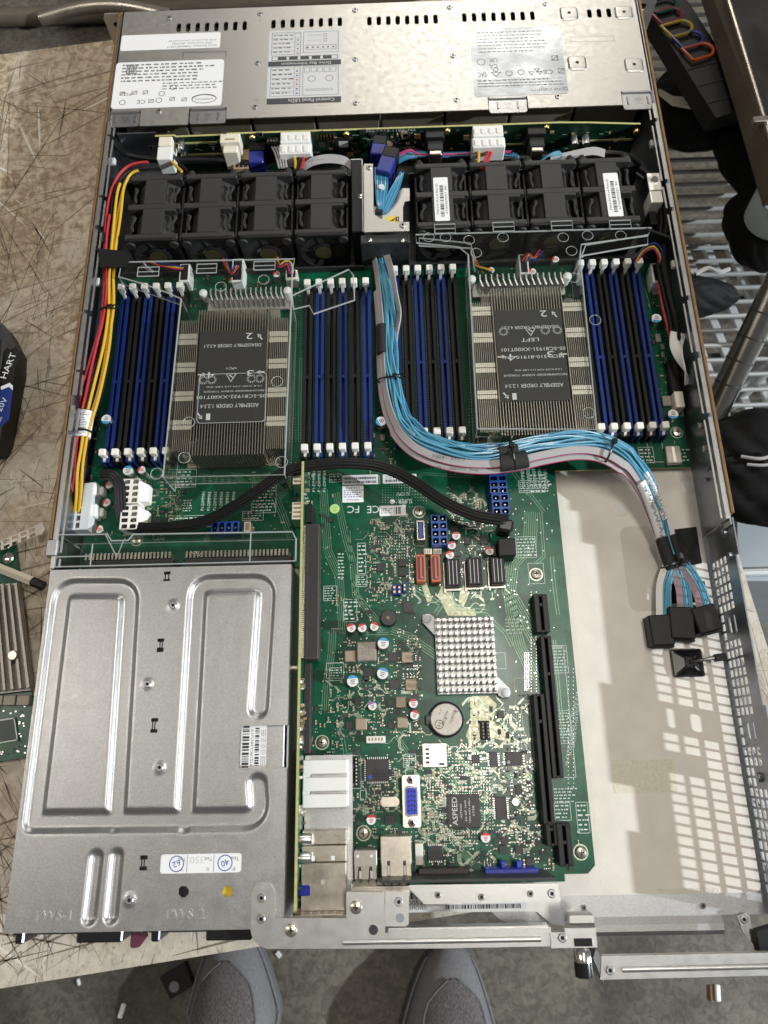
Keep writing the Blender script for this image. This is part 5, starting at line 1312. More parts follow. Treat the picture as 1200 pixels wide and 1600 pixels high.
o, x0,x1,y0,y1,z = qfp((572,1186,608,1221)); b = MB(); b.cyl(x0+2.6,y0+2.6,z,z+.06,1.3,0,12); b.build('dot', 'ink_blue', o); b = MB(); b.text('ALTERA', (x0+x1)/2-1,(y0+y1)/2,z+.05,7,1.6,100); micro_text(b,x0+4,x1-2,y0+2,y0+5,z+.05,2,0); b.build('printing', 'charcoal', o)
o, x0,x1,y0,y1,z = comp('graphics_chip', (699,1241,750,1294), 1.8, 'chip_black', .3, label='square black management chip with white lettering')
b = MB(); b.text('ASPEED', x0+4.6, (y0+y1)/2, z+.05, 16, 3.2, 90); b.text('AST2500', x0+8.4, (y0+y1)/2, z+.05, 8, 1.2, 90); b.text('A2-GP 1643', x0+11.2, (y0+y1)/2, z+.05, 12, 1.1, 90); b.text('TAN AAX 600-1', x0+13.6, (y0+y1)/2, z+.05, 14, 1.1, 90); b.text('2TE8', x0+16, (y0+y1)/2, z+.05, 6, 1.1, 90); b.cyl(x0+1.6,y0+1.6,z,z+.05,.6,0,8); b.build('printing', 'print_white', o)
qfp((737,1179,750,1193), 1.4); qfp((765,1175,778,1198), 1.6, 'lr'); o, x0,x1,y0,y1,z = qfp((790,1175,817,1196), 2.2, 'lr'); b = MB(); b.cyl(x0+1.8,y0+2,z,z+.05,1.0,0,12); b.build('dot', 'paper_grey', o)
qfp((668,1322,692,1345), 1.8, 'tb'); qfp((774,1245,792,1281), 1.2, 'lr'); qfp((783,1307,795,1320), 1.2, 'lr')
b = MB(); busy(799,1247,813,1260); c = P(806,1253,BT+2); b.lathe(*c,[(2.6,BT),(2.6,BT+1.6),(2.2,BT+2)],0,16); b.build('crystal', 'tin', mb)
busy(594,1246,624,1261); x0,x1,y0,y1 = PR(594,1246,624,1261,BT+3); b = MB(); b.prism(rrect(x0,x1,y0,y1,2.6,5), BT, BT+1); b.prism(rrect(x0+.5,x1-.5,y0+.5,y1-.5,2.2,5), BT+1, BT+3); b.build('crystal', 'tin', mb)
# coin cell in its holder
busy(664,1092,732,1156); zc = BT+5; c = P(697,1124,zc)
b = MB(); b.lathe(*c,[(10.6,BT),(11.2,BT+1),(11.2,BT+4.4),(10.2,BT+4.8)],0,32); b.box(c[0]-13,c[0]-9,c[1]-3,c[1]+3,BT,BT+4,0,.4); hold = b.build('battery_holder', 'black_gloss', mb)
coin = thing('coin_cell', (c[0],c[1],BT+4.8), 'silver coin cell battery in its black round holder', 'battery')
b = MB(); b.lathe(*c,[(10.0,BT+4.8),(10.0,BT+5.6),(9.5,BT+6.1)],0,32); b.build('can', 'stainless', coin) if 'stainless' in MATS else (mat('stainless',(0.40,0.38,0.35),.48,1.0,noise=.06,nscale=400), b.build('can','stainless',coin))
b = MB(); z = BT+6.16
b.text('muRata', c[0]-.5, c[1]+.6, z, 9.5, 2.2, 250); b.text('CR2032', c[0]+4.2, c[1]+1.6, z, 8.6, 1.6, 250); b.text('+', c[0]+6.4, c[1]+4.6, z, 2.4, 2.4, 0); b.ring2(c[0]-4.6,c[1]-3,z,2.6,.5); b.text('M', c[0]-4.6,c[1]-3,z,2.4,2.2,250); b.text('3V 3Z', c[0]-3.6,c[1]+4.6,z,4,1,250)
b.build('engraving', 'ink_band', coin)
# memory card socket, headers
o, x0,x1,y0,y1,z = comp('card_socket', (660,1161,698,1199), 2.0, 'fin_top', .4); b = MB()
for k in range(4): b.box(x0+2,x0+4.4,y1-3-k*2.6-1.4,y1-3-k*2.6,z,z+.08)
b.box(x1-5,x1-1.6,y0+1.2,y0+2.6,z,z+.08); b.build('contacts', 'smd_dark', o)
o, x0,x1,y0,y1,z = comp('pin_header', (572,1150,602,1161), 5, 'latch_white', .4); b = MB()
for k in range(5): b.box(x0+1.6+k*2.0,x0+2.6+k*2.0,y0+1.2,y1-1,z,z+.2)
b.build('pin_row', 'smd_tan', o)
o, x0,x1,y0,y1,z = comp('pin_header', (649,1318,661,1352), 6, 'ivory', .4); b = MB(); b.box(x0+1.1,x1-1.1,y0+1.4,y1-1.4,z-.02,z+.06); b.build('opening', 'white_dull', o)
o, x0,x1,y0,y1,z = comp('pin_header', (554,1183,560,1229), 5, 'black_plastic', .2); b = MB()
for k in range(8): b.box((x0+x1)/2-.4,(x0+x1)/2+.4,y0+1+k*2.1,y0+1.9+k*2.1,z,z+1.4)
b.build('pin_row', 'solder', o)
for px in ((751,1126,758,1156),(759,1126,765,1156)):
    o, x0,x1,y0,y1,z = comp('pin_header', px, 3, 'black_plastic', .2); b = MB()
    for k in range(5): b.box((x0+x1)/2-.4,(x0+x1)/2+.4,y0+1+k*2.1,y0+1.9+k*2.1,z,z+2.5)
    b.build('pin_row', 'inductor_tan', o)
# vga socket seen from above
busy(626,1208,660,1296); zv = BT+10; x0,x1,y0,y1 = PR(629,1211,657,1293,zv)
b = MB(); b.prism(rrect(x0,x1,y0,y1,1.4), BT+8, zv); b.box(x0+1,x1-1,y0+1,y1-1,BT,BT+8); vg = b.build('video_socket', 'fin_top', mb, label='blue fifteen-hole video socket on a bright plate')
cx, cy = (x0+x1)/2, (y0+y1)/2; dx, dy = (x1-x0)*.37, (y1-y0)*.30
b = MB(); b.prism([(cx-dx*.6,cy-dy),(cx+dx,cy-dy*.92),(cx+dx,cy+dy*.92),(cx-dx*.6,cy+dy),(cx-dx,cy+dy*.86),(cx-dx,cy-dy*.86)], zv, zv+1.4); b.build('shroud', 'chrome', vg)
b = MB(); b.prism([(cx-dx*.45,cy-dy*.86),(cx+dx*.8,cy-dy*.8),(cx+dx*.8,cy+dy*.8),(cx-dx*.45,cy+dy*.86),(cx-dx*.8,cy+dy*.74),(cx-dx*.8,cy-dy*.74)], zv+1.4, zv+2.0); ins = b.build('insert', 'vga_blue', vg)
b = MB()
for i in range(3):
    for j in range(5): b.cyl(cx-dx*.42+i*dx*.42, cy-dy*.6+j*dy*.3+(i%2)*.5, zv+2.0, zv+2.05, .55, 0, 8)
b.build('holes', 'black_plastic', ins)
for f in (.09,.91): b = MB(); b.lathe(cx, y0+(y1-y0)*f, [(2.6,zv),(2.6,zv+2),(1.3,zv+2.1),(1.1,zv+1)],0,6,mis=[0,0,1,1],sm=False); b.build('hex_nut', ['chrome','black_plastic'], vg)
# rear ports
o, x0,x1,y0,y1,z = comp('usb_port', (553,1328,589,1375), 15, 'stainless', .4); b = MB()
for f in (.22,.70): b.prism([(x0+(x1-x0)*f-1,y0+.5),(x0+(x1-x0)*f+1.6,y0+.5),(x0+(x1-x0)*f+1.2,y0+7),(x0+(x1-x0)*f-.4,y0+7)], z+.01, z+.1)
b.build('spring_slots', 'steel_black', o); b = MB()
for f in (.28,.76): b.box(x0+(x1-x0)*f-.7,x0+(x1-x0)*f+.7,y0+.8,y0+4.8,z+.1,z+.5); 
for f in (.15,.75): b.box(x0+(x1-x0)*f-.5,x0+(x1-x0)*f+1,y1-4,y1-2.6,z,z+.3)
b.build('spring_tabs', 'cap_white', o)
o, x0,x1,y0,y1,z = comp('network_port', (595,1306,643,1373), 14, 'tin', .5); b = MB()
for f in (.25,.77): b.box(x0+(x1-x0)*f-.9,x0+(x1-x0)*f+.9,y0+1.5,y0+9.5,z+.01,z+.1)
b.build('spring_slots', 'steel_black', o); b = MB()
for f in (.25,.77): b.box(x0+(x1-x0)*f-.7,x0+(x1-x0)*f+.7,y0+1.8,y0+7,z+.1,z+.5)
b.build('spring_tabs', 'cap_white', o)
o, x0,x1,y0,y1,z = comp('blue_socket', (758,1357,842,1370), 12, 'vga_blue', .5, label='long blue socket along the board edge')
b = MB()
for f in (.31,.60): b.box(x0+(x1-x0)*f,x0+(x1-x0)*f+2.6,y1,y1+4,BT+6,z,0,.3)
b.build('pegs', 'vga_blue', o)
o, x0,x1,y0,y1,z = comp('video_port', (654,1357,734,1371), 9, 'brown_slot', .4); b = MB()
for f in (.32,.58): b.box(x0+(x1-x0)*f,x0+(x1-x0)*f+2,y1,y1+2.6,BT,BT+4)
b.build('pegs', 'black_plastic', o)
# expansion slots on the right
def pcie(pt, pb, w, h=11, parent=mb, name='expansion_slot', lab=None, key=.28):
    (xa,ya), (xb,yb) = P(*pt,BT+h), P(*pb,BT+h); x = (xa+xb)/2; busy(min(pt[0],pb[0])-w*1.4,pt[1],max(pt[0],pb[0])+w*1.4,pb[1],0)
    b = MB()
    for s in (-1,1): b.box(x+s*.9,x+s*w/2,yb,ya,BT,BT+h,0,.4)
    b.box(x-.9,x+.9,yb,ya,BT,BT+h*.45); b.box(x-.9,x+.9,ya-1.4,ya,BT+h*.45,BT+h); b.box(x-.9,x+.9,yb,yb+1.4,BT+h*.45,BT+h); k = ya-(ya-yb)*key; b.box(x-.9,x+.9,k-.9,k+.9,BT+h*.45,BT+h-.3)
    o = b.build(name, 'black_plastic', parent, label=lab); b = MB(); n = int((ya-yb-4)/1.25)
    for i in range(n):
        y = yb+2+i*1.25
        for s in (-1,1): b.box(x+s*1.7,x+s*(w/2-.8),y,y+.65,BT+h,BT+h+.12)
    b.build('contacts', 'charcoal', o, kind='stuff')
pcie((845,928),(848,988), 9, lab='short black expansion slot'); pcie((851,993),(874,1216), 7.0, 10, lab='long thin black expansion slot')
pcie((842,1084),(858,1288), 7.2, 12, lab='long black expansion slot overlapping the thin one', key=.22); pcie((861,1286),(864,1322), 7, 10); pcie((881,1286),(885,1354), 8.5, 11, key=.45)
# board screws
for x, y in ((655,799),(838,897),(908,1332),(503,1160),(568,1302),(1058,675),(213,843)):
    c = P(x,y,BT+1); busy(x-13,y-13,x+13,y+13); b = MB(); b.ring2(*c,BT+.09,4.2,.8,0,20); b.build('screw_pad', 'trace_silver', mb); put('screw', SCREW_CROSS, (*c, BT+.1), mb)
# corner of the board on the right
o, x0,x1,y0,y1,z = comp('data_port', (1041,696,1065,724), 5, 'tin', .5); b = MB(); b.box((x0+x1)/2-1,(x0+x1)/2+1,y0+1,y1-1,z,z+.3); b.build('rib', 'fin_top', o)
for px, h, m in (((1055,611,1069,636),9,'ivory'),((1035,618,1051,634),3,'inductor'),((1024,521,1034,534),2,'inductor'),((1020,444,1030,460),3,'inductor'),((1034,536,1039,545),1.4,'fin_top'),((1034,549,1039,558),1.4,'fin_top')): comp('connector' if m == 'ivory' else 'inductor', px, h, m)
fh = []
for px, h, m in (((1019,411,1034,441),13,'white_dull'),((811,397,826,428),14,'white_dull'),((362,404,380,440),13,'white_plastic'),((280,412,296,440),12,'white_plastic'),((446,421,464,436),11,'ivory')):
    o, x0,x1,y0,y1,z = comp('fan_socket', px, h, m, .5); b = MB(); b.box(x0+1.2,x1-1.2,y0+1.5,y1-1,z,z+.1); b.build('opening', 'black_plastic', o); fh.append(((x0+x1)/2,(y0+y1)/2,z))
o,x0,x1,y0,y1,z = comp('board_chip', (573,683,585,697), 2, 'chip_black', .2)
comp('chip', (594,678,602,688), 2, 'inductor')
# ---------------------------------------------------------------- stickers and printing
def sticker(px, lab, z=BT+.05):
    busy(*px); x0,x1,y0,y1 = PR(*px,z); b = MB(); b.prism(rrect(x0,x1,y0,y1,.5), z, z+.1); return b.build('sticker', 'paper', mb, label=lab), x0,x1,y0,y1,z+.15
o,x0,x1,y0,y1,z = sticker((535,742,591,757), 'white bar-code sticker'); b = MB(); barcode(b,x0+1.5,x1-1.5,y0+4,y0+5.6,z,0,.55); barcode(b,x0+1.5,x1-1.5,y0+1,y0+2.6,z,0,.55); b.build('printing','ink',o)
o,x0,x1,y0,y1,z = sticker((598,741,651,755), 'white bar-code sticker under the black cable'); b = MB(); barcode(b,x0+2,x1-4,y0+1,y0+3,z,0,.55); micro_text(b,x0+2,x1-3,y0+3.4,y1-.5,z,2,0); b.build('printing','ink',o)
o,x0,x1,y0,y1,z = sticker((535,759,568,785), 'square white firmware sticker'); b = MB(); b.text('AMI Aptio', (x0+x1)/2, y0+2, z, 9, 1.5, 180); micro_text(b,x0+1,x1-1,y0+3.4,y1-2.8,z,4,0); b.text('296392', (x0+x1)/2, y1-1.7, z, 10.5, 1.3, 180); b.build('printing','ink_blue',o)
o,x0,x1,y0,y1,z = sticker((593,790,634,806), 'small white code sticker'); b = MB(); micro_text(b,x0+1.2,x0+9,y0+1.5,y1-1.5,z,3,0); barcode(b,x0+10.5,x0+15,y0+1.2,y1-1.2,z,0,.6); b.build('printing','smd_dark',o)
SZ = BT+.07
b = MB(); c = P(523,795,BT); b.cyl(*c,BT+.02,BT+.09,3.5,0,24); g = b.build('green_dot', 'dot_green', mb); b = MB(); b.text('QC', c[0],c[1]+1,BT+.12,3,1.3,180); b.text('OK', c[0],c[1]-1,BT+.12,2.6,1.2,180); b.build('printing','ink_grey',g)
busy(510,780,660,810); busy(597,755,668,790)
b = MB()
def st(s, px, py, w, h, rot=180): c = P(px,py,BT); b.text(s, c[0], c[1], SZ, w, h, rot)
st('FC', 552,796,8.2,5.2); st('CE',583,796,8.6,5.4); st('SUPER', 633,783,10,3.4); c = P(613,784,BT); b.cyl(*c,BT+.02,SZ,1.8,0,14); st('X11DPU', 630,772,9,2.6); st('REV 1.10', 647,759,6,1.5)
for k in range(4):
    st('P1-DIMMB%d' % (k+1), 482+k*8.3, 752, 16, 2.0, 90)
for k in range(6): st('P1-DIMMA%d' % (k+1), 317+k*9.5, 783, 14, 2.2, 90)
for k in range(5): st('P2-DIMMD%d' % (k+1), 817+k*9, 748, 15, 2.2, 90)
st('JPW1', 250,842,7,1.6); st('SLOT1 CPU1 PCI-E 3.0 X16', 896,1130,40,1.3,78); st('SLOT2 CPU2 PCI-E 3.0 X8', 901,1120,38,1.3,78); st('SLOT3 PCI-E 3.0 X16', 890,1150,36,1.3,78)
# little printed frames and unreadable captions
for (x0_,y0_,x1_,y1_,rows) in ((516,742,532,752,2),(585,745,592,755,2),(558,900,572,915,4),(560,850,570,895,7),(507,917,525,937,5),(528,863,538,905,8),(538,938,556,970,5),(790,965,822,992,5),(865,1010,885,1050,8),(870,1112,890,1160,10),(866,1230,900,1255,5),(868,1256,890,1280,4),(903,1255,918,1300,6),(808,840,836,870,6),(812,752,850,768,5),(720,1040,724,1080,1),(828,740,862,770,6),(277,735,305,760,5),(286,780,300,800,5),(265,807,330,822,3),(1000,700,1020,722,4),(1060,700,1075,722,4),(395,760,430,800,8),(380,800,410,812,3),(516,1045,532,1062,4),(640,995,650,1020,5),(632,1180,648,1200,6)):
    qx0,qx1,qy0,qy1 = PR(x0_,y0_,x1_,y1_,BT)
    micro_text(b,qx0,qx1,qy0,qy1,SZ,rows,0,.5,.4)
    if rnd() < .6: b.line2([(qx0-.6,qy0-.6),(qx1+.6,qy0-.6),(qx1+.6,qy1+.6),(qx0-.6,qy1+.6)], .28, SZ, 0, True)
for px in ((550,1180,564,1232),(649,1314,662,1356),(563,1235,572,1250),(808,1060,830,1200),(769,1020,790,1045),(510,1036,537,1060),(858,1010,890,1215),(826,880,850,912),(1013,688,1036,722)):
    qx0,qx1,qy0,qy1 = PR(*px,BT); b.line2([(qx0,qy0),(qx1,qy0),(qx1,qy1),(qx0,qy1)], .3, SZ, 0, True)
b.build('printing', 'silk', mb, kind='stuff')
# ---------------------------------------------------------------- copper traces
b = MB()
def bundle(pts, n, pitch, w=.28, mi=0, off0=None):
    q = [Vector(P(x,y,BT)) for x,y in pts]; k = len(q); nr = []
    for i in range(k):
        d0 = (q[i]-q[i-1]).normalized() if i else None; d1 = (q[i+1]-q[i]).normalized() if i < k-1 else None
        d0 = d0 or d1; d1 = d1 or d0; t = (d0+d1).normalized(); nn = Vector((-t.y,t.x)); nr.append(nn/max(.5,nn.dot(Vector((-d0.y,d0.x)))))
    for a in range(n):
        o_ = (a-(n-1)/2)*pitch; b.line2([(p+m_*o_)[:] for p, m_ in zip(q, nr)], w, BT+.03, mi)
bundle([(505,765),(512,860),(530,900),(536,990)],5,1.32,.4); bundle([(525,770),(540,840),(552,880),(556,930),(600,985)],4,1.40,.4); bundle([(545,830),(550,905),(565,945)],2,1.55,.4)
bundle([(520,985),(518,1020),(510,1070),(508,1110)],4,1.40,.4); bundle([(612,985),(640,995),(690,1030)],4,1.55,.4); bundle([(575,990),(606,990)],2,1.40,.4); bundle([(830,800),(828,850),(800,880),(795,925),(838,1000)],7,1.47,.4)
bundle([(800,700),(803,740),(850,800)],2,1.86,.4); bundle([(795,925),(800,960),(812,1010),(836,1060)],6,1.40,.4); bundle([(862,870),(866,915),(872,960)],2,1.86,.4); bundle([(866,1000),(880,1150)],2,1.55,.4); bundle([(845,800),(850,870),(838,880)],2,1.55,.4)
bundle([(650,920),(690,945),(680,960)],2,2.17,.5); bundle([(690,915),(715,950),(760,955)],2,2.17,.5); bundle([(760,960),(790,990),(800,1010)],2,1.86,.4)
bundle([(640,760),(660,740),(740,745)],2,1.55,.4); bundle([(415,740),(440,800),(455,840)],4,1.55,.4); bundle([(360,745),(420,752),(445,775)],6,1.24,.4); bundle([(310,745),(340,748),(400,748)],4,1.40,.4); bundle([(275,770),(285,830)],3,1.86,.4)
bundle([(470,560),(468,690)],2,1.86,.4); bundle([(455,600),(452,700)],2,1.55,.4); bundle([(575,470),(578,690)],2,2.17,.4); bundle([(1010,450),(1050,600)],2,2.17,.4)
bundle([(660,1180),(700,1175),(735,1200)],3,1.24,.4); bundle([(700,1200),(720,1235)],4,1.24,.4); bundle([(755,1250),(775,1220),(800,1210)],4,1.08,.4); bundle([(620,1150),(640,1180),(640,1205)],3,1.24,.4); bundle([(740,1085),(770,1110),(800,1150),(810,1190)],2,1.55,.4); bundle([(700,1300),(720,1330),(740,1350)],4,1.08,.4)
bundle([(535,1150),(540,1180),(560,1178)],2,1.86,.4); bundle([(812,1110),(818,1165)],2,2.17,.4); bundle([(770,1215),(830,1215)],3,0.93,.4); bundle([(670,1255),(695,1260)],5,1.08,.4); bundle([(755,1275),(772,1265)],5,1.08,.4)
b.build('copper_traces', 'trace', mb, kind='stuff')
# fine fan-out tracks with 45 degree bends between the chips
b = MB(); random.seed(41)
def track(x, y, n=3):
    pts = [P(x,y,BT)]; a = random.choice((0,90,180,270))
    for _ in range(n):
        l = 1.2+4.5*rnd(); q = pts[-1]; pts.append((q[0]+l*math.cos(math.radians(a)), q[1]+l*math.sin(math.radians(a)))); a += random.choice((-45,45))
    for o in range(random.choice((1,2,3,4))):
        b.line2([(p[0]+o*.62*abs(math.sin(math.radians(a))), p[1]+o*.62*abs(math.cos(math.radians(a)))) for p in pts], .24, BT+.035)
for x0_,y0_,x1_,y1_,n in ((655,1085,835,1350,240),(560,1180,700,1345,110),(575,815,650,935,50),(535,1000,655,1150,70),(700,775,790,860,50),(690,915,790,960,30),(225,742,285,830,30)):
    for _ in range(n):
        x, y = x0_+(x1_-x0_)*rnd(), y0_+(y1_-y0_)*rnd()
        if free(x,y): track(x, y, random.choice((2,3,4)))
b.build('fanout_tracks', 'trace_silver', mb, kind='stuff')
# copper pour near the chipset and coin cell, board glare put into its colour
for q in ([(690,916),(704,918),(712,948),(742,952),(744,962),(700,962),(684,930)], [(735,1088),(762,1087),(776,1100),(770,1128),(800,1150),(795,1160),(760,1150),(738,1165),(728,1150),(735,1128)], [(655,905),(664,905),(676,938),(668,942)], [(720,920),(728,912),(732,930),(724,950),(716,940)]):
    b = MB(); b.prism([P(x,y,BT) for x,y in q], BT+.005, BT+.025); b.build('pour_glare', 'glare_copper', mb)
# ---------------------------------------------------------------- small surface parts, vias (too many to count)
b = MB()
def smd(x, y, z=BT):
    k = rnd(); s = .8+.5*rnd(); r = rnd() < .5; w, h = (1.1*s,.62*s) if r else (.62*s,1.1*s)
    c = P(x,y,z)
    if k < .40:
        b.box(c[0]-w*.62,c[0]+w*.62,c[1]-h*.62,c[1]+h*.62,z,z+.7,0)
        if r: b.box(c[0]-w,c[0]-w*.63,c[1]-h*.6,c[1]+h*.6,z,z+.66,2); b.box(c[0]+w*.63,c[0]+w,c[1]-h*.6,c[1]+h*.6,z,z+.66,2)
        else: b.box(c[0]-w*.6,c[0]+w*.6,c[1]-h,c[1]-h*.63,z,z+.66,2); b.box(c[0]-w*.6,c[0]+w*.6,c[1]+h*.63,c[1]+h,z,z+.66,2)
    elif k < .66: b.box(c[0]-w*.7,c[0]+w*.7,c[1]-h*.7,c[1]+h*.7,z,z+.6,1)
    elif k < .72: b.box(c[0]-w*1.4,c[0]+w*1.4,c[1]-h*1.4,c[1]+h*1.4,z,z+1.0,1)
    else:
        for q in range(2): b.box(c[0]-w*.5+q*w*.9,c[0]-w*.1+q*w*.9,c[1]-.25,c[1]+.25,z,z+.12,2)
SEEN = set()
def scatter(x0, y0, x1, y1, n):
    for _ in range(int(n*1.5)):
        x, y = x0+(x1-x0)*rnd(), y0+(y1-y0)*rnd()
        x, y = round(x/6.5)*6.5+(rnd()-.5)*.7, round(y/5.2)*5.2+(rnd()-.5)*.7
        if free(x, y) and (round(x/6.5),round(y/5.2)) not in SEEN: SEEN.add((round(x/6.5),round(y/5.2))); smd(x, y)
scatter(575,812,650,935,190); scatter(534,1000,655,1150,330); scatter(655,1085,835,1350,330); scatter(560,1175,700,1345,330); scatter(700,775,790,860,150); scatter(225,742,285,830,140)
scatter(1015,440,1068,690,160); scatter(512,1150,560,1300,70); scatter(690,830,770,905,90); scatter(800,1150,845,1345,150); scatter(480,1100,540,1200,60); scatter(215,430,470,480,150); scatter(455,720,520,820,30)
scatter(735,420,900,470,100); scatter(580,640,625,740,60); scatter(120,640,160,840,70); scatter(600,1000,665,1095,110); scatter(845,1285,905,1360,40); scatter(150,830,260,850,30); scatter(380,735,470,830,50)
scatter(520,920,640,990,60); scatter(665,1085,760,1240,40)
# neat rows of resistor packs
for (x0_,y0_,dx,dy,n) in ((517,1080,0,7,5),(528,1080,0,7,5),(604,955,0,0,1),(622,957,5,0,6),(574,938,6,0,6),(690,1230,6,0,10),(740,1300,6,0,10),(760,1240,0,7,6),(745,1205,7,0,8),(596,1240,0,6,4),(672,1300,5,0,5),(806,1265,0,7,7),(700,1215,6,0,8),(575,870,0,8,6),(583,842,0,6,5),(650,1145,0,0,1)):
    for k in range(n): smd(x0_+dx*k, y0_+dy*k)
b.build('surface_parts', ['smd_tan','smd_dark','solder'], mb, kind='stuff')
b = MB()
def dots(x0, y0, x1, y1, nx, ny, s=.34):
    for i in range(nx):
        for j in range(ny):
            x, y = x0+(x1-x0)*i/max(1,nx-1), y0+(y1-y0)*j/max(1,ny-1); c = P(x,y,BT)
            b.add([(c[0]-s,c[1],BT+.05),(c[0],c[1]-s,BT+.05),(c[0]+s,c[1],BT+.05),(c[0],c[1]+s,BT+.05)], [(0,1,2,3)])
dots(598,758,640,785,11,8); dots(640,758,666,792,7,8); dots(612,830,636,872,7,10); dots(578,838,584,855,2,5); dots(668,1215,690,1235,6,5); dots(636,1040,652,1058,4,4); dots(588,838,604,850,5,4); dots(702,1180,728,1235,6,12,.28); dots(752,1200,765,1235,4,8); dots(636,1300,650,1315,3,3); dots(714,1168,732,1180,5,3)
dots(640,870,648,930,2,12); dots(524,1118,548,1150,5,4,.25); dots(690,1298,746,1318,14,5,.26); dots(688,1242,696,1292,3,12,.26); dots(753,1242,770,1300,5,13,.26); dots(702,1236,748,1240,14,2,.26)
dots(830,925,838,1080,2,34,.3); dots(846,995,850,1075,1,20,.3); dots(888,1045,896,1230,2,30,.25); dots(820,1020,826,1078,3,24,.34); dots(462,470,470,690,2,50,.3); dots(733,440,740,690,2,50,.3)
for _ in range(700):
    x, y = 500+rnd()*370, 740+rnd()*620
    if free(x,y): c = P(x,y,BT); s = .22+.15*rnd(); b.add([(c[0]-s,c[1]-s,BT+.045),(c[0]+s,c[1]-s,BT+.045),(c[0]+s,c[1]+s,BT+.045),(c[0]-s,c[1]+s,BT+.045)],[(0,1,2,3)])
b.build('solder_dots', 'solder', mb, kind='stuff')

# ================================================================== riser card standing on edge with its side slot
rc = thing('riser_card', (160.6, 140, BT), 'green riser card standing on edge beside the power bay', 'circuit board')
b = MB(); b.T = YZ; b.prism([(6,12),(278,12),(278,38),(6,38)], 159.8, 161.4); b.T = None; rcb = b.build('board', 'pcb_edge', rc)
b = MB(); b.box(161.4,161.5,6,278,12,37.9); b.build('board_face', 'pcb', rc)
x0,_ = P(476,920,33); x1,ya = P(499,818,33); _,yb = P(487,1030,33)
b = MB(); b.box(161.6,x1,yb,ya,20,33,0,.5); sl = b.build('expansion_slot', 'brown_slot', rc, label='long brown expansion slot on the riser')
b = MB(); b.box(161.6,164,yb,ya,33,33.3); b.box(165.0,x1-.8,yb+1,ya-1,33,33.15); b.build('key_line', 'charcoal', sl)
b = MB(); n = 70
for k in range(n): b.box(161.6,162.6,yb+1+k*(ya-yb-2)/n,yb+1.7+k*(ya-yb-2)/n,33.3,34.0)
b.build('pins', 'tin', sl, kind='stuff')
x0_,x1_,y0_,y1_ = PR(480,787,488,816,28); b = MB(); b.box(161.6,x1_,y0_,y1_,BT+2,28,0,.4); b.build('board_socket', 'black_plastic', rc)
for py0, py1 in ((728,757),(784,812)):
    _,_,y0_,y1_ = PR(455,py0,468,py1,30); b = MB(); b.box(152.5,159.7,y0_,y1_,14,30,0,.4); o = b.build('metal_socket', 'fin_top', rc); b = MB()
    for k in range(4): b.box(153.6,158.4,y0_+1.6+k*3,y0_+3+k*3,30,30.1)
    b.build('slits', 'smd_tan', o)
b = MB(); random.seed(11)
for k in range(120):
    y = 8+rnd()*268
    if 120 < y < 243: continue
    z = 16+rnd()*20; b.box(161.5,162.2+rnd()*1.6,y-.7,y+.7,z-.5,z+.5,random.choice((0,1,2)))
for k in range(60):
    y = 128+rnd()*6 if k < 10 else 96+rnd()*24; z = 26+rnd()*10; b.box(161.5,163,y-.9,y+.9,z-.6,z+.6,random.choice((0,1,1,2)))
b.build('surface_parts', ['smd_tan','smd_dark','solder'], rc, kind='stuff')
x_, y_ = P(455,1044,30); b = MB(); b.T = Matrix(((0,0,1,152),(1,0,0,y_),(0,1,0,30),(0,0,0,1))); b.lathe(0,0,[(1.8,0),(1.8,7.6)],0,12); b.T = None; b.build('standoff', 'tin', rc)
# dark side strip of the slot below the brown connector
_,_,y0_,y1_ = PR(470,1035,482,1178,26); b = MB(); b.box(161.6,166,y0_,y1_,14,24,0,.4); o = b.build('lower_slot', 'charcoal', rc)
# network card with cages on the riser
nc = thing('network_card', (178, 45, BT), 'network card with white slotted heat sink and metal port cages', 'network card')
x0,x1,y0,y1 = PR(469,1180,551,1422,17); b = MB(); b.box(162.2,x1,y0+2,y1,14.2,15.4); b.build('card_plate', 'steel', nc)
zt = 30; x0,x1,y0,y1 = PR(473,1187,543,1262,zt)
hh = y1-y0; bars = ((0,.28),(.34,.63),(.70,1.0)); b = MB(); b.box(x0,x1,y0,y1,15.5,22,0,.3); hs_ = b.build('heat_sink', 'fin_aluminium', nc)
for f0, f1 in bars:
    b = MB(); b.box(x0,x1-.4,y0+hh*f0,y0+hh*f1,22,zt,0,.4); b.build('fin', 'white_plastic', hs_)
b = MB()
for f in (.31,.665): b.box(x0,x0+4,y0+hh*(f-.03),y0+hh*(f+.035),22,zt-.02)
b.build('fin_bridge', 'white_plastic', hs_)
for py0, py1, zz in ((1297,1320,27),(1321,1347,28),(1348,1424,29)):
    x0,x1,y0,y1 = PR(472,py0,541,py1,zz); b = MB(); b.box(162.4,x1,y0+.15,y1,15.5,zz,0,.3); cg_ = b.build('port_cage', 'tin', nc)
    if zz > 27:
        b = MB(); ts = ((.25,.1),(.7,.1)) if zz == 28 else ((.47,.55),)
        for fx, fy in ts: b.box(x0+(x1-x0)*fx-1,x0+(x1-x0)*fx+1,y0+(y1-y0)*fy,y0+(y1-y0)*fy+2.4,zz,zz+.25)
        b.build('spring_tab', 'cap_white', cg_)
for x, y in ((472,1312),(474,1341)):
    c = P(x,y,30); b = MB(); b.T = Matrix(((0,0,1,161.6),(1,0,0,c[1]),(0,1,0,29),(0,0,0,1))); b.lathe(0,0,[(3.4,0),(3.4,6),(3.0,7)],0,16); b.T = None; b.build('capacitor', 'cap_silver', rc)
x0,x1,y0,y1 = PR(468,1384,484,1400,32); b = MB(); b.box(161.6,x1,y0,y1,24,32,0,.4); b.build('blue_block', 'vga_blue', rc)

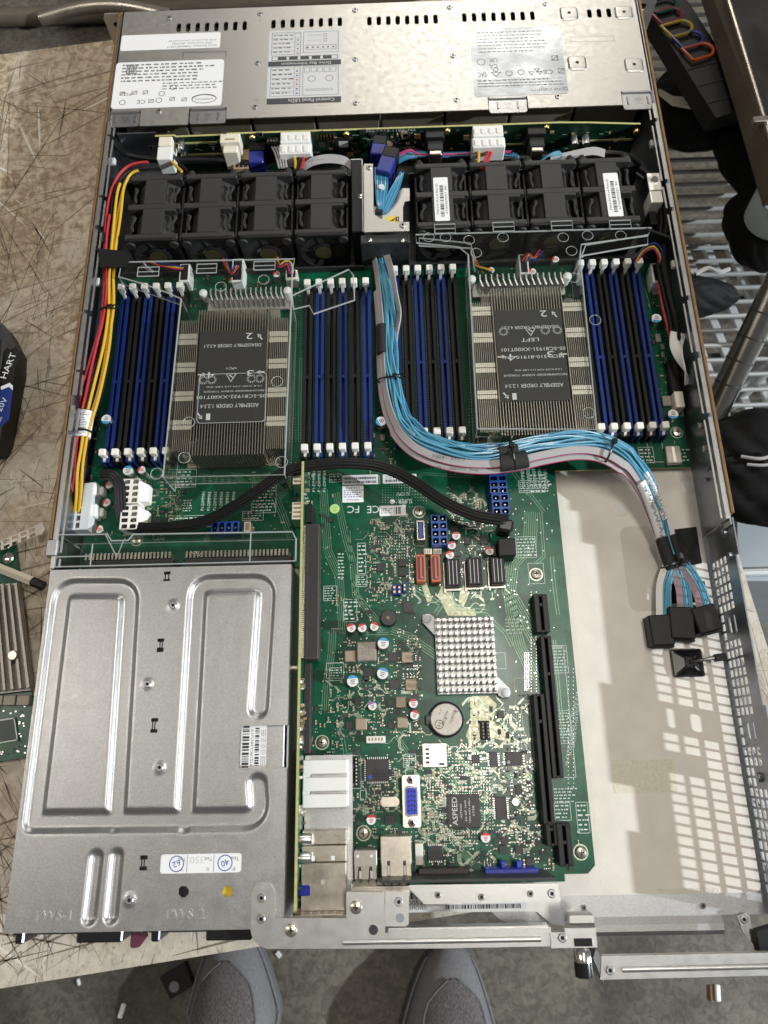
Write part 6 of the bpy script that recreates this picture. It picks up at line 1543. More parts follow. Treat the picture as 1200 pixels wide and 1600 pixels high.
# ================================================================== cables
random.seed(23)
def path3(pts): return [Vector((*P(x,y,z), z)) for x, y, z in pts]
def lateral(path):
    out = []
    for i in range(len(path)):
        d = path[min(len(path)-1,i+1)]-path[max(0,i-1)]; d.z = 0; d.normalize(); out.append(Vector((-d.y,d.x,0)))
    return out
def wire(parent, name, base, nrm, off, dz, r, m, jit=.5, n=7, i0=0, i1=None, spread=None):
    i1 = i1 or len(base); ph, ph2 = rnd()*6, rnd()*6; pts = []
    for i in range(i0, i1):
        k = spread[i] if spread else 1.0
        pts.append(base[i] + nrm[i]*(off*k + jit*math.sin(i*.45+ph)) + Vector((0,0,dz+jit*.4*math.sin(i*.38+ph2))))
    b = MB(); b.tube(pts, r, 0, n); return b.build(name, m, parent)
def zip_tie(parent, c, d, rx, rz, m='black_gloss', r=.7, tail=True):
    """band round a bundle at c, bundle direction d, half width rx, half height rz"""
    d = Vector(d).normalized(); a = Vector((-d.y,d.x,0)).normalized(); pts = [c + a*rx*math.cos(t*PI/9) + Vector((0,0,rz*math.sin(t*PI/9))) for t in range(19)]
    b = MB(); b.tube(pts, r, 0, 6)
    h = c + a*rx*.5 + Vector((0,0,rz)); b.T = Matrix.Translation(h); b.box(-1.8,1.8,-1.6,1.6,-.6,2.0,0,.4); b.T = None
    if tail: b.tube([h, h+a*4+Vector((0,0,2.5)), h+a*7+d*2+Vector((0,0,3))], .6, 0, 5)
    return b.build('zip_tie', m, parent)
# ---- blue and grey data cable bundle
dpts = [(588,392,16),(594,425,22),(600,470,27),(604,520,30),(606,575,32),(612,620,33),(626,660,33),(655,692,34),(700,710,35),(750,716,36),(800,712,37),(850,701,38),(900,694,38),(945,700,37),(985,724,33),(1010,760,26),(1026,800,19),(1038,838,13),(1049,868,9.5)]
base = smooth_path(path3(dpts), 5); nrm = lateral(base)
dc_ = thing('data_cable', (base[0].x, base[0].y, 8), 'blue and grey data cable bundle curving across the memory slots', 'cable')
NB = len(base)
spread = [0.75+.35*math.sin(PI*min(1,i/NB))+(.2 if 30 < i < 70 else 0) for i in range(NB)]
spread = [s*(1 if i < NB-22 else max(.42, 1-(i-NB+22)*.034)) for i, s in enumerate(spread)]
for k in range(13):
    o = -1.3+k*.74; wire(dc_, 'blue_wire', base, nrm, o, (1.4 if k % 2 else -.6)+rnd()*1.0, .64+.12*rnd(), 'wire_blue' if k % 3 else 'wire_blue_dark', .8, 7, spread=spread)
for k in range(5): wire(dc_, 'blue_wire', base, nrm, 1+k*1.3, 2.1+rnd()*.7, .7, 'wire_blue', 1.5, 7, 4, NB-10, spread)
def ribbon(parent, base, nrm, off, dz, w, tilt, i0, i1, m='wire_grey', spread=None, stripe=True, name='grey_ribbon'):
    pts, side = [], []
    for i in range(i0, i1):
        k = spread[i] if spread else 1
        pts.append(base[i]+nrm[i]*off*k+Vector((0,0,dz))); t = tilt[i] if isinstance(tilt, list) else tilt
        side.append(nrm[i]*math.cos(t)+Vector((0,0,math.sin(t))))
    b = MB(); b.strip(pts, w, .9, 0, side); o = b.build(name, m, parent)
    if stripe:
        b = MB(); b.tube([p-s*w*.5 for p, s in zip(pts, side)], .52, 0, 6); b.build('pink_stripe', 'wire_magenta', o)
        b = MB(); b.tube([p+s*w*.5 for p, s in zip(pts, side)], .5, 0, 6); b.build('edge_wire', 'wire_grey', o)
    return o
t1 = [0.95-.75*min(1,max(0,(i-20)/18)) for i in range(NB)]
ribbon(dc_, base, nrm, -3.7, 1.0, 4.6, t1, 0, NB-3, spread=spread); ribbon(dc_, base, nrm, -6.3, -1.8, 4.6, t1, 8, NB-3, spread=spread)
# twisted grey loop beside the vertical run
lp = smooth_path(path3([(604,402,22),(612,430,27),(619,465,31),(624,495,31),(618,525,29),(612,560,27)]), 4); ln = lateral(lp)
ribbon(dc_, lp, ln, 0, 2.5, 5.0, [.2+.9*abs(math.sin(i*.16)) for i in range(len(lp))], 0, len(lp), stripe=False)
b = MB()
for s, px, py, rot, w in (('300V   VW-1', 700,717,-8,22), ('VW-1  28AWG  Amp', 712,735,-6,30), ('E328508', 619,498,80,14)):
    c = P(px,py,37.5); b.text(s, c[0], c[1], 40.2 if px > 650 else 37.5, w, 2.5, rot, 0)
b.build('printing', 'ink', dc_)
def wrap(parent, name, i0, i1, off, rx, rz, m, dz=.5, bs=base, nr=nrm):
    b = MB(); vs = []; idx = range(i0, i1); n = 14
    for i in idx:
        for j in range(n): a = 2*PI*j/n; vs.append(bs[i]+nr[i]*(off+rx*math.cos(a))+Vector((0,0,dz+rz*math.sin(a))))
    k = len(list(idx)); fs = [(q*n+(j+1)%n, q*n+j, (q+1)*n+j, (q+1)*n+(j+1)%n) for q in range(k-1) for j in range(n)]
    b.add(vs, fs+[tuple(range(n)), tuple(range(k*n-1,(k-1)*n-1,-1))], 0, True); return b.build(name, m, parent)
wrap(dc_, 'black_tape', 14, 19, -3.0, 4.4, 4.2, 'black_rubber'); wrap(dc_, 'black_tape', 48, 53, -4.4, 6.4, 4.6, 'black_rubber'); wrap(dc_, 'black_tape', 48, 52, 3.2, 4.2, 4.6, 'black_rubber')
zip_tie(dc_, base[22]+Vector((0,0,.6)), base[23]-base[21], 8.2, 4.4); zip_tie(dc_, base[50]+Vector((0,0,.5)), base[51]-base[49], 10.4, 5.2); zip_tie(dc_, base[66]+Vector((0,0,.5)), base[67]-base[65], 9.0, 4.6)
# white bar-code sleeves near the loose end, then black shrink tubing
for off, i0, i1 in ((-2.6,NB-17,NB-5),(3.0,NB-18,NB-8)):
    s = wrap(dc_, 'label_sleeve', i0, i1, off, 3.4 if off < 0 else 2.6, 3.4, 'paper'); b = MB()
    for i in range(i0+1, i1-1):
        for q in range(5): 
            c = base[i].lerp(base[i+1], q/5.0)+nrm[i]*(off+random.choice((-.8,.6,0)))+Vector((0,0,4.1 if off < 0 else 3.98)); d = base[i+1]-base[i]
            b.quad(c.x, c.y, c.z, 2.4*rnd()+.6, .35, math.degrees(math.atan2(nrm[i].y,nrm[i].x)))
    b.build('printing', 'ink', s)
tailp = smooth_path(path3([(1040,840,13),(1049,868,9.5),(1056,888,8)]), 5); tn = lateral(tailp)
wrap(dc_, 'shrink_tube', 0, len(tailp), -3.0, 4.6, 3.8, 'black_rubber', .5, tailp, tn); wrap(dc_, 'shrink_tube', 0, len(tailp), 4.4, 3.2, 3.4, 'black_rubber', .5, tailp, tn)
zip_tie(dc_, tailp[-3]+Vector((0,0,.4)), tailp[-1]-tailp[-4], 9.2, 4.4, tail=False)
# three loose tails with black plugs
for k, (pa, pm, pe, box) in enumerate((((1046,885),(1036,915),(1036,965),(1017,960,1052,1008)), ((1056,888),(1066,920),(1069,955),(1047,948,1085,998)), ((1066,884),(1088,915),(1100,950),(1082,944,1126,990)))):
    bs = smooth_path(path3([(pa[0],pa[1],8.5),(pm[0],pm[1],8+k),(pe[0],pe[1],9)]), 6); ns = lateral(bs)
    for j in range(4): wire(dc_, 'tail_wire', bs, ns, .6+j*1.35, .5*(j%2), .8, 'wire_blue', .25, 6)
    ribbon(dc_, bs, ns, -2.4, .3, 4.2, .25, 0, len(bs), m='wire_white' if k == 0 else 'wire_pink', stripe=False, name='tail_ribbon')
    x0,x1,y0,y1 = PR(*box, 14); cx, cy = (x0+x1)/2, (y0+y1)/2
    b = MB(); rot = (.03,-.05,.22)[k]; b.T = Matrix.Translation((cx,cy,0)) @ Matrix.Rotation(rot,4,'Z'); w, h = (x1-x0)/2*(1 if k < 2 else .88), (y1-y0)/2*(1 if k < 2 else .9)
    b.box(-w,w,-h,h,2.0,13.5+k,0,.7); b.box(-w+1.5,w+1,-h-1.2,-h+3,4,9+k,0,.4)
    if k == 2:
        for q in range(4): b.box(w,w+1.3,-h+2+q*4.2,-h+4+q*4.2,3,10,0,.2)
    b.T = None; pl = b.build('data_plug', 'black_plastic', dc_)
    b = MB(); b.cyl(cx-.5,cy,13.5+k,13.62+k,.5,0,8); b.build('pip', 'charcoal', pl)
# ---- adhesive black patches and the tie mount on the case floor
for nm, q, lab in (('tape_patch', [(1054,827),(1088,823),(1097,880),(1062,887)], 'shiny black tape square on the case floor beside the cable end'), ('tape_patch', [(1046,912),(1101,908),(1106,939),(1048,943)], 'black tape strip on the case floor behind the loose plugs')):
    pp = [P(x,y,2.2) for x,y in q]; b = MB(); b.prism(pp, 1.72, 2.2); b.build(nm, 'tape_black' if 'tape_black' in MATS else (mat('tape_black',(.010,.009,.009),.18,bump=.6,bscale=120),'tape_black')[1], label=lab, cat='tape')
tm = thing('tie_mount', (*P(1077,1035,2), 1.72), 'square black adhesive tie mount with a short zip tie', 'cable mount')
x0,x1,y0,y1 = PR(1052,1013,1101,1057,6); cx, cy = (x0+x1)/2, (y0+y1)/2
b = MB(); w, h = (x1-x0)/2, (y1-y0)/2
b.prism(rrect(x0,x1,y0,y1,1.2), 1.72, 3.6); v = [(cx-w+.8,cy-h+.8,3.6),(cx+w-.8,cy-h+.8,3.6),(cx+w-.8,cy+h-.8,3.6),(cx-w+.8,cy+h-.8,3.6),(cx-3.4,cy-3.4,7.2),(cx+3.4,cy-3.4,7.2),(cx+3.4,cy+3.4,7.2),(cx-3.4,cy+3.4,7.2)]
b.add(v, [(0,1,5,4),(1,2,6,5),(2,3,7,6),(3,0,4,7),(4,5,6,7)]); b.build('base', 'black_gloss', tm)
b = MB()
for a in (45,135,225,315): ca, sa = math.cos(math.radians(a)), math.sin(math.radians(a)); b.tube([(cx+3*ca,cy+3*sa,7.2),(cx+(w+1)*ca,cy+(h+1)*sa,4.0)], .8, 0, 6)
b.ring2(cx,cy,7.35,2.2,1.0); b.build('ribs', 'black_plastic', tm)
c1 = P(1103,1030,8); c2 = P(1122,1027,10); b = MB(); b.tube([(cx,cy,7.6),(*c1,7.5),(*c2,9)], 1.1, 0, 6); b.T = Matrix.Translation((*P(1126,1027,10),9)) @ Matrix.Rotation(.1,4,'Z'); b.box(-3.6,3.6,-2.4,2.4,-2,2.6,0,.5); b.T = None; b.build('zip_tie', 'black_gloss', tm)

# ---- power harness on the left
hp = [(232,262,41),(205,268,40),(188,290,39),(180,330,37),(174,380,35),(172,430,34),(170,485,34),(160,545,33),(145,610,33),(132,665,32),(126,710,31),(122,745,29),(119,775,25),(118,800,19)]
base = smooth_path(path3(hp), 5); nrm = lateral(base); NB = len(base)
hn = thing('power_harness', (base[30].x, base[30].y, 8), 'red, yellow and black power wires running along the left case wall', 'cable')
spread = [1.0+ (.9*math.sin(PI*(i-32)/14) if 32 < i < 46 else 0)+(.4*math.sin(PI*i/26) if i < 26 else 0) for i in range(NB)]
for k, (o, dz, m, i0) in enumerate(((-4.6,1,'wire_red',0),(-2.4,2.2,'wire_red',16),(4.2,1.8,'wire_yellow',8),(2.4,.3,'wire_yellow',3),(1.0,2.6,'wire_yellow',10),(-3.2,-1.6,'wire_black',2),(-.8,-.6,'wire_black',0),(.9,-2.0,'wire_black',4),(3.6,-1.8,'wire_black',20))):
    wire(hn, {'wire_red':'red_wire','wire_yellow':'yellow_wire','wire_black':'black_wire'}[m], base, nrm, o*.86, dz, 1.08, m, .5, 8, i0, NB, spread)
s = wrap(hn, 'label_sleeve', 43, 48, 0, 5.4, 4.6, 'paper', 0, base, nrm); b = MB()
for i in range(43, 47):
    for q in range(4): c = base[i].lerp(base[i+1],q/4)+Vector((0,0,4.75)); b.quad(c.x+rnd()-.5, c.y, c.z, 6.5*rnd()+1.5, .4, math.degrees(math.atan2(nrm[i].y,nrm[i].x)))
b.build('printing', 'ink', s)
wrap(hn, 'black_tape', 46, 47, 0, 5.6, 4.8, 'black_rubber', 0, base, nrm); b = MB(); b.tube([base[46]+nrm[46]*5.6*math.cos(t*PI/8)+Vector((0,0,4.9*math.sin(t*PI/8))) for t in range(17)], .9, 0, 6); b.build('black_band', 'black_rubber', hn)
zip_tie(hn, base[30], base[31]-base[29], 5.8, 4.2)
wire(hn, 'yellow_wire', smooth_path(path3([(116,690,30),(108,735,28),(110,770,26),(117,800,20)]),5), lateral(smooth_path(path3([(116,690,30),(108,735,28),(110,770,26),(117,800,20)]),5)), 0, 0, 1.25, 'wire_yellow', .1)
x0,x1,y0,y1 = PR(107,770,140,828,22); b = MB(); hsq = []
for i in range(2):
    for j in range(4): hsq.append([(x0+1+i*4.4,y0+1.5+j*5.2),(x0+4.4+i*4.4,y0+1.5+j*5.2),(x0+4.4+i*4.4,y0+5.4+j*5.2),(x0+1+i*4.4,y0+5.4+j*5.2)])
b.prism([(x0,y0),(x1,y0),(x1,y1+7),(x0,y1+7)], BT, 22, 0, [h for h in hsq]); b.box(x0+.3,x1-.3,y0+.3,y1+6.7,BT+.02,14,1); pg = b.build('power_plug', ['white_dull','charcoal'], hn)
for py0, py1 in ((752,772),(786,806)):
    q0,q1,q2,q3 = PR(136,py0,156,py1,20); b = MB(); b.box(q0,q1-3,q2,q3,BT,19,0,.8); b.box(q1-3.2,q1,q2+1.5,q3-1.5,BT,14,0,.8); b.build('plug_clip', 'white_plastic', pg)

# ---- black flat power cable from the left socket to the middle of the board
bpts = [(158,742,24),(174,743,25),(186,757,24),(188,785,22),(192,810,20),(212,824,20),(262,824,24),(318,815,26),(365,792,29),(410,762,32),(445,738,34),(490,727,34),(550,724,34),(600,731,33),(645,752,31),(690,782,30),(735,803,31),(772,811,32),(794,812,31)]
base = smooth_path(path3(bpts), 5); nrm = lateral(base); NB = len(base)
bc = thing('black_flat_cable', (base[NB//2].x, base[NB//2].y, 8), 'ribbed black flat cable snaking from the left plug to the blue sockets', 'cable')
for k in range(4): wire(bc, 'strand', base, nrm, -2.9+k*1.95, (0,.5,.4,0)[k], 1.22, 'wire_black', .0, 8)
for k in range(2): wire(bc, 'strand', base, nrm, -1.5+k*3.0, -2.4, 1.3, 'wire_black', .15, 8)
x0,x1,y0,y1 = PR(776,806,804,836,32); b = MB(); b.T = Matrix.Translation(((x0+x1)/2,(y0+y1)/2,0)) @ Matrix.Rotation(-.22,4,'Z'); b.box(-5.2,5.2,-4,5,18,32.5,0,1.6); b.T = None; b.build('shrink_end', 'black_gloss', bc)
x0,x1,y0,y1 = PR(779,840,806,868,24); b = MB(); b.box(x0,x1,y0,y1,BT,23,0,.7); b.box(x0-3.5,x0-.1,y0+2,y1-2,BT,15,0,.5); b.build('plug', 'black_plastic', bc)

# ---- sleeved cable and white ribbon by the right wall
wp = [(1000,262,38),(1030,290,36),(1042,340,34),(1036,400,30),(1044,450,28),(1056,500,26),(1061,535,26)]
base = smooth_path(path3(wp), 5); nrm = lateral(base)
sc_ = thing('sleeved_cable', (base[15].x, base[15].y, 8), 'black sleeved cable with a twisted white tail by the right case wall', 'cable')
wire(sc_, 'sleeve', base, nrm, 0, 0, 2.2, 'wire_black', 0, 9); wire(sc_, 'sleeve', base, nrm, -3, -3, 1.6, 'wire_black', .4, 8); wire(sc_, 'red_wire', base, nrm, -4.5, -5, .8, 'wire_red', .8, 6, 18)
tw = smooth_path(path3([(1060,520,27),(1057,540,27),(1062,560,28),(1071,580,26),(1074,600,20)]), 5); tn = lateral(tw)
for k in range(11):
    pts = [p + tn[i]*((k-5)*.95*math.cos(i*.13)*(1.1-.035*i)) + Vector((0,0,(k-5)*.55*math.sin(i*.16))) for i, p in enumerate(tw)]; b = MB(); b.tube(pts, .62, 0, 6); b.build('white_wire', 'wire_white', sc_)
b = MB(); x0,x1,y0,y1 = PR(1047,560,1062,612,16); b.box(x0,x1,y0,y1,BT,15,0,.6); b.build('ribbon_socket', 'black_plastic', sc_)

# ---- fan leads
def leads(parent_label, pts, cols, grp):
    bs = smooth_path(path3(pts), 5); ns = lateral(bs); t = thing('fan_lead', (bs[-1].x, bs[-1].y, 8), parent_label, 'cable', grp)
    for k, m in enumerate(cols): wire(t, 'wire', bs, ns, (k-(len(cols)-1)/2)*1.25, (k%2)*.6, .68, m, .5, 6)
W4 = ('wire_black','wire_red','wire_yellow','navy')
leads('thin coloured fan wires ending at the white socket under the shroud clip', [(222,395,12),(240,412,18),(262,418,22),(286,420,21)], W4, None)
leads('thin coloured fan wires looping into the tall white socket', [(352,388,12),(352,410,18),(362,428,23),(372,416,23)], W4, None)
leads('thin coloured fan wires curling beside the red topped capacitor', [(430,400,14),(436,418,22),(450,412,24),(455,428,20)], ('wire_black','wire_red','navy','wire_yellow'), None)
leads('thin coloured fan wires at the grey socket under the LEFT shroud', [(845,392,14),(834,404,20),(826,398,24),(818,410,22)], W4, None)
leads('thin coloured fan wires under the LEFT shroud beside its front corner', [(738,400,14),(744,415,18),(756,420,20),(768,424,18)], ('wire_black','wire_yellow','orange_plug'), None)
leads('yellow, red and blue fan wires arching to the grey socket by the right wall', [(992,408,26),(1005,392,32),(1022,385,36),(1032,400,32),(1030,418,24)], ('wire_magenta','wire_yellow','wire_black','navy'), None)
for x, lab in ((222,'pale fan wire behind the fan next to the power wires'),):
    leads(lab, [(212,402,10),(225,415,12),(240,425,14)], ('wire_grey','wire_white'), None)

# ---- wiring at the backplane
bw = thing('backplane_wiring', (200, 545, 8), 'loose grey, blue and black leads between backplane and fans', 'cable')
def bwire(name, pts, r, m, n=7): b = MB(); b.tube(smooth_path(path3(pts),5), r, 0, n); b.build(name, m, bw)
bwire('black_cable', [(176,205,34),(185,228,30),(205,243,28),(260,250,27),(330,250,26),(405,258,26)], 3.0, 'wire_black', 9)
bwire('black_cable', [(640,235,22),(760,248,24),(870,243,26),(960,240,28),(1000,255,34),(1012,280,36)], 2.4, 'wire_black', 9)
for k in range(4): bwire('grey_wire', [(421+k*4,222,34),(430+k*4.5,240,34),(436+k*4,262,38)], .8, 'wire_grey', 6)
for pts, m in (([(258,236,34),(268,252,38),(284,268,41)],'wire_yellow'),([(266,236,34),(278,252,38),(292,266,41)],'wire_black'),([(455,236,36),(461,250,37),(462,264,38)],'wire_yellow'),([(465,236,36),(467,250,37),(464,264,38)],'wire_black'),([(476,236,36),(474,250,37),(471,264,38)],'wire_red'),
               ([(746,228,36),(748,245,37),(746,262,38)],'wire_yellow'),([(766,228,36),(760,245,37),(752,264,38)],'wire_red'),([(772,228,36),(764,247,36),(756,264,38)],'wire_red')): bwire('power_wire', pts, 1.2, m)
rb_ = smooth_path(path3([(474,262,34),(490,252,38),(515,248,39),(540,252,38),(553,266,33)]),4); b = MB(); b.strip(rb_, 6.5, .8, 0, [Vector((.1,.8,.5)) for _ in rb_]); b.build('grey_ribbon', 'wire_grey', bw); b = MB(); b.text('AWM', *P(498,255,39), 42.4, 10, 2.2, 0); b.build('printing','ink_grey',bw)
for k in range(7): bwire('blue_wire', [(612,262-k*2,28),(640,247-k*1.5,30),(690,245-k,28),(790,244-k,26),(810,250-k,30)], .75, 'wire_blue' if k % 2 else 'wire_blue_dark', 6)
for k in range(2): bwire('pink_wire', [(612,250-k*3,32),(640,236-k*2,34),(668,242,32),(800,238-k*2,28)], .7, 'wire_magenta', 6)
rb_ = smooth_path(path3([(860,250,34),(890,243,36),(925,236,38),(945,240,37)]),4); b = MB(); b.strip(rb_, 6, .8, 0, [Vector((.1,.8,.4)) for _ in rb_]); b.build('grey_ribbon', 'wire_grey', bw)
for k in range(3): bwire('blue_wire', [(845,252,32),(862-k*3,240+k*2,36),(875+k*2,238+k*2,36),(868,252,34)], .7, 'wire_blue', 6)
# two blue plugs above the silver bracket and the blue leads hanging into it
for (px, rot, zt, nm, lab) in (((580,219,602,240), -.15, 41, 'data_plug', 'blue data plug at the backplane end, above its slanted twin'), ((592,236,616,268), -.32, 43, 'data_plug', 'blue and black data plug slanting over the silver bracket')):
    x0,x1,y0,y1 = PR(*px, zt); t = thing(nm, ((x0+x1)/2,(y0+y1)/2,26), lab, 'plug'); b = MB(); b.T = Matrix.Translation(((x0+x1)/2,(y0+y1)/2,0)) @ Matrix.Rotation(rot,4,'Z'); w, h = (x1-x0)/2, (y1-y0)/2
    b.box(-w,w,-h,h,26,zt,0,.8); b.build('shell', 'navy', t); b = MB(); b.T = Matrix.Translation(((x0+x1)/2,(y0+y1)/2,0)) @ Matrix.Rotation(rot,4,'Z'); b.box(-w+.5,w,h*.45,h+5,27,zt+.4,0,.6); b.build('latch', 'black_plastic', t)
bl_ = thing('blue_lead_loop', (*P(600,300,30), 10), 'loop of thin blue leads hanging inside the silver bracket', 'cable')
for k in range(7):
    b = MB(); b.tube(smooth_path(path3([(586+k*3,262,36),(587+k*3,290,38),(589+k*2,315,37),(594+k,335,32)]),5), .8, 0, 6); b.build('blue_lead', 'wire_blue' if k % 2 else 'wire_blue_dark', bl_)
for k in range(6):
    b = MB(); b.tube(smooth_path(path3([(596+k*1.5,334,33),(606+k*3,305-k,37),(620+k*2,280-k*2,38),(626,270+k*3,34),(616+k,295,30)]),5), .75, 0, 6); b.build('blue_lead', 'wire_blue_dark' if k % 2 else 'wire_blue', bl_)
c = P(596,292,40); b = MB(); b.cyl(c[0],c[1],34,40.5,2.4,0,10); b.build('tape_band', 'white_dull', bl_); c = P(592,332,34); b = MB(); b.T = Matrix.Translation((*c,33)); b.box(-3,3,-2,2,-2,3,0,.6); b.T = None; b.build('tie', 'black_plastic', bl_)

# ================================================================== things lying about on the worktop
random.seed(5)
# drill battery
q = [P(x,y,14) for x,y in ((-84,503),(-8,498),(14,516),(29,546),(28,575),(6,690),(-2,706),(-84,718))]
bt = thing('tool_battery', (sum(p[0] for p in q)/8, sum(p[1] for p in q)/8, 0), 'black cordless tool battery with a blue stripe lying on the worktop', 'battery pack')
cx, cy = sum(p[0] for p in q)/8, sum(p[1] for p in q)/8
def inset(pts, f): return [(cx+(x-cx)*f, cy+(y-cy)*f) for x, y in pts]
b = MB(); rings = [(inset(q,.98),0),(inset(q,1.0),6),(inset(q,1.0),20),(inset(q,.97),29),(inset(q,.84),33)]; n = len(q)
if sum(q[i][0]*q[(i+1)%n][1]-q[(i+1)%n][0]*q[i][1] for i in range(n)) < 0: rings = [(r[::-1], z) for r, z in rings]
vs = [(x,y,z) for r, z in rings for x, y in r]; b.add(vs, [(k*n+i,k*n+(i+1)%n,(k+1)*n+(i+1)%n,(k+1)*n+i) for k in range(4) for i in range(n)]+[tuple(4*n+i for i in range(n)), tuple(n-1-i for i in range(n))]); body = b.build('case', 'charcoal', bt)
pa, pb, pc_, pd = P(34,540,47.2), P(22,655,47.2), P(2,668,47.2), P(14,545,47.2)
b = MB(); b.prism([P(x,y,32.5) for x,y in ((15,604),(9,652),(-6,664),(-7,626),(2,609))], 28, 32.5); b.build('blue_stripe', 'dimm_blue', bt)
b = MB(); b.prism([P(x,y,32.5) for x,y in ((15,605),(2,611),(1,604),(15,598))], 28, 32.45); b.build('grey_stripe', 'paper_grey', bt)
b = MB(); b.prism([P(x,y,32.5) for x,y in ((24,542),(15,596),(2,602),(9,550))], 28, 32.5); b.build('name_panel', 'black_plastic', bt)
b = MB(); b.text('HART', *P(13,571,32.6), 32.6, 21, 4.6, 77); b.text('20V', *P(3,632,32.6), 32.6, 11, 4.2, 72, 1); b.text('1.5Ah', *P(0,656,32.6), 32.6, 4.5, 1.8, 72, 1); b.build('lettering', ['paper_grey','pale_blue'], bt)
b = MB(); b.prism([P(x,y,33.5) for x,y in ((-84,518),(-14,515),(2,532),(-10,688),(-84,692))], 33, 35); b.build('top_rail', 'black_plastic', bt)

# spare expansion card
ec = thing('expansion_card', (*P(10,1010,0), 0), 'green expansion card with a finned silver heat sink lying beside the server', 'circuit board')
b = MB(); q = [P(x,y,5) for x,y in ((-120,856),(24,847),(60,1180),(-120,1210))]; b.prism(q, 3.2, 5); b.build('board', 'pcb', ec)
q = [P(x,y,11) for x,y in ((-60,917),(26,910),(46,1078),(-60,1090))]; b = MB(); b.prism(q, 5, 9); hs2 = b.build('heat_sink', 'stainless', ec)
for k in range(9):
    f = k/8.0; t0 = P(24-f*84, 911+f*5, 15); t1 = P(44-f*100, 1074+f*10, 15); d = (Vector(t1)-Vector(t0)).normalized(); nn = Vector((-d.y,d.x))*.8
    b = MB(); b.prism([(t0[0]-nn.x,t0[1]-nn.y),(t0[0]+nn.x,t0[1]+nn.y),(t1[0]+nn.x,t1[1]+nn.y),(t1[0]-nn.x,t1[1]-nn.y)], 9, 15); b.build('fin', 'stainless', hs2)
b = MB(); b.lathe(*P(20,1024,16),[(3.4,14),(3.4,16),(2.8,16.8)],0,16); b.build('push_pin', 'fin_top', hs2)
b = MB(); b.lathe(*P(13,872,6),[(4,5),(4,6),(2.6,6.8)],0,14); b.build('screw', 'chrome', ec)
for x0_,x1_ in ((-14,2),(5,22),(26,44)):
    a = P(x0_,1086,9); c = P(x1_,1102,9); b = MB(); b.box(a[0],c[0],c[1],a[1],5,8.5,0,.4); b.build('choke', 'inductor', ec)
q = [P(x,y,6.5) for x,y in ((-30,1130),(22,1122),(27,1156),(-30,1166))]; b = MB(); b.prism(q, 5, 6.4); o = b.build('chip', 'pcb_dark', ec); b = MB(); b.line2(q, .8, 6.5, 0, True); b.build('chip_border', 'silk', o)
b = MB()
for k in range(80):
    x, y = rnd()*50-10, 1085+rnd()*95
    if 1118 < y < 1170 and x < 28: continue
    c = P(x,y,5); b.box(c[0]-.5,c[0]+.5,c[1]-.4,c[1]+.4,5,5.6, random.choice((0,1,1)))
b.build('surface_parts', ['smd_dark','solder'], ec, kind='stuff')
# its slotted mounting bracket and a cream strip
q = [(-60,866),(0,846),(66,816),(70,826),(66,834),(0,860),(-60,880)]
pq = [P(x,y,12) for x,y in q]; hh = []
for k in range(8):
    for r in range(2):
        x = -44+k*13.5; y = 858-(x+10)*.42+ r*8-4; hh.append([P(x+a,y+c,12) for a, c in ((-4.5,-.5),(4.5,-4.2),(4.8,.6),(-4.2,4.4))])
b = MB(); b.prism(pq, 11, 12, 0, hh); b.build('mounting_bracket', 'tin', ec)
b = MB(); b.tube([(*P(-80,856,16),16),(*P(50,908,16),16)], 3.0, 0, 4); o = b.build('guide_strip', 'ivory', ec); b = MB(); b.tube([(*P(50,908,16),16),(*P(70,917,14),15)], 3.2, 0, 6); b.build('strip_end', 'black_plastic', ec)

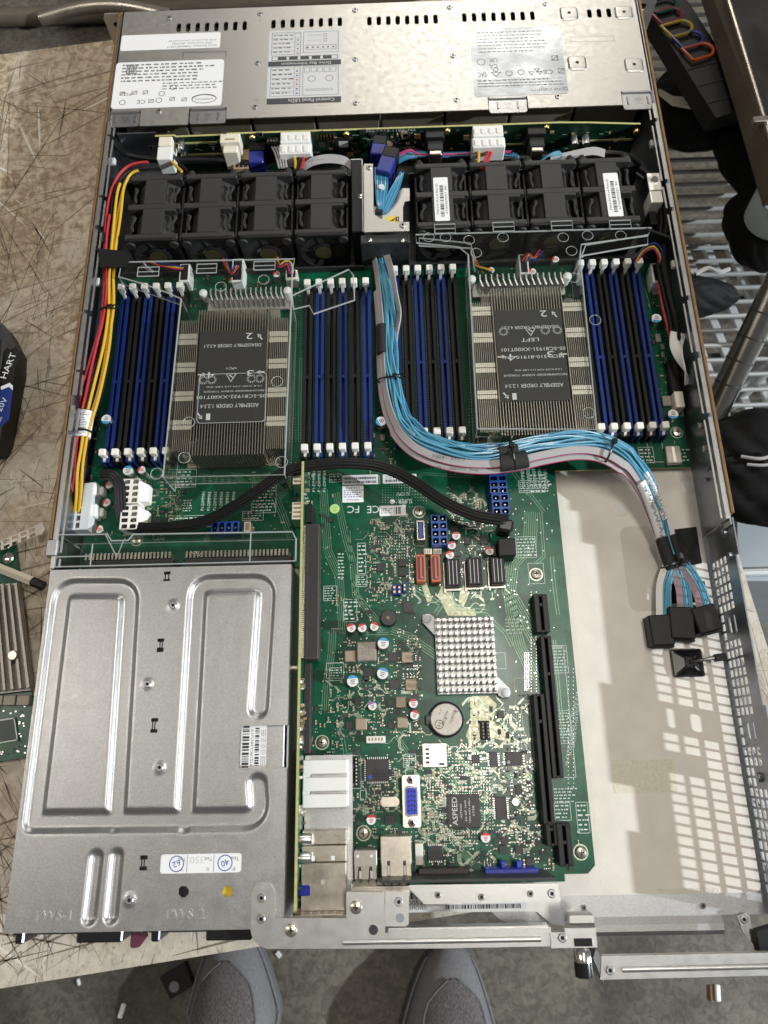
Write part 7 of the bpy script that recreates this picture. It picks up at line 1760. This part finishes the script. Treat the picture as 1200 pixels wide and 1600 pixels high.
# ================================================================== floor: shoes and litter
def shoe(px_toe, px_w, lab, flip):
    """trainer seen from above, toe towards the server"""
    z0 = FLOOR_Z; ctr, toe_y = px_w, px_toe
    tx, ty = P(ctr, toe_y, z0+35); s = thing('shoe', (tx, ty-140, z0), lab, 'shoe', None)
    def sect(v):   # half widths left / right and height along the shoe, v=0 toe .. 1 heel
        w = 12+44*min(1,(v/.30))**.55 if v < .30 else 56-9*math.sin(PI*min(1,(v-.30)/.55)) if v < .85 else 47-18*((v-.85)/.15)**2
        return w
    def body(scale, zl, rows=26, nose=0):
        vs = []; m_ = 17
        for i in range(rows):
            v = i/(rows-1); y = ty-290*v; w = sect(v)*scale; top = zl(v)
            cxo = tx+flip*(6*math.sin(PI*v)-4)
            for j in range(m_): a = PI*j/(m_-1); vs.append((cxo+w*math.cos(a)*(1 if True else 1), y, z0+top[0]+(top[1]-top[0])*math.sin(a)**.75))
        fs = [(i*m_+j, i*m_+j+1, (i+1)*m_+j+1, (i+1)*m_+j) for i in range(rows-1) for j in range(m_-1)]
        return vs, fs+[tuple(range(m_-1,-1,-1))]
    b = MB(); vs, fs = body(1.0, lambda v: (4, 26+6*math.sin(PI*v))); b.add(vs, fs, 0, True); b.build('sole', 'shoe_sole', s)
    b = MB(); vs, fs = body(.93, lambda v: (22, 34+34*min(1,v/.28)**.7+36*max(0,v-.25))); b.add(vs, fs, 0, True); b.build('toe_cap', 'shoe_synth', s)
    # knit panel over the instep, bounded by a curved seam
    b = MB(); vs = []; rows, m_ = 22, 13
    for i in range(rows):
        v = .10+.55*i/(rows-1); y = ty-290*v; hw = .74*min(1,((v-.10)/.09))**.5 if v > .10 else 0
        top = (22, 34+34*min(1,v/.28)**.7+36*max(0,v-.25)); w = sect(v)*.93; cxo = tx+flip*(6*math.sin(PI*v)-4)
        for j in range(m_):
            t = (j/(m_-1)*2-1)*hw - flip*.10; a = math.acos(max(-1,min(1,t))); vs.append((cxo+w*math.cos(a), y, z0+top[0]+(top[1]-top[0])*math.sin(a)**.75+1.6))
    b.add(vs, [(i*m_+j+1, i*m_+j, (i+1)*m_+j, (i+1)*m_+j+1) for i in range(rows-1) for j in range(m_-1)], 0, True); b.build('knit_upper', 'shoe_knit', s)
    # seam piping along the knit panel and stitched toe bumper
    for sg in (-1,1):
        pts = []
        for i in range(14):
            v = .105+.5*i/13; hw = .74*min(1,((v-.10)/.09))**.5; tp = (22, 34+34*min(1,v/.28)**.7+36*max(0,v-.25)); w = sect(v)*.93; cxo = tx+flip*(6*math.sin(PI*v)-4)
            t = sg*hw-flip*.10; a = math.acos(max(-1,min(1,t))); pts.append((cxo+w*math.cos(a), ty-290*v, z0+tp[0]+(tp[1]-tp[0])*math.sin(a)**.75+1.8))
        b = MB(); b.tube(pts, 1.3, 0, 6); b.build('seam', 'shoe_sole', s)
    pts = [(tx+flip*(6*math.sin(PI*v)-4)+sg*sect(v)*.97, ty-290*v, z0+27) for sg, vs_ in ((-1,[.5-.05*i for i in range(10)]),(1,[.05+.05*i for i in range(10)])) for v in vs_]
    b = MB(); b.tube(pts, 1.6, 0, 6); b.build('welt', 'shoe_synth', s)
    for k in range(4):
        y = ty-104-k*20; zz = z0+34+34+36*max(0,(ty-y)/290-.25)+3; b = MB(); b.tube(smooth_path([(tx-16,y,zz-3),(tx-4,y-4,zz+1),(tx+8,y-3,zz+.5),(tx+17,y,zz-3)],4), 2.6, 0, 7); b.build('lace', 'burgundy' if k == 0 else 'shoe_knit', s)
    return s
shoe(1452, 366, 'grey knitted trainer beside the small black box on the floor', 1)
shoe(1478, 697, 'grey knitted trainer under the middle of the rear bar', -1)
zf = FLOOR_Z
q = [P(x,y,zf+14) for x,y in ((250,1528),(288,1505),(302,1540),(266,1562))]; fb = thing('black_box', (q[0][0]+15, q[0][1], zf), 'small square black plastic box lying on the floor by a shoe', 'box')
b = MB(); b.prism(q, zf, zf+14); b.build('case', 'black_plastic', fb)
b = MB(); b.cyl(*P(272,1542,zf+14), zf+14, zf+14.4, 6, 0, 16); b.build('markings', 'ink_grey', fb)
for (x, y, w, l, rot, m, lab, nm) in ((191,1579,3,8,-.25,'paper','white paper scrap on the floor below the server corner','paper_scrap'),(1121,1551,3,9,-.1,'paper','white tube offcut on the floor below the steel handle','tube_offcut'),(435,1491,3,4,.8,'paper_grey','grey crumb on the floor between shoe and rear bracket','crumb'),(123,1534,2,4,.4,'paper_grey','pale chip lying on the dark floor under the worktop edge','chip_scrap')):
    c = P(x,y,zf); b = MB(); b.T = Matrix.Translation((*c,zf)) @ Matrix.Rotation(rot,4,'Z'); b.box(-w,w,-l,l,0,3,0,1.2); b.T = None; b.build(nm, m, None, lab, 'litter')
c = P(1116,1551,zf); b = MB(); b.T = Matrix.Translation((c[0]-5,c[1],zf)) @ Matrix.Rotation(-.1,4,'Z'); b.box(-1.4,2,-8.5,8.5,0,2.6,0,1); b.T = None; b.build('tube_offcut', 'rail_brown', None, 'brown strip beside the white tube offcut on the floor', 'litter')

# ================================================================== beyond the worktop on the right and at the top
# wire shelving, well below the worktop
ZS = -230.0
ws = thing('wire_shelf', (*P(1150,450,ZS), ZS), 'chrome wire shelf standing low beside the server', 'shelf')
xa = P(1020,200,ZS)[0]; ya = P(1100,735,ZS)[1]; yt = P(1100,-40,ZS)[1]
rod = MB(); rod.tube([(0,0,0),(760,0,0)], 2.6, 0, 8); RODM = rod.mesh('rod', 'rack_chrome', (0,0,0))[0]
n = 40
for k in range(n): put('rod', RODM, (xa-60, ya+(yt-ya)*k/(n-1), ZS), ws)
rod = MB(); rod.tube([(0,0,0),(0,yt-ya+30,0)], 3.4, 0, 8); RODY = rod.mesh('support_rod', 'rack_chrome', (0,0,0))[0]
for k in range(6): put('support_rod', RODY, (xa-40+k*150, ya-15, ZS-6), ws)
b = MB(); b.tube([(xa-60,ya-10,ZS+2),(xa+700,ya-10,ZS+2)], 4, 0, 8); b.build('front_rail', 'rack_chrome', ws); b = MB(); b.tube([(xa-60,ya-10,ZS-32),(xa+700,ya-10,ZS-32)], 4, 0, 8); b.build('front_rail', 'rack_chrome', ws)
zg = [(xa-60+k*38, ya-10) for k in range(20)]; b = MB(); b.tube([(x,y,ZS+2 if k % 2 else ZS-32) for k, (x,y) in enumerate(zg)], 2.2, 0, 6); b.build('zigzag', 'rack_chrome', ws)
b = MB(); 
for px, py in ((1175,590),):
    c = P(px,py,ZS-60); b.tube([(c[0],c[1],FLOOR_Z),(c[0],c[1],ZS+120)], 12.5, 0, 16)
b.build('post', 'rack_chrome', ws)
# white bars added in place of window reflections below the shelf wires
sd = thing('reflection_bars', (*P(1150,560,ZS-60), ZS-110), 'pale slatted rack deck glinting under the wire shelf', 'rack')
y0 = P(1150,745,ZS-90)[1]; y1 = P(1150,380,ZS-90)[1]; x0 = P(1060,560,ZS-90)[0]
for k in range(12):
    b = MB(); b.T = Matrix.Translation((x0+k*30, (y0+y1)/2, ZS-90)) @ Matrix.Rotation(math.radians(10),4,'Z'); b.box(-5.5,5.5,-(y1-y0)/2,(y1-y0)/2,-3,3,0,1.2); b.T = None; b.build('reflection_bar', 'reflection_white' if 'reflection_white' in MATS else (mat('reflection_white',(.75,.77,.78),.3,.4),'reflection_white')[1], sd)
for k in range(5): b = MB(); y = y0+(y1-y0)*k/4; b.box(x0-40,x0+360,y-4,y+4,ZS-100,ZS-94,0,1); b.build('cross_bar', 'steel_black', sd)
# diagonal chrome pole leaning on the shelf
dp = thing('chrome_pole', (*P(1140,600,-150), -200), 'ringed chrome pole leaning beside the right case wall', 'pole')
a = Vector((*P(1112,652,-150),-150)); c = Vector((*P(1222,430,-60),-60)); b = MB(); b.tube([a+(c-a)*t/8 for t in range(9)], 12.5, 0, 18); b.build('tube', 'chrome_dark', dp)
for t in (.25,.42,.58,.75): m_ = a+(c-a)*t; d = (c-a).normalized(); b = MB(); b.tube([m_-d*.8, m_+d*.8], 12.9, 0, 18); b.build('groove', 'steel_black', dp)
# black bags and a pale cap between shelf and bench
def lump(name, c, r, m, lab, cat, seed, amp=.18, parent=None):
    random.seed(seed); bm = bmesh.new(); bmesh.ops.create_icosphere(bm, subdivisions=5, radius=1); ph = [rnd()*6 for _ in range(8)]
    for v in bm.verts:
        p = v.co; f = 1+amp*(math.sin(3*p.x+ph[0])+math.sin(4*p.y+ph[1])+math.sin(3.5*p.z+ph[2]))/2; f += .07*abs(math.sin(7*p.x+4*p.y+2*math.sin(3*p.z+ph[3])+ph[4]))**.6+.05*abs(math.sin(9*p.y-5*p.z+2*math.sin(4*p.x+ph[5])+ph[6]))**.6; p *= f; p.x *= r[0]; p.y *= r[1]; p.z *= r[2]
    b = MB(); b.add([tuple(v.co+Vector(c)) for v in bm.verts], [tuple(x.index for x in f.verts) for f in bm.faces], 0, True); bm.free(); return b.build(name, m, parent, lab, cat)
c = P(1112,168,-150); lump('black_bag', (c[0]-6,c[1]+22,-165), (56,44,40), 'cloth_black', 'soft black bag lying on the wire shelf near the coloured rings', 'bag', 3)
c = P(1165,215,-140); lump('black_bag', (c[0]+34,c[1]+6,-160), (46,66,48), 'cloth_black', 'black bag heaped between the dark bench and the wire shelf', 'bag', 4)
c = P(1190,330,-130); lump('black_bag', (c[0]+26,c[1],-150), (44,44,38), 'cloth_black', 'round black pouch under the pale round lid', 'bag', 6)
c = P(1180,715,-140); lump('baseball_cap', (c[0]+22,c[1],-165), (76,46,40), 'cloth_black', 'black cap with a pale embroidered mark beside the case wall', 'cap', 8)
cp_ = [o for o in col.objects if o.name.startswith('baseball_cap')][0]
b = MB(); c = P(1190,712,-118); b.tube(smooth_path([(c[0]-16,c[1]+2,-123),(c[0],c[1]-2,-120),(c[0]+14,c[1]+3,-122)],4), 1.6, 0, 6); b.tube(smooth_path([(c[0]-12,c[1]-6,-123),(c[0]+2,c[1]-8,-121),(c[0]+16,c[1]-5,-123)],4), 1.4, 0, 6); b.build('embroidery', 'wire_grey', cp_)
c = P(1092,428,-110); lump('black_pouch', (c[0]+4,c[1],-150), (44,20,24), 'cloth_black', 'flat black pouch with a grey mark on the wire shelf', 'bag', 9, .1)
pu = [o for o in col.objects if o.name.startswith('black_pouch')][0]
b = MB(); c = P(1128,426,-125); b.tube(smooth_path([(c[0]-26,c[1],-126),(c[0]-14,c[1]+5,-124),(c[0]-4,c[1],-124),(c[0]+8,c[1]+4,-125)],4), 2.2, 0, 6); b.build('logo_mark', 'wire_grey', pu)
c = P(1198,300,-90); rl = thing('pale_lid', (c[0]+22,c[1],-130), 'pale blue round lid with a grey centre by the dark bench', 'lid'); b = MB(); b.lathe(c[0]+22,c[1],[(26,-130),(28,-104),(24,-98),(13,-96)],0,28); b.build('rim', 'pale_blue', rl); b = MB(); b.lathe(c[0]+22,c[1],[(12,-96),(12,-93),(9,-91)],0,20); b.build('knob', 'bin_grey', rl)
# pale strap and plastic sheets
b = MB(); b.prism([P(x,y,-128) for x,y in ((1030,138),(1052,150),(1100,152),(1108,172),(1052,162),(1032,146))], -131, -128); b.build('paper_strip', 'ivory', None, 'cream paper strip lying across the black bag', 'paper')
# grey bin at the right edge
bn = thing('grey_bin', (*P(1230,860,-330), FLOOR_Z), 'blue grey plastic bin standing below the right case wall', 'bin')
q = [P(x,y,-260) for x,y in ((1157,812),(1205,748),(1420,760),(1420,905),(1160,905))]; b = MB(); b.prism(q, FLOOR_Z, -275); b.prism([(x,y) for x,y in q], -274.9, -268); b.build('body', 'bin_grey', bn)
b = MB(); a = P(1163,892,-255); c = P(1420,885,-255); b.tube([(a[0],a[1],-262),(c[0],c[1],-262)], 4, 0, 8); b.build('rim', 'white_dull', bn); b = MB(); a = P(1155,812,-262); c = P(1420,808,-262); b.tube([(a[0],a[1],-266),(c[0],c[1],-266)], 1.6, 0, 8); b.build('seam', 'bench_edge', bn)
# strap with coloured D-shaped rings
rs = thing('ring_strap', (*P(1090,80,-70), -90), 'black strap carrying red, yellow, blue and orange rings', 'strap')
a = Vector((*P(1020,-30,-75),-75)); c = Vector((*P(1150,175,-75),-75)); d = (c-a).normalized(); nn = Vector((-d.y,d.x,0)).normalized()
b = MB(); b.add([tuple(a+nn*27+Vector((0,0,-16))),tuple(a-nn*27+Vector((0,0,-16))),tuple(c-nn*27+Vector((0,0,-16))),tuple(c+nn*27+Vector((0,0,-16))),tuple(a+nn*22),tuple(a-nn*22),tuple(c-nn*22),tuple(c+nn*22)], [(3,2,1,0),(4,5,6,7),(0,1,5,4),(1,2,6,5),(2,3,7,6),(3,0,4,7)]); b.build('band', 'black_plastic', rs)
for (x, y, m) in ((1035,8,'ring_teal'),(1042,25,'ring_red'),(1058,45,'ring_yellow'),(1075,62,'ring_blue'),(1091,81,'ring_orange')):
    o = Vector((*P(x,y,-72),-72)); ux = Vector((.94,.30,0)).normalized(); uy = Vector((-ux.y,ux.x,0)); pts = []
    for t in range(9): g = -PI/2+PI*t/8; pts.append(o+ux*(7+9*math.cos(g))+uy*9*math.sin(g))
    pts = [o-ux*13-uy*9+ux*3]+pts+[o-ux*13+uy*9-ux*1]; pts.append(pts[0]); b = MB(); b.tube(pts, 1.7, 0, 7); b.build('ring', m, rs)
for k in range(3):
    o = a+(c-a)*(.66+.12*k); b = MB(); b.tube([o-nn*20+Vector((0,0,.3)), o+nn*20+Vector((0,0,.3))], .7, 0, 5); b.build('stitch', 'charcoal', rs)
# dark bench at the top right
ZD = -40.0
dbn = thing('dark_bench', (*P(1250,60,ZD), FLOOR_Z), 'dark bench with a worn metal edge beside the server front', 'bench')
e0, e1 = Vector(P(1128,-30,ZD)), Vector(P(1222,280,ZD)); f0, f1 = Vector(P(1082,-25,ZD-30)), Vector(P(1185,290,ZD-30)); dd = (e1-e0).normalized(); out_ = Vector((e0.x+900, e0.y)); 
e0 = e0-dd*250; f0 = f0-dd*250
b = MB(); vs = [(e0.x,e0.y,ZD),(e1.x,e1.y,ZD),(e1.x+800,e1.y+160,ZD),(e0.x+800,e0.y+160,ZD)]; b.prism([(v[0],v[1]) for v in vs], ZD-34, ZD); b.build('top', 'bench_dark', dbn)
b = MB(); b.add([(e0.x,e0.y,ZD+.5),(e1.x,e1.y,ZD+.5),(f1.x,f1.y,ZD-30),(f0.x,f0.y,ZD-30),(e0.x,e0.y,ZD-36),(e1.x,e1.y,ZD-36)], [(0,1,2,3)[::-1],(3,2,5,4)[::-1],(0,3,4),(1,5,2)]); b.build('edge_strip', 'bench_edge', dbn)
b = MB(); b.tube([(e0.x,e0.y,ZD+.6),(e1.x,e1.y,ZD+.6)], 2.0, 0, 8); b.build('edge_bead', 'tin', dbn)
c = P(1186,187,ZD+3); b = MB(); b.T = Matrix.Translation((c[0]+10,c[1],ZD)) @ Matrix.Rotation(.05,4,'Z'); b.box(-16,26,-3.2,3.2,.2,5,0,.6); b.T = None; b.build('clip', 'tin', dbn)
for x, y in ((e0.x+500,e0.y+100),(e1.x+500,e1.y+140)): b = MB(); b.box(x-20,x+20,y-20,y+20,FLOOR_Z,ZD-34.2); b.build('leg', 'bench_edge', dbn)
# metal pipes on the floor beyond the worktop
fp_ = thing('floor_rail', (*P(180,15,-450), FLOOR_Z), 'grey metal rail on the floor behind the server front', 'rail')
a = P(-60,20,-500); c = P(700,-10,-500); b = MB(); b.tube([(a[0],a[1],-512),(c[0],c[1],-512)], 16, 0, 14); b.build('pipe', 'bench_edge', fp_); b = MB(); a = P(150,8,-470); b.tube(smooth_path([(a[0]-120,a[1]+10,-500),(a[0]-40,a[1]+30,-496),(a[0]+40,a[1]+30,-496),(a[0]+130,a[1]+6,-500)],5), 12, 0, 12); b.build('hoop', 'tin', fp_)
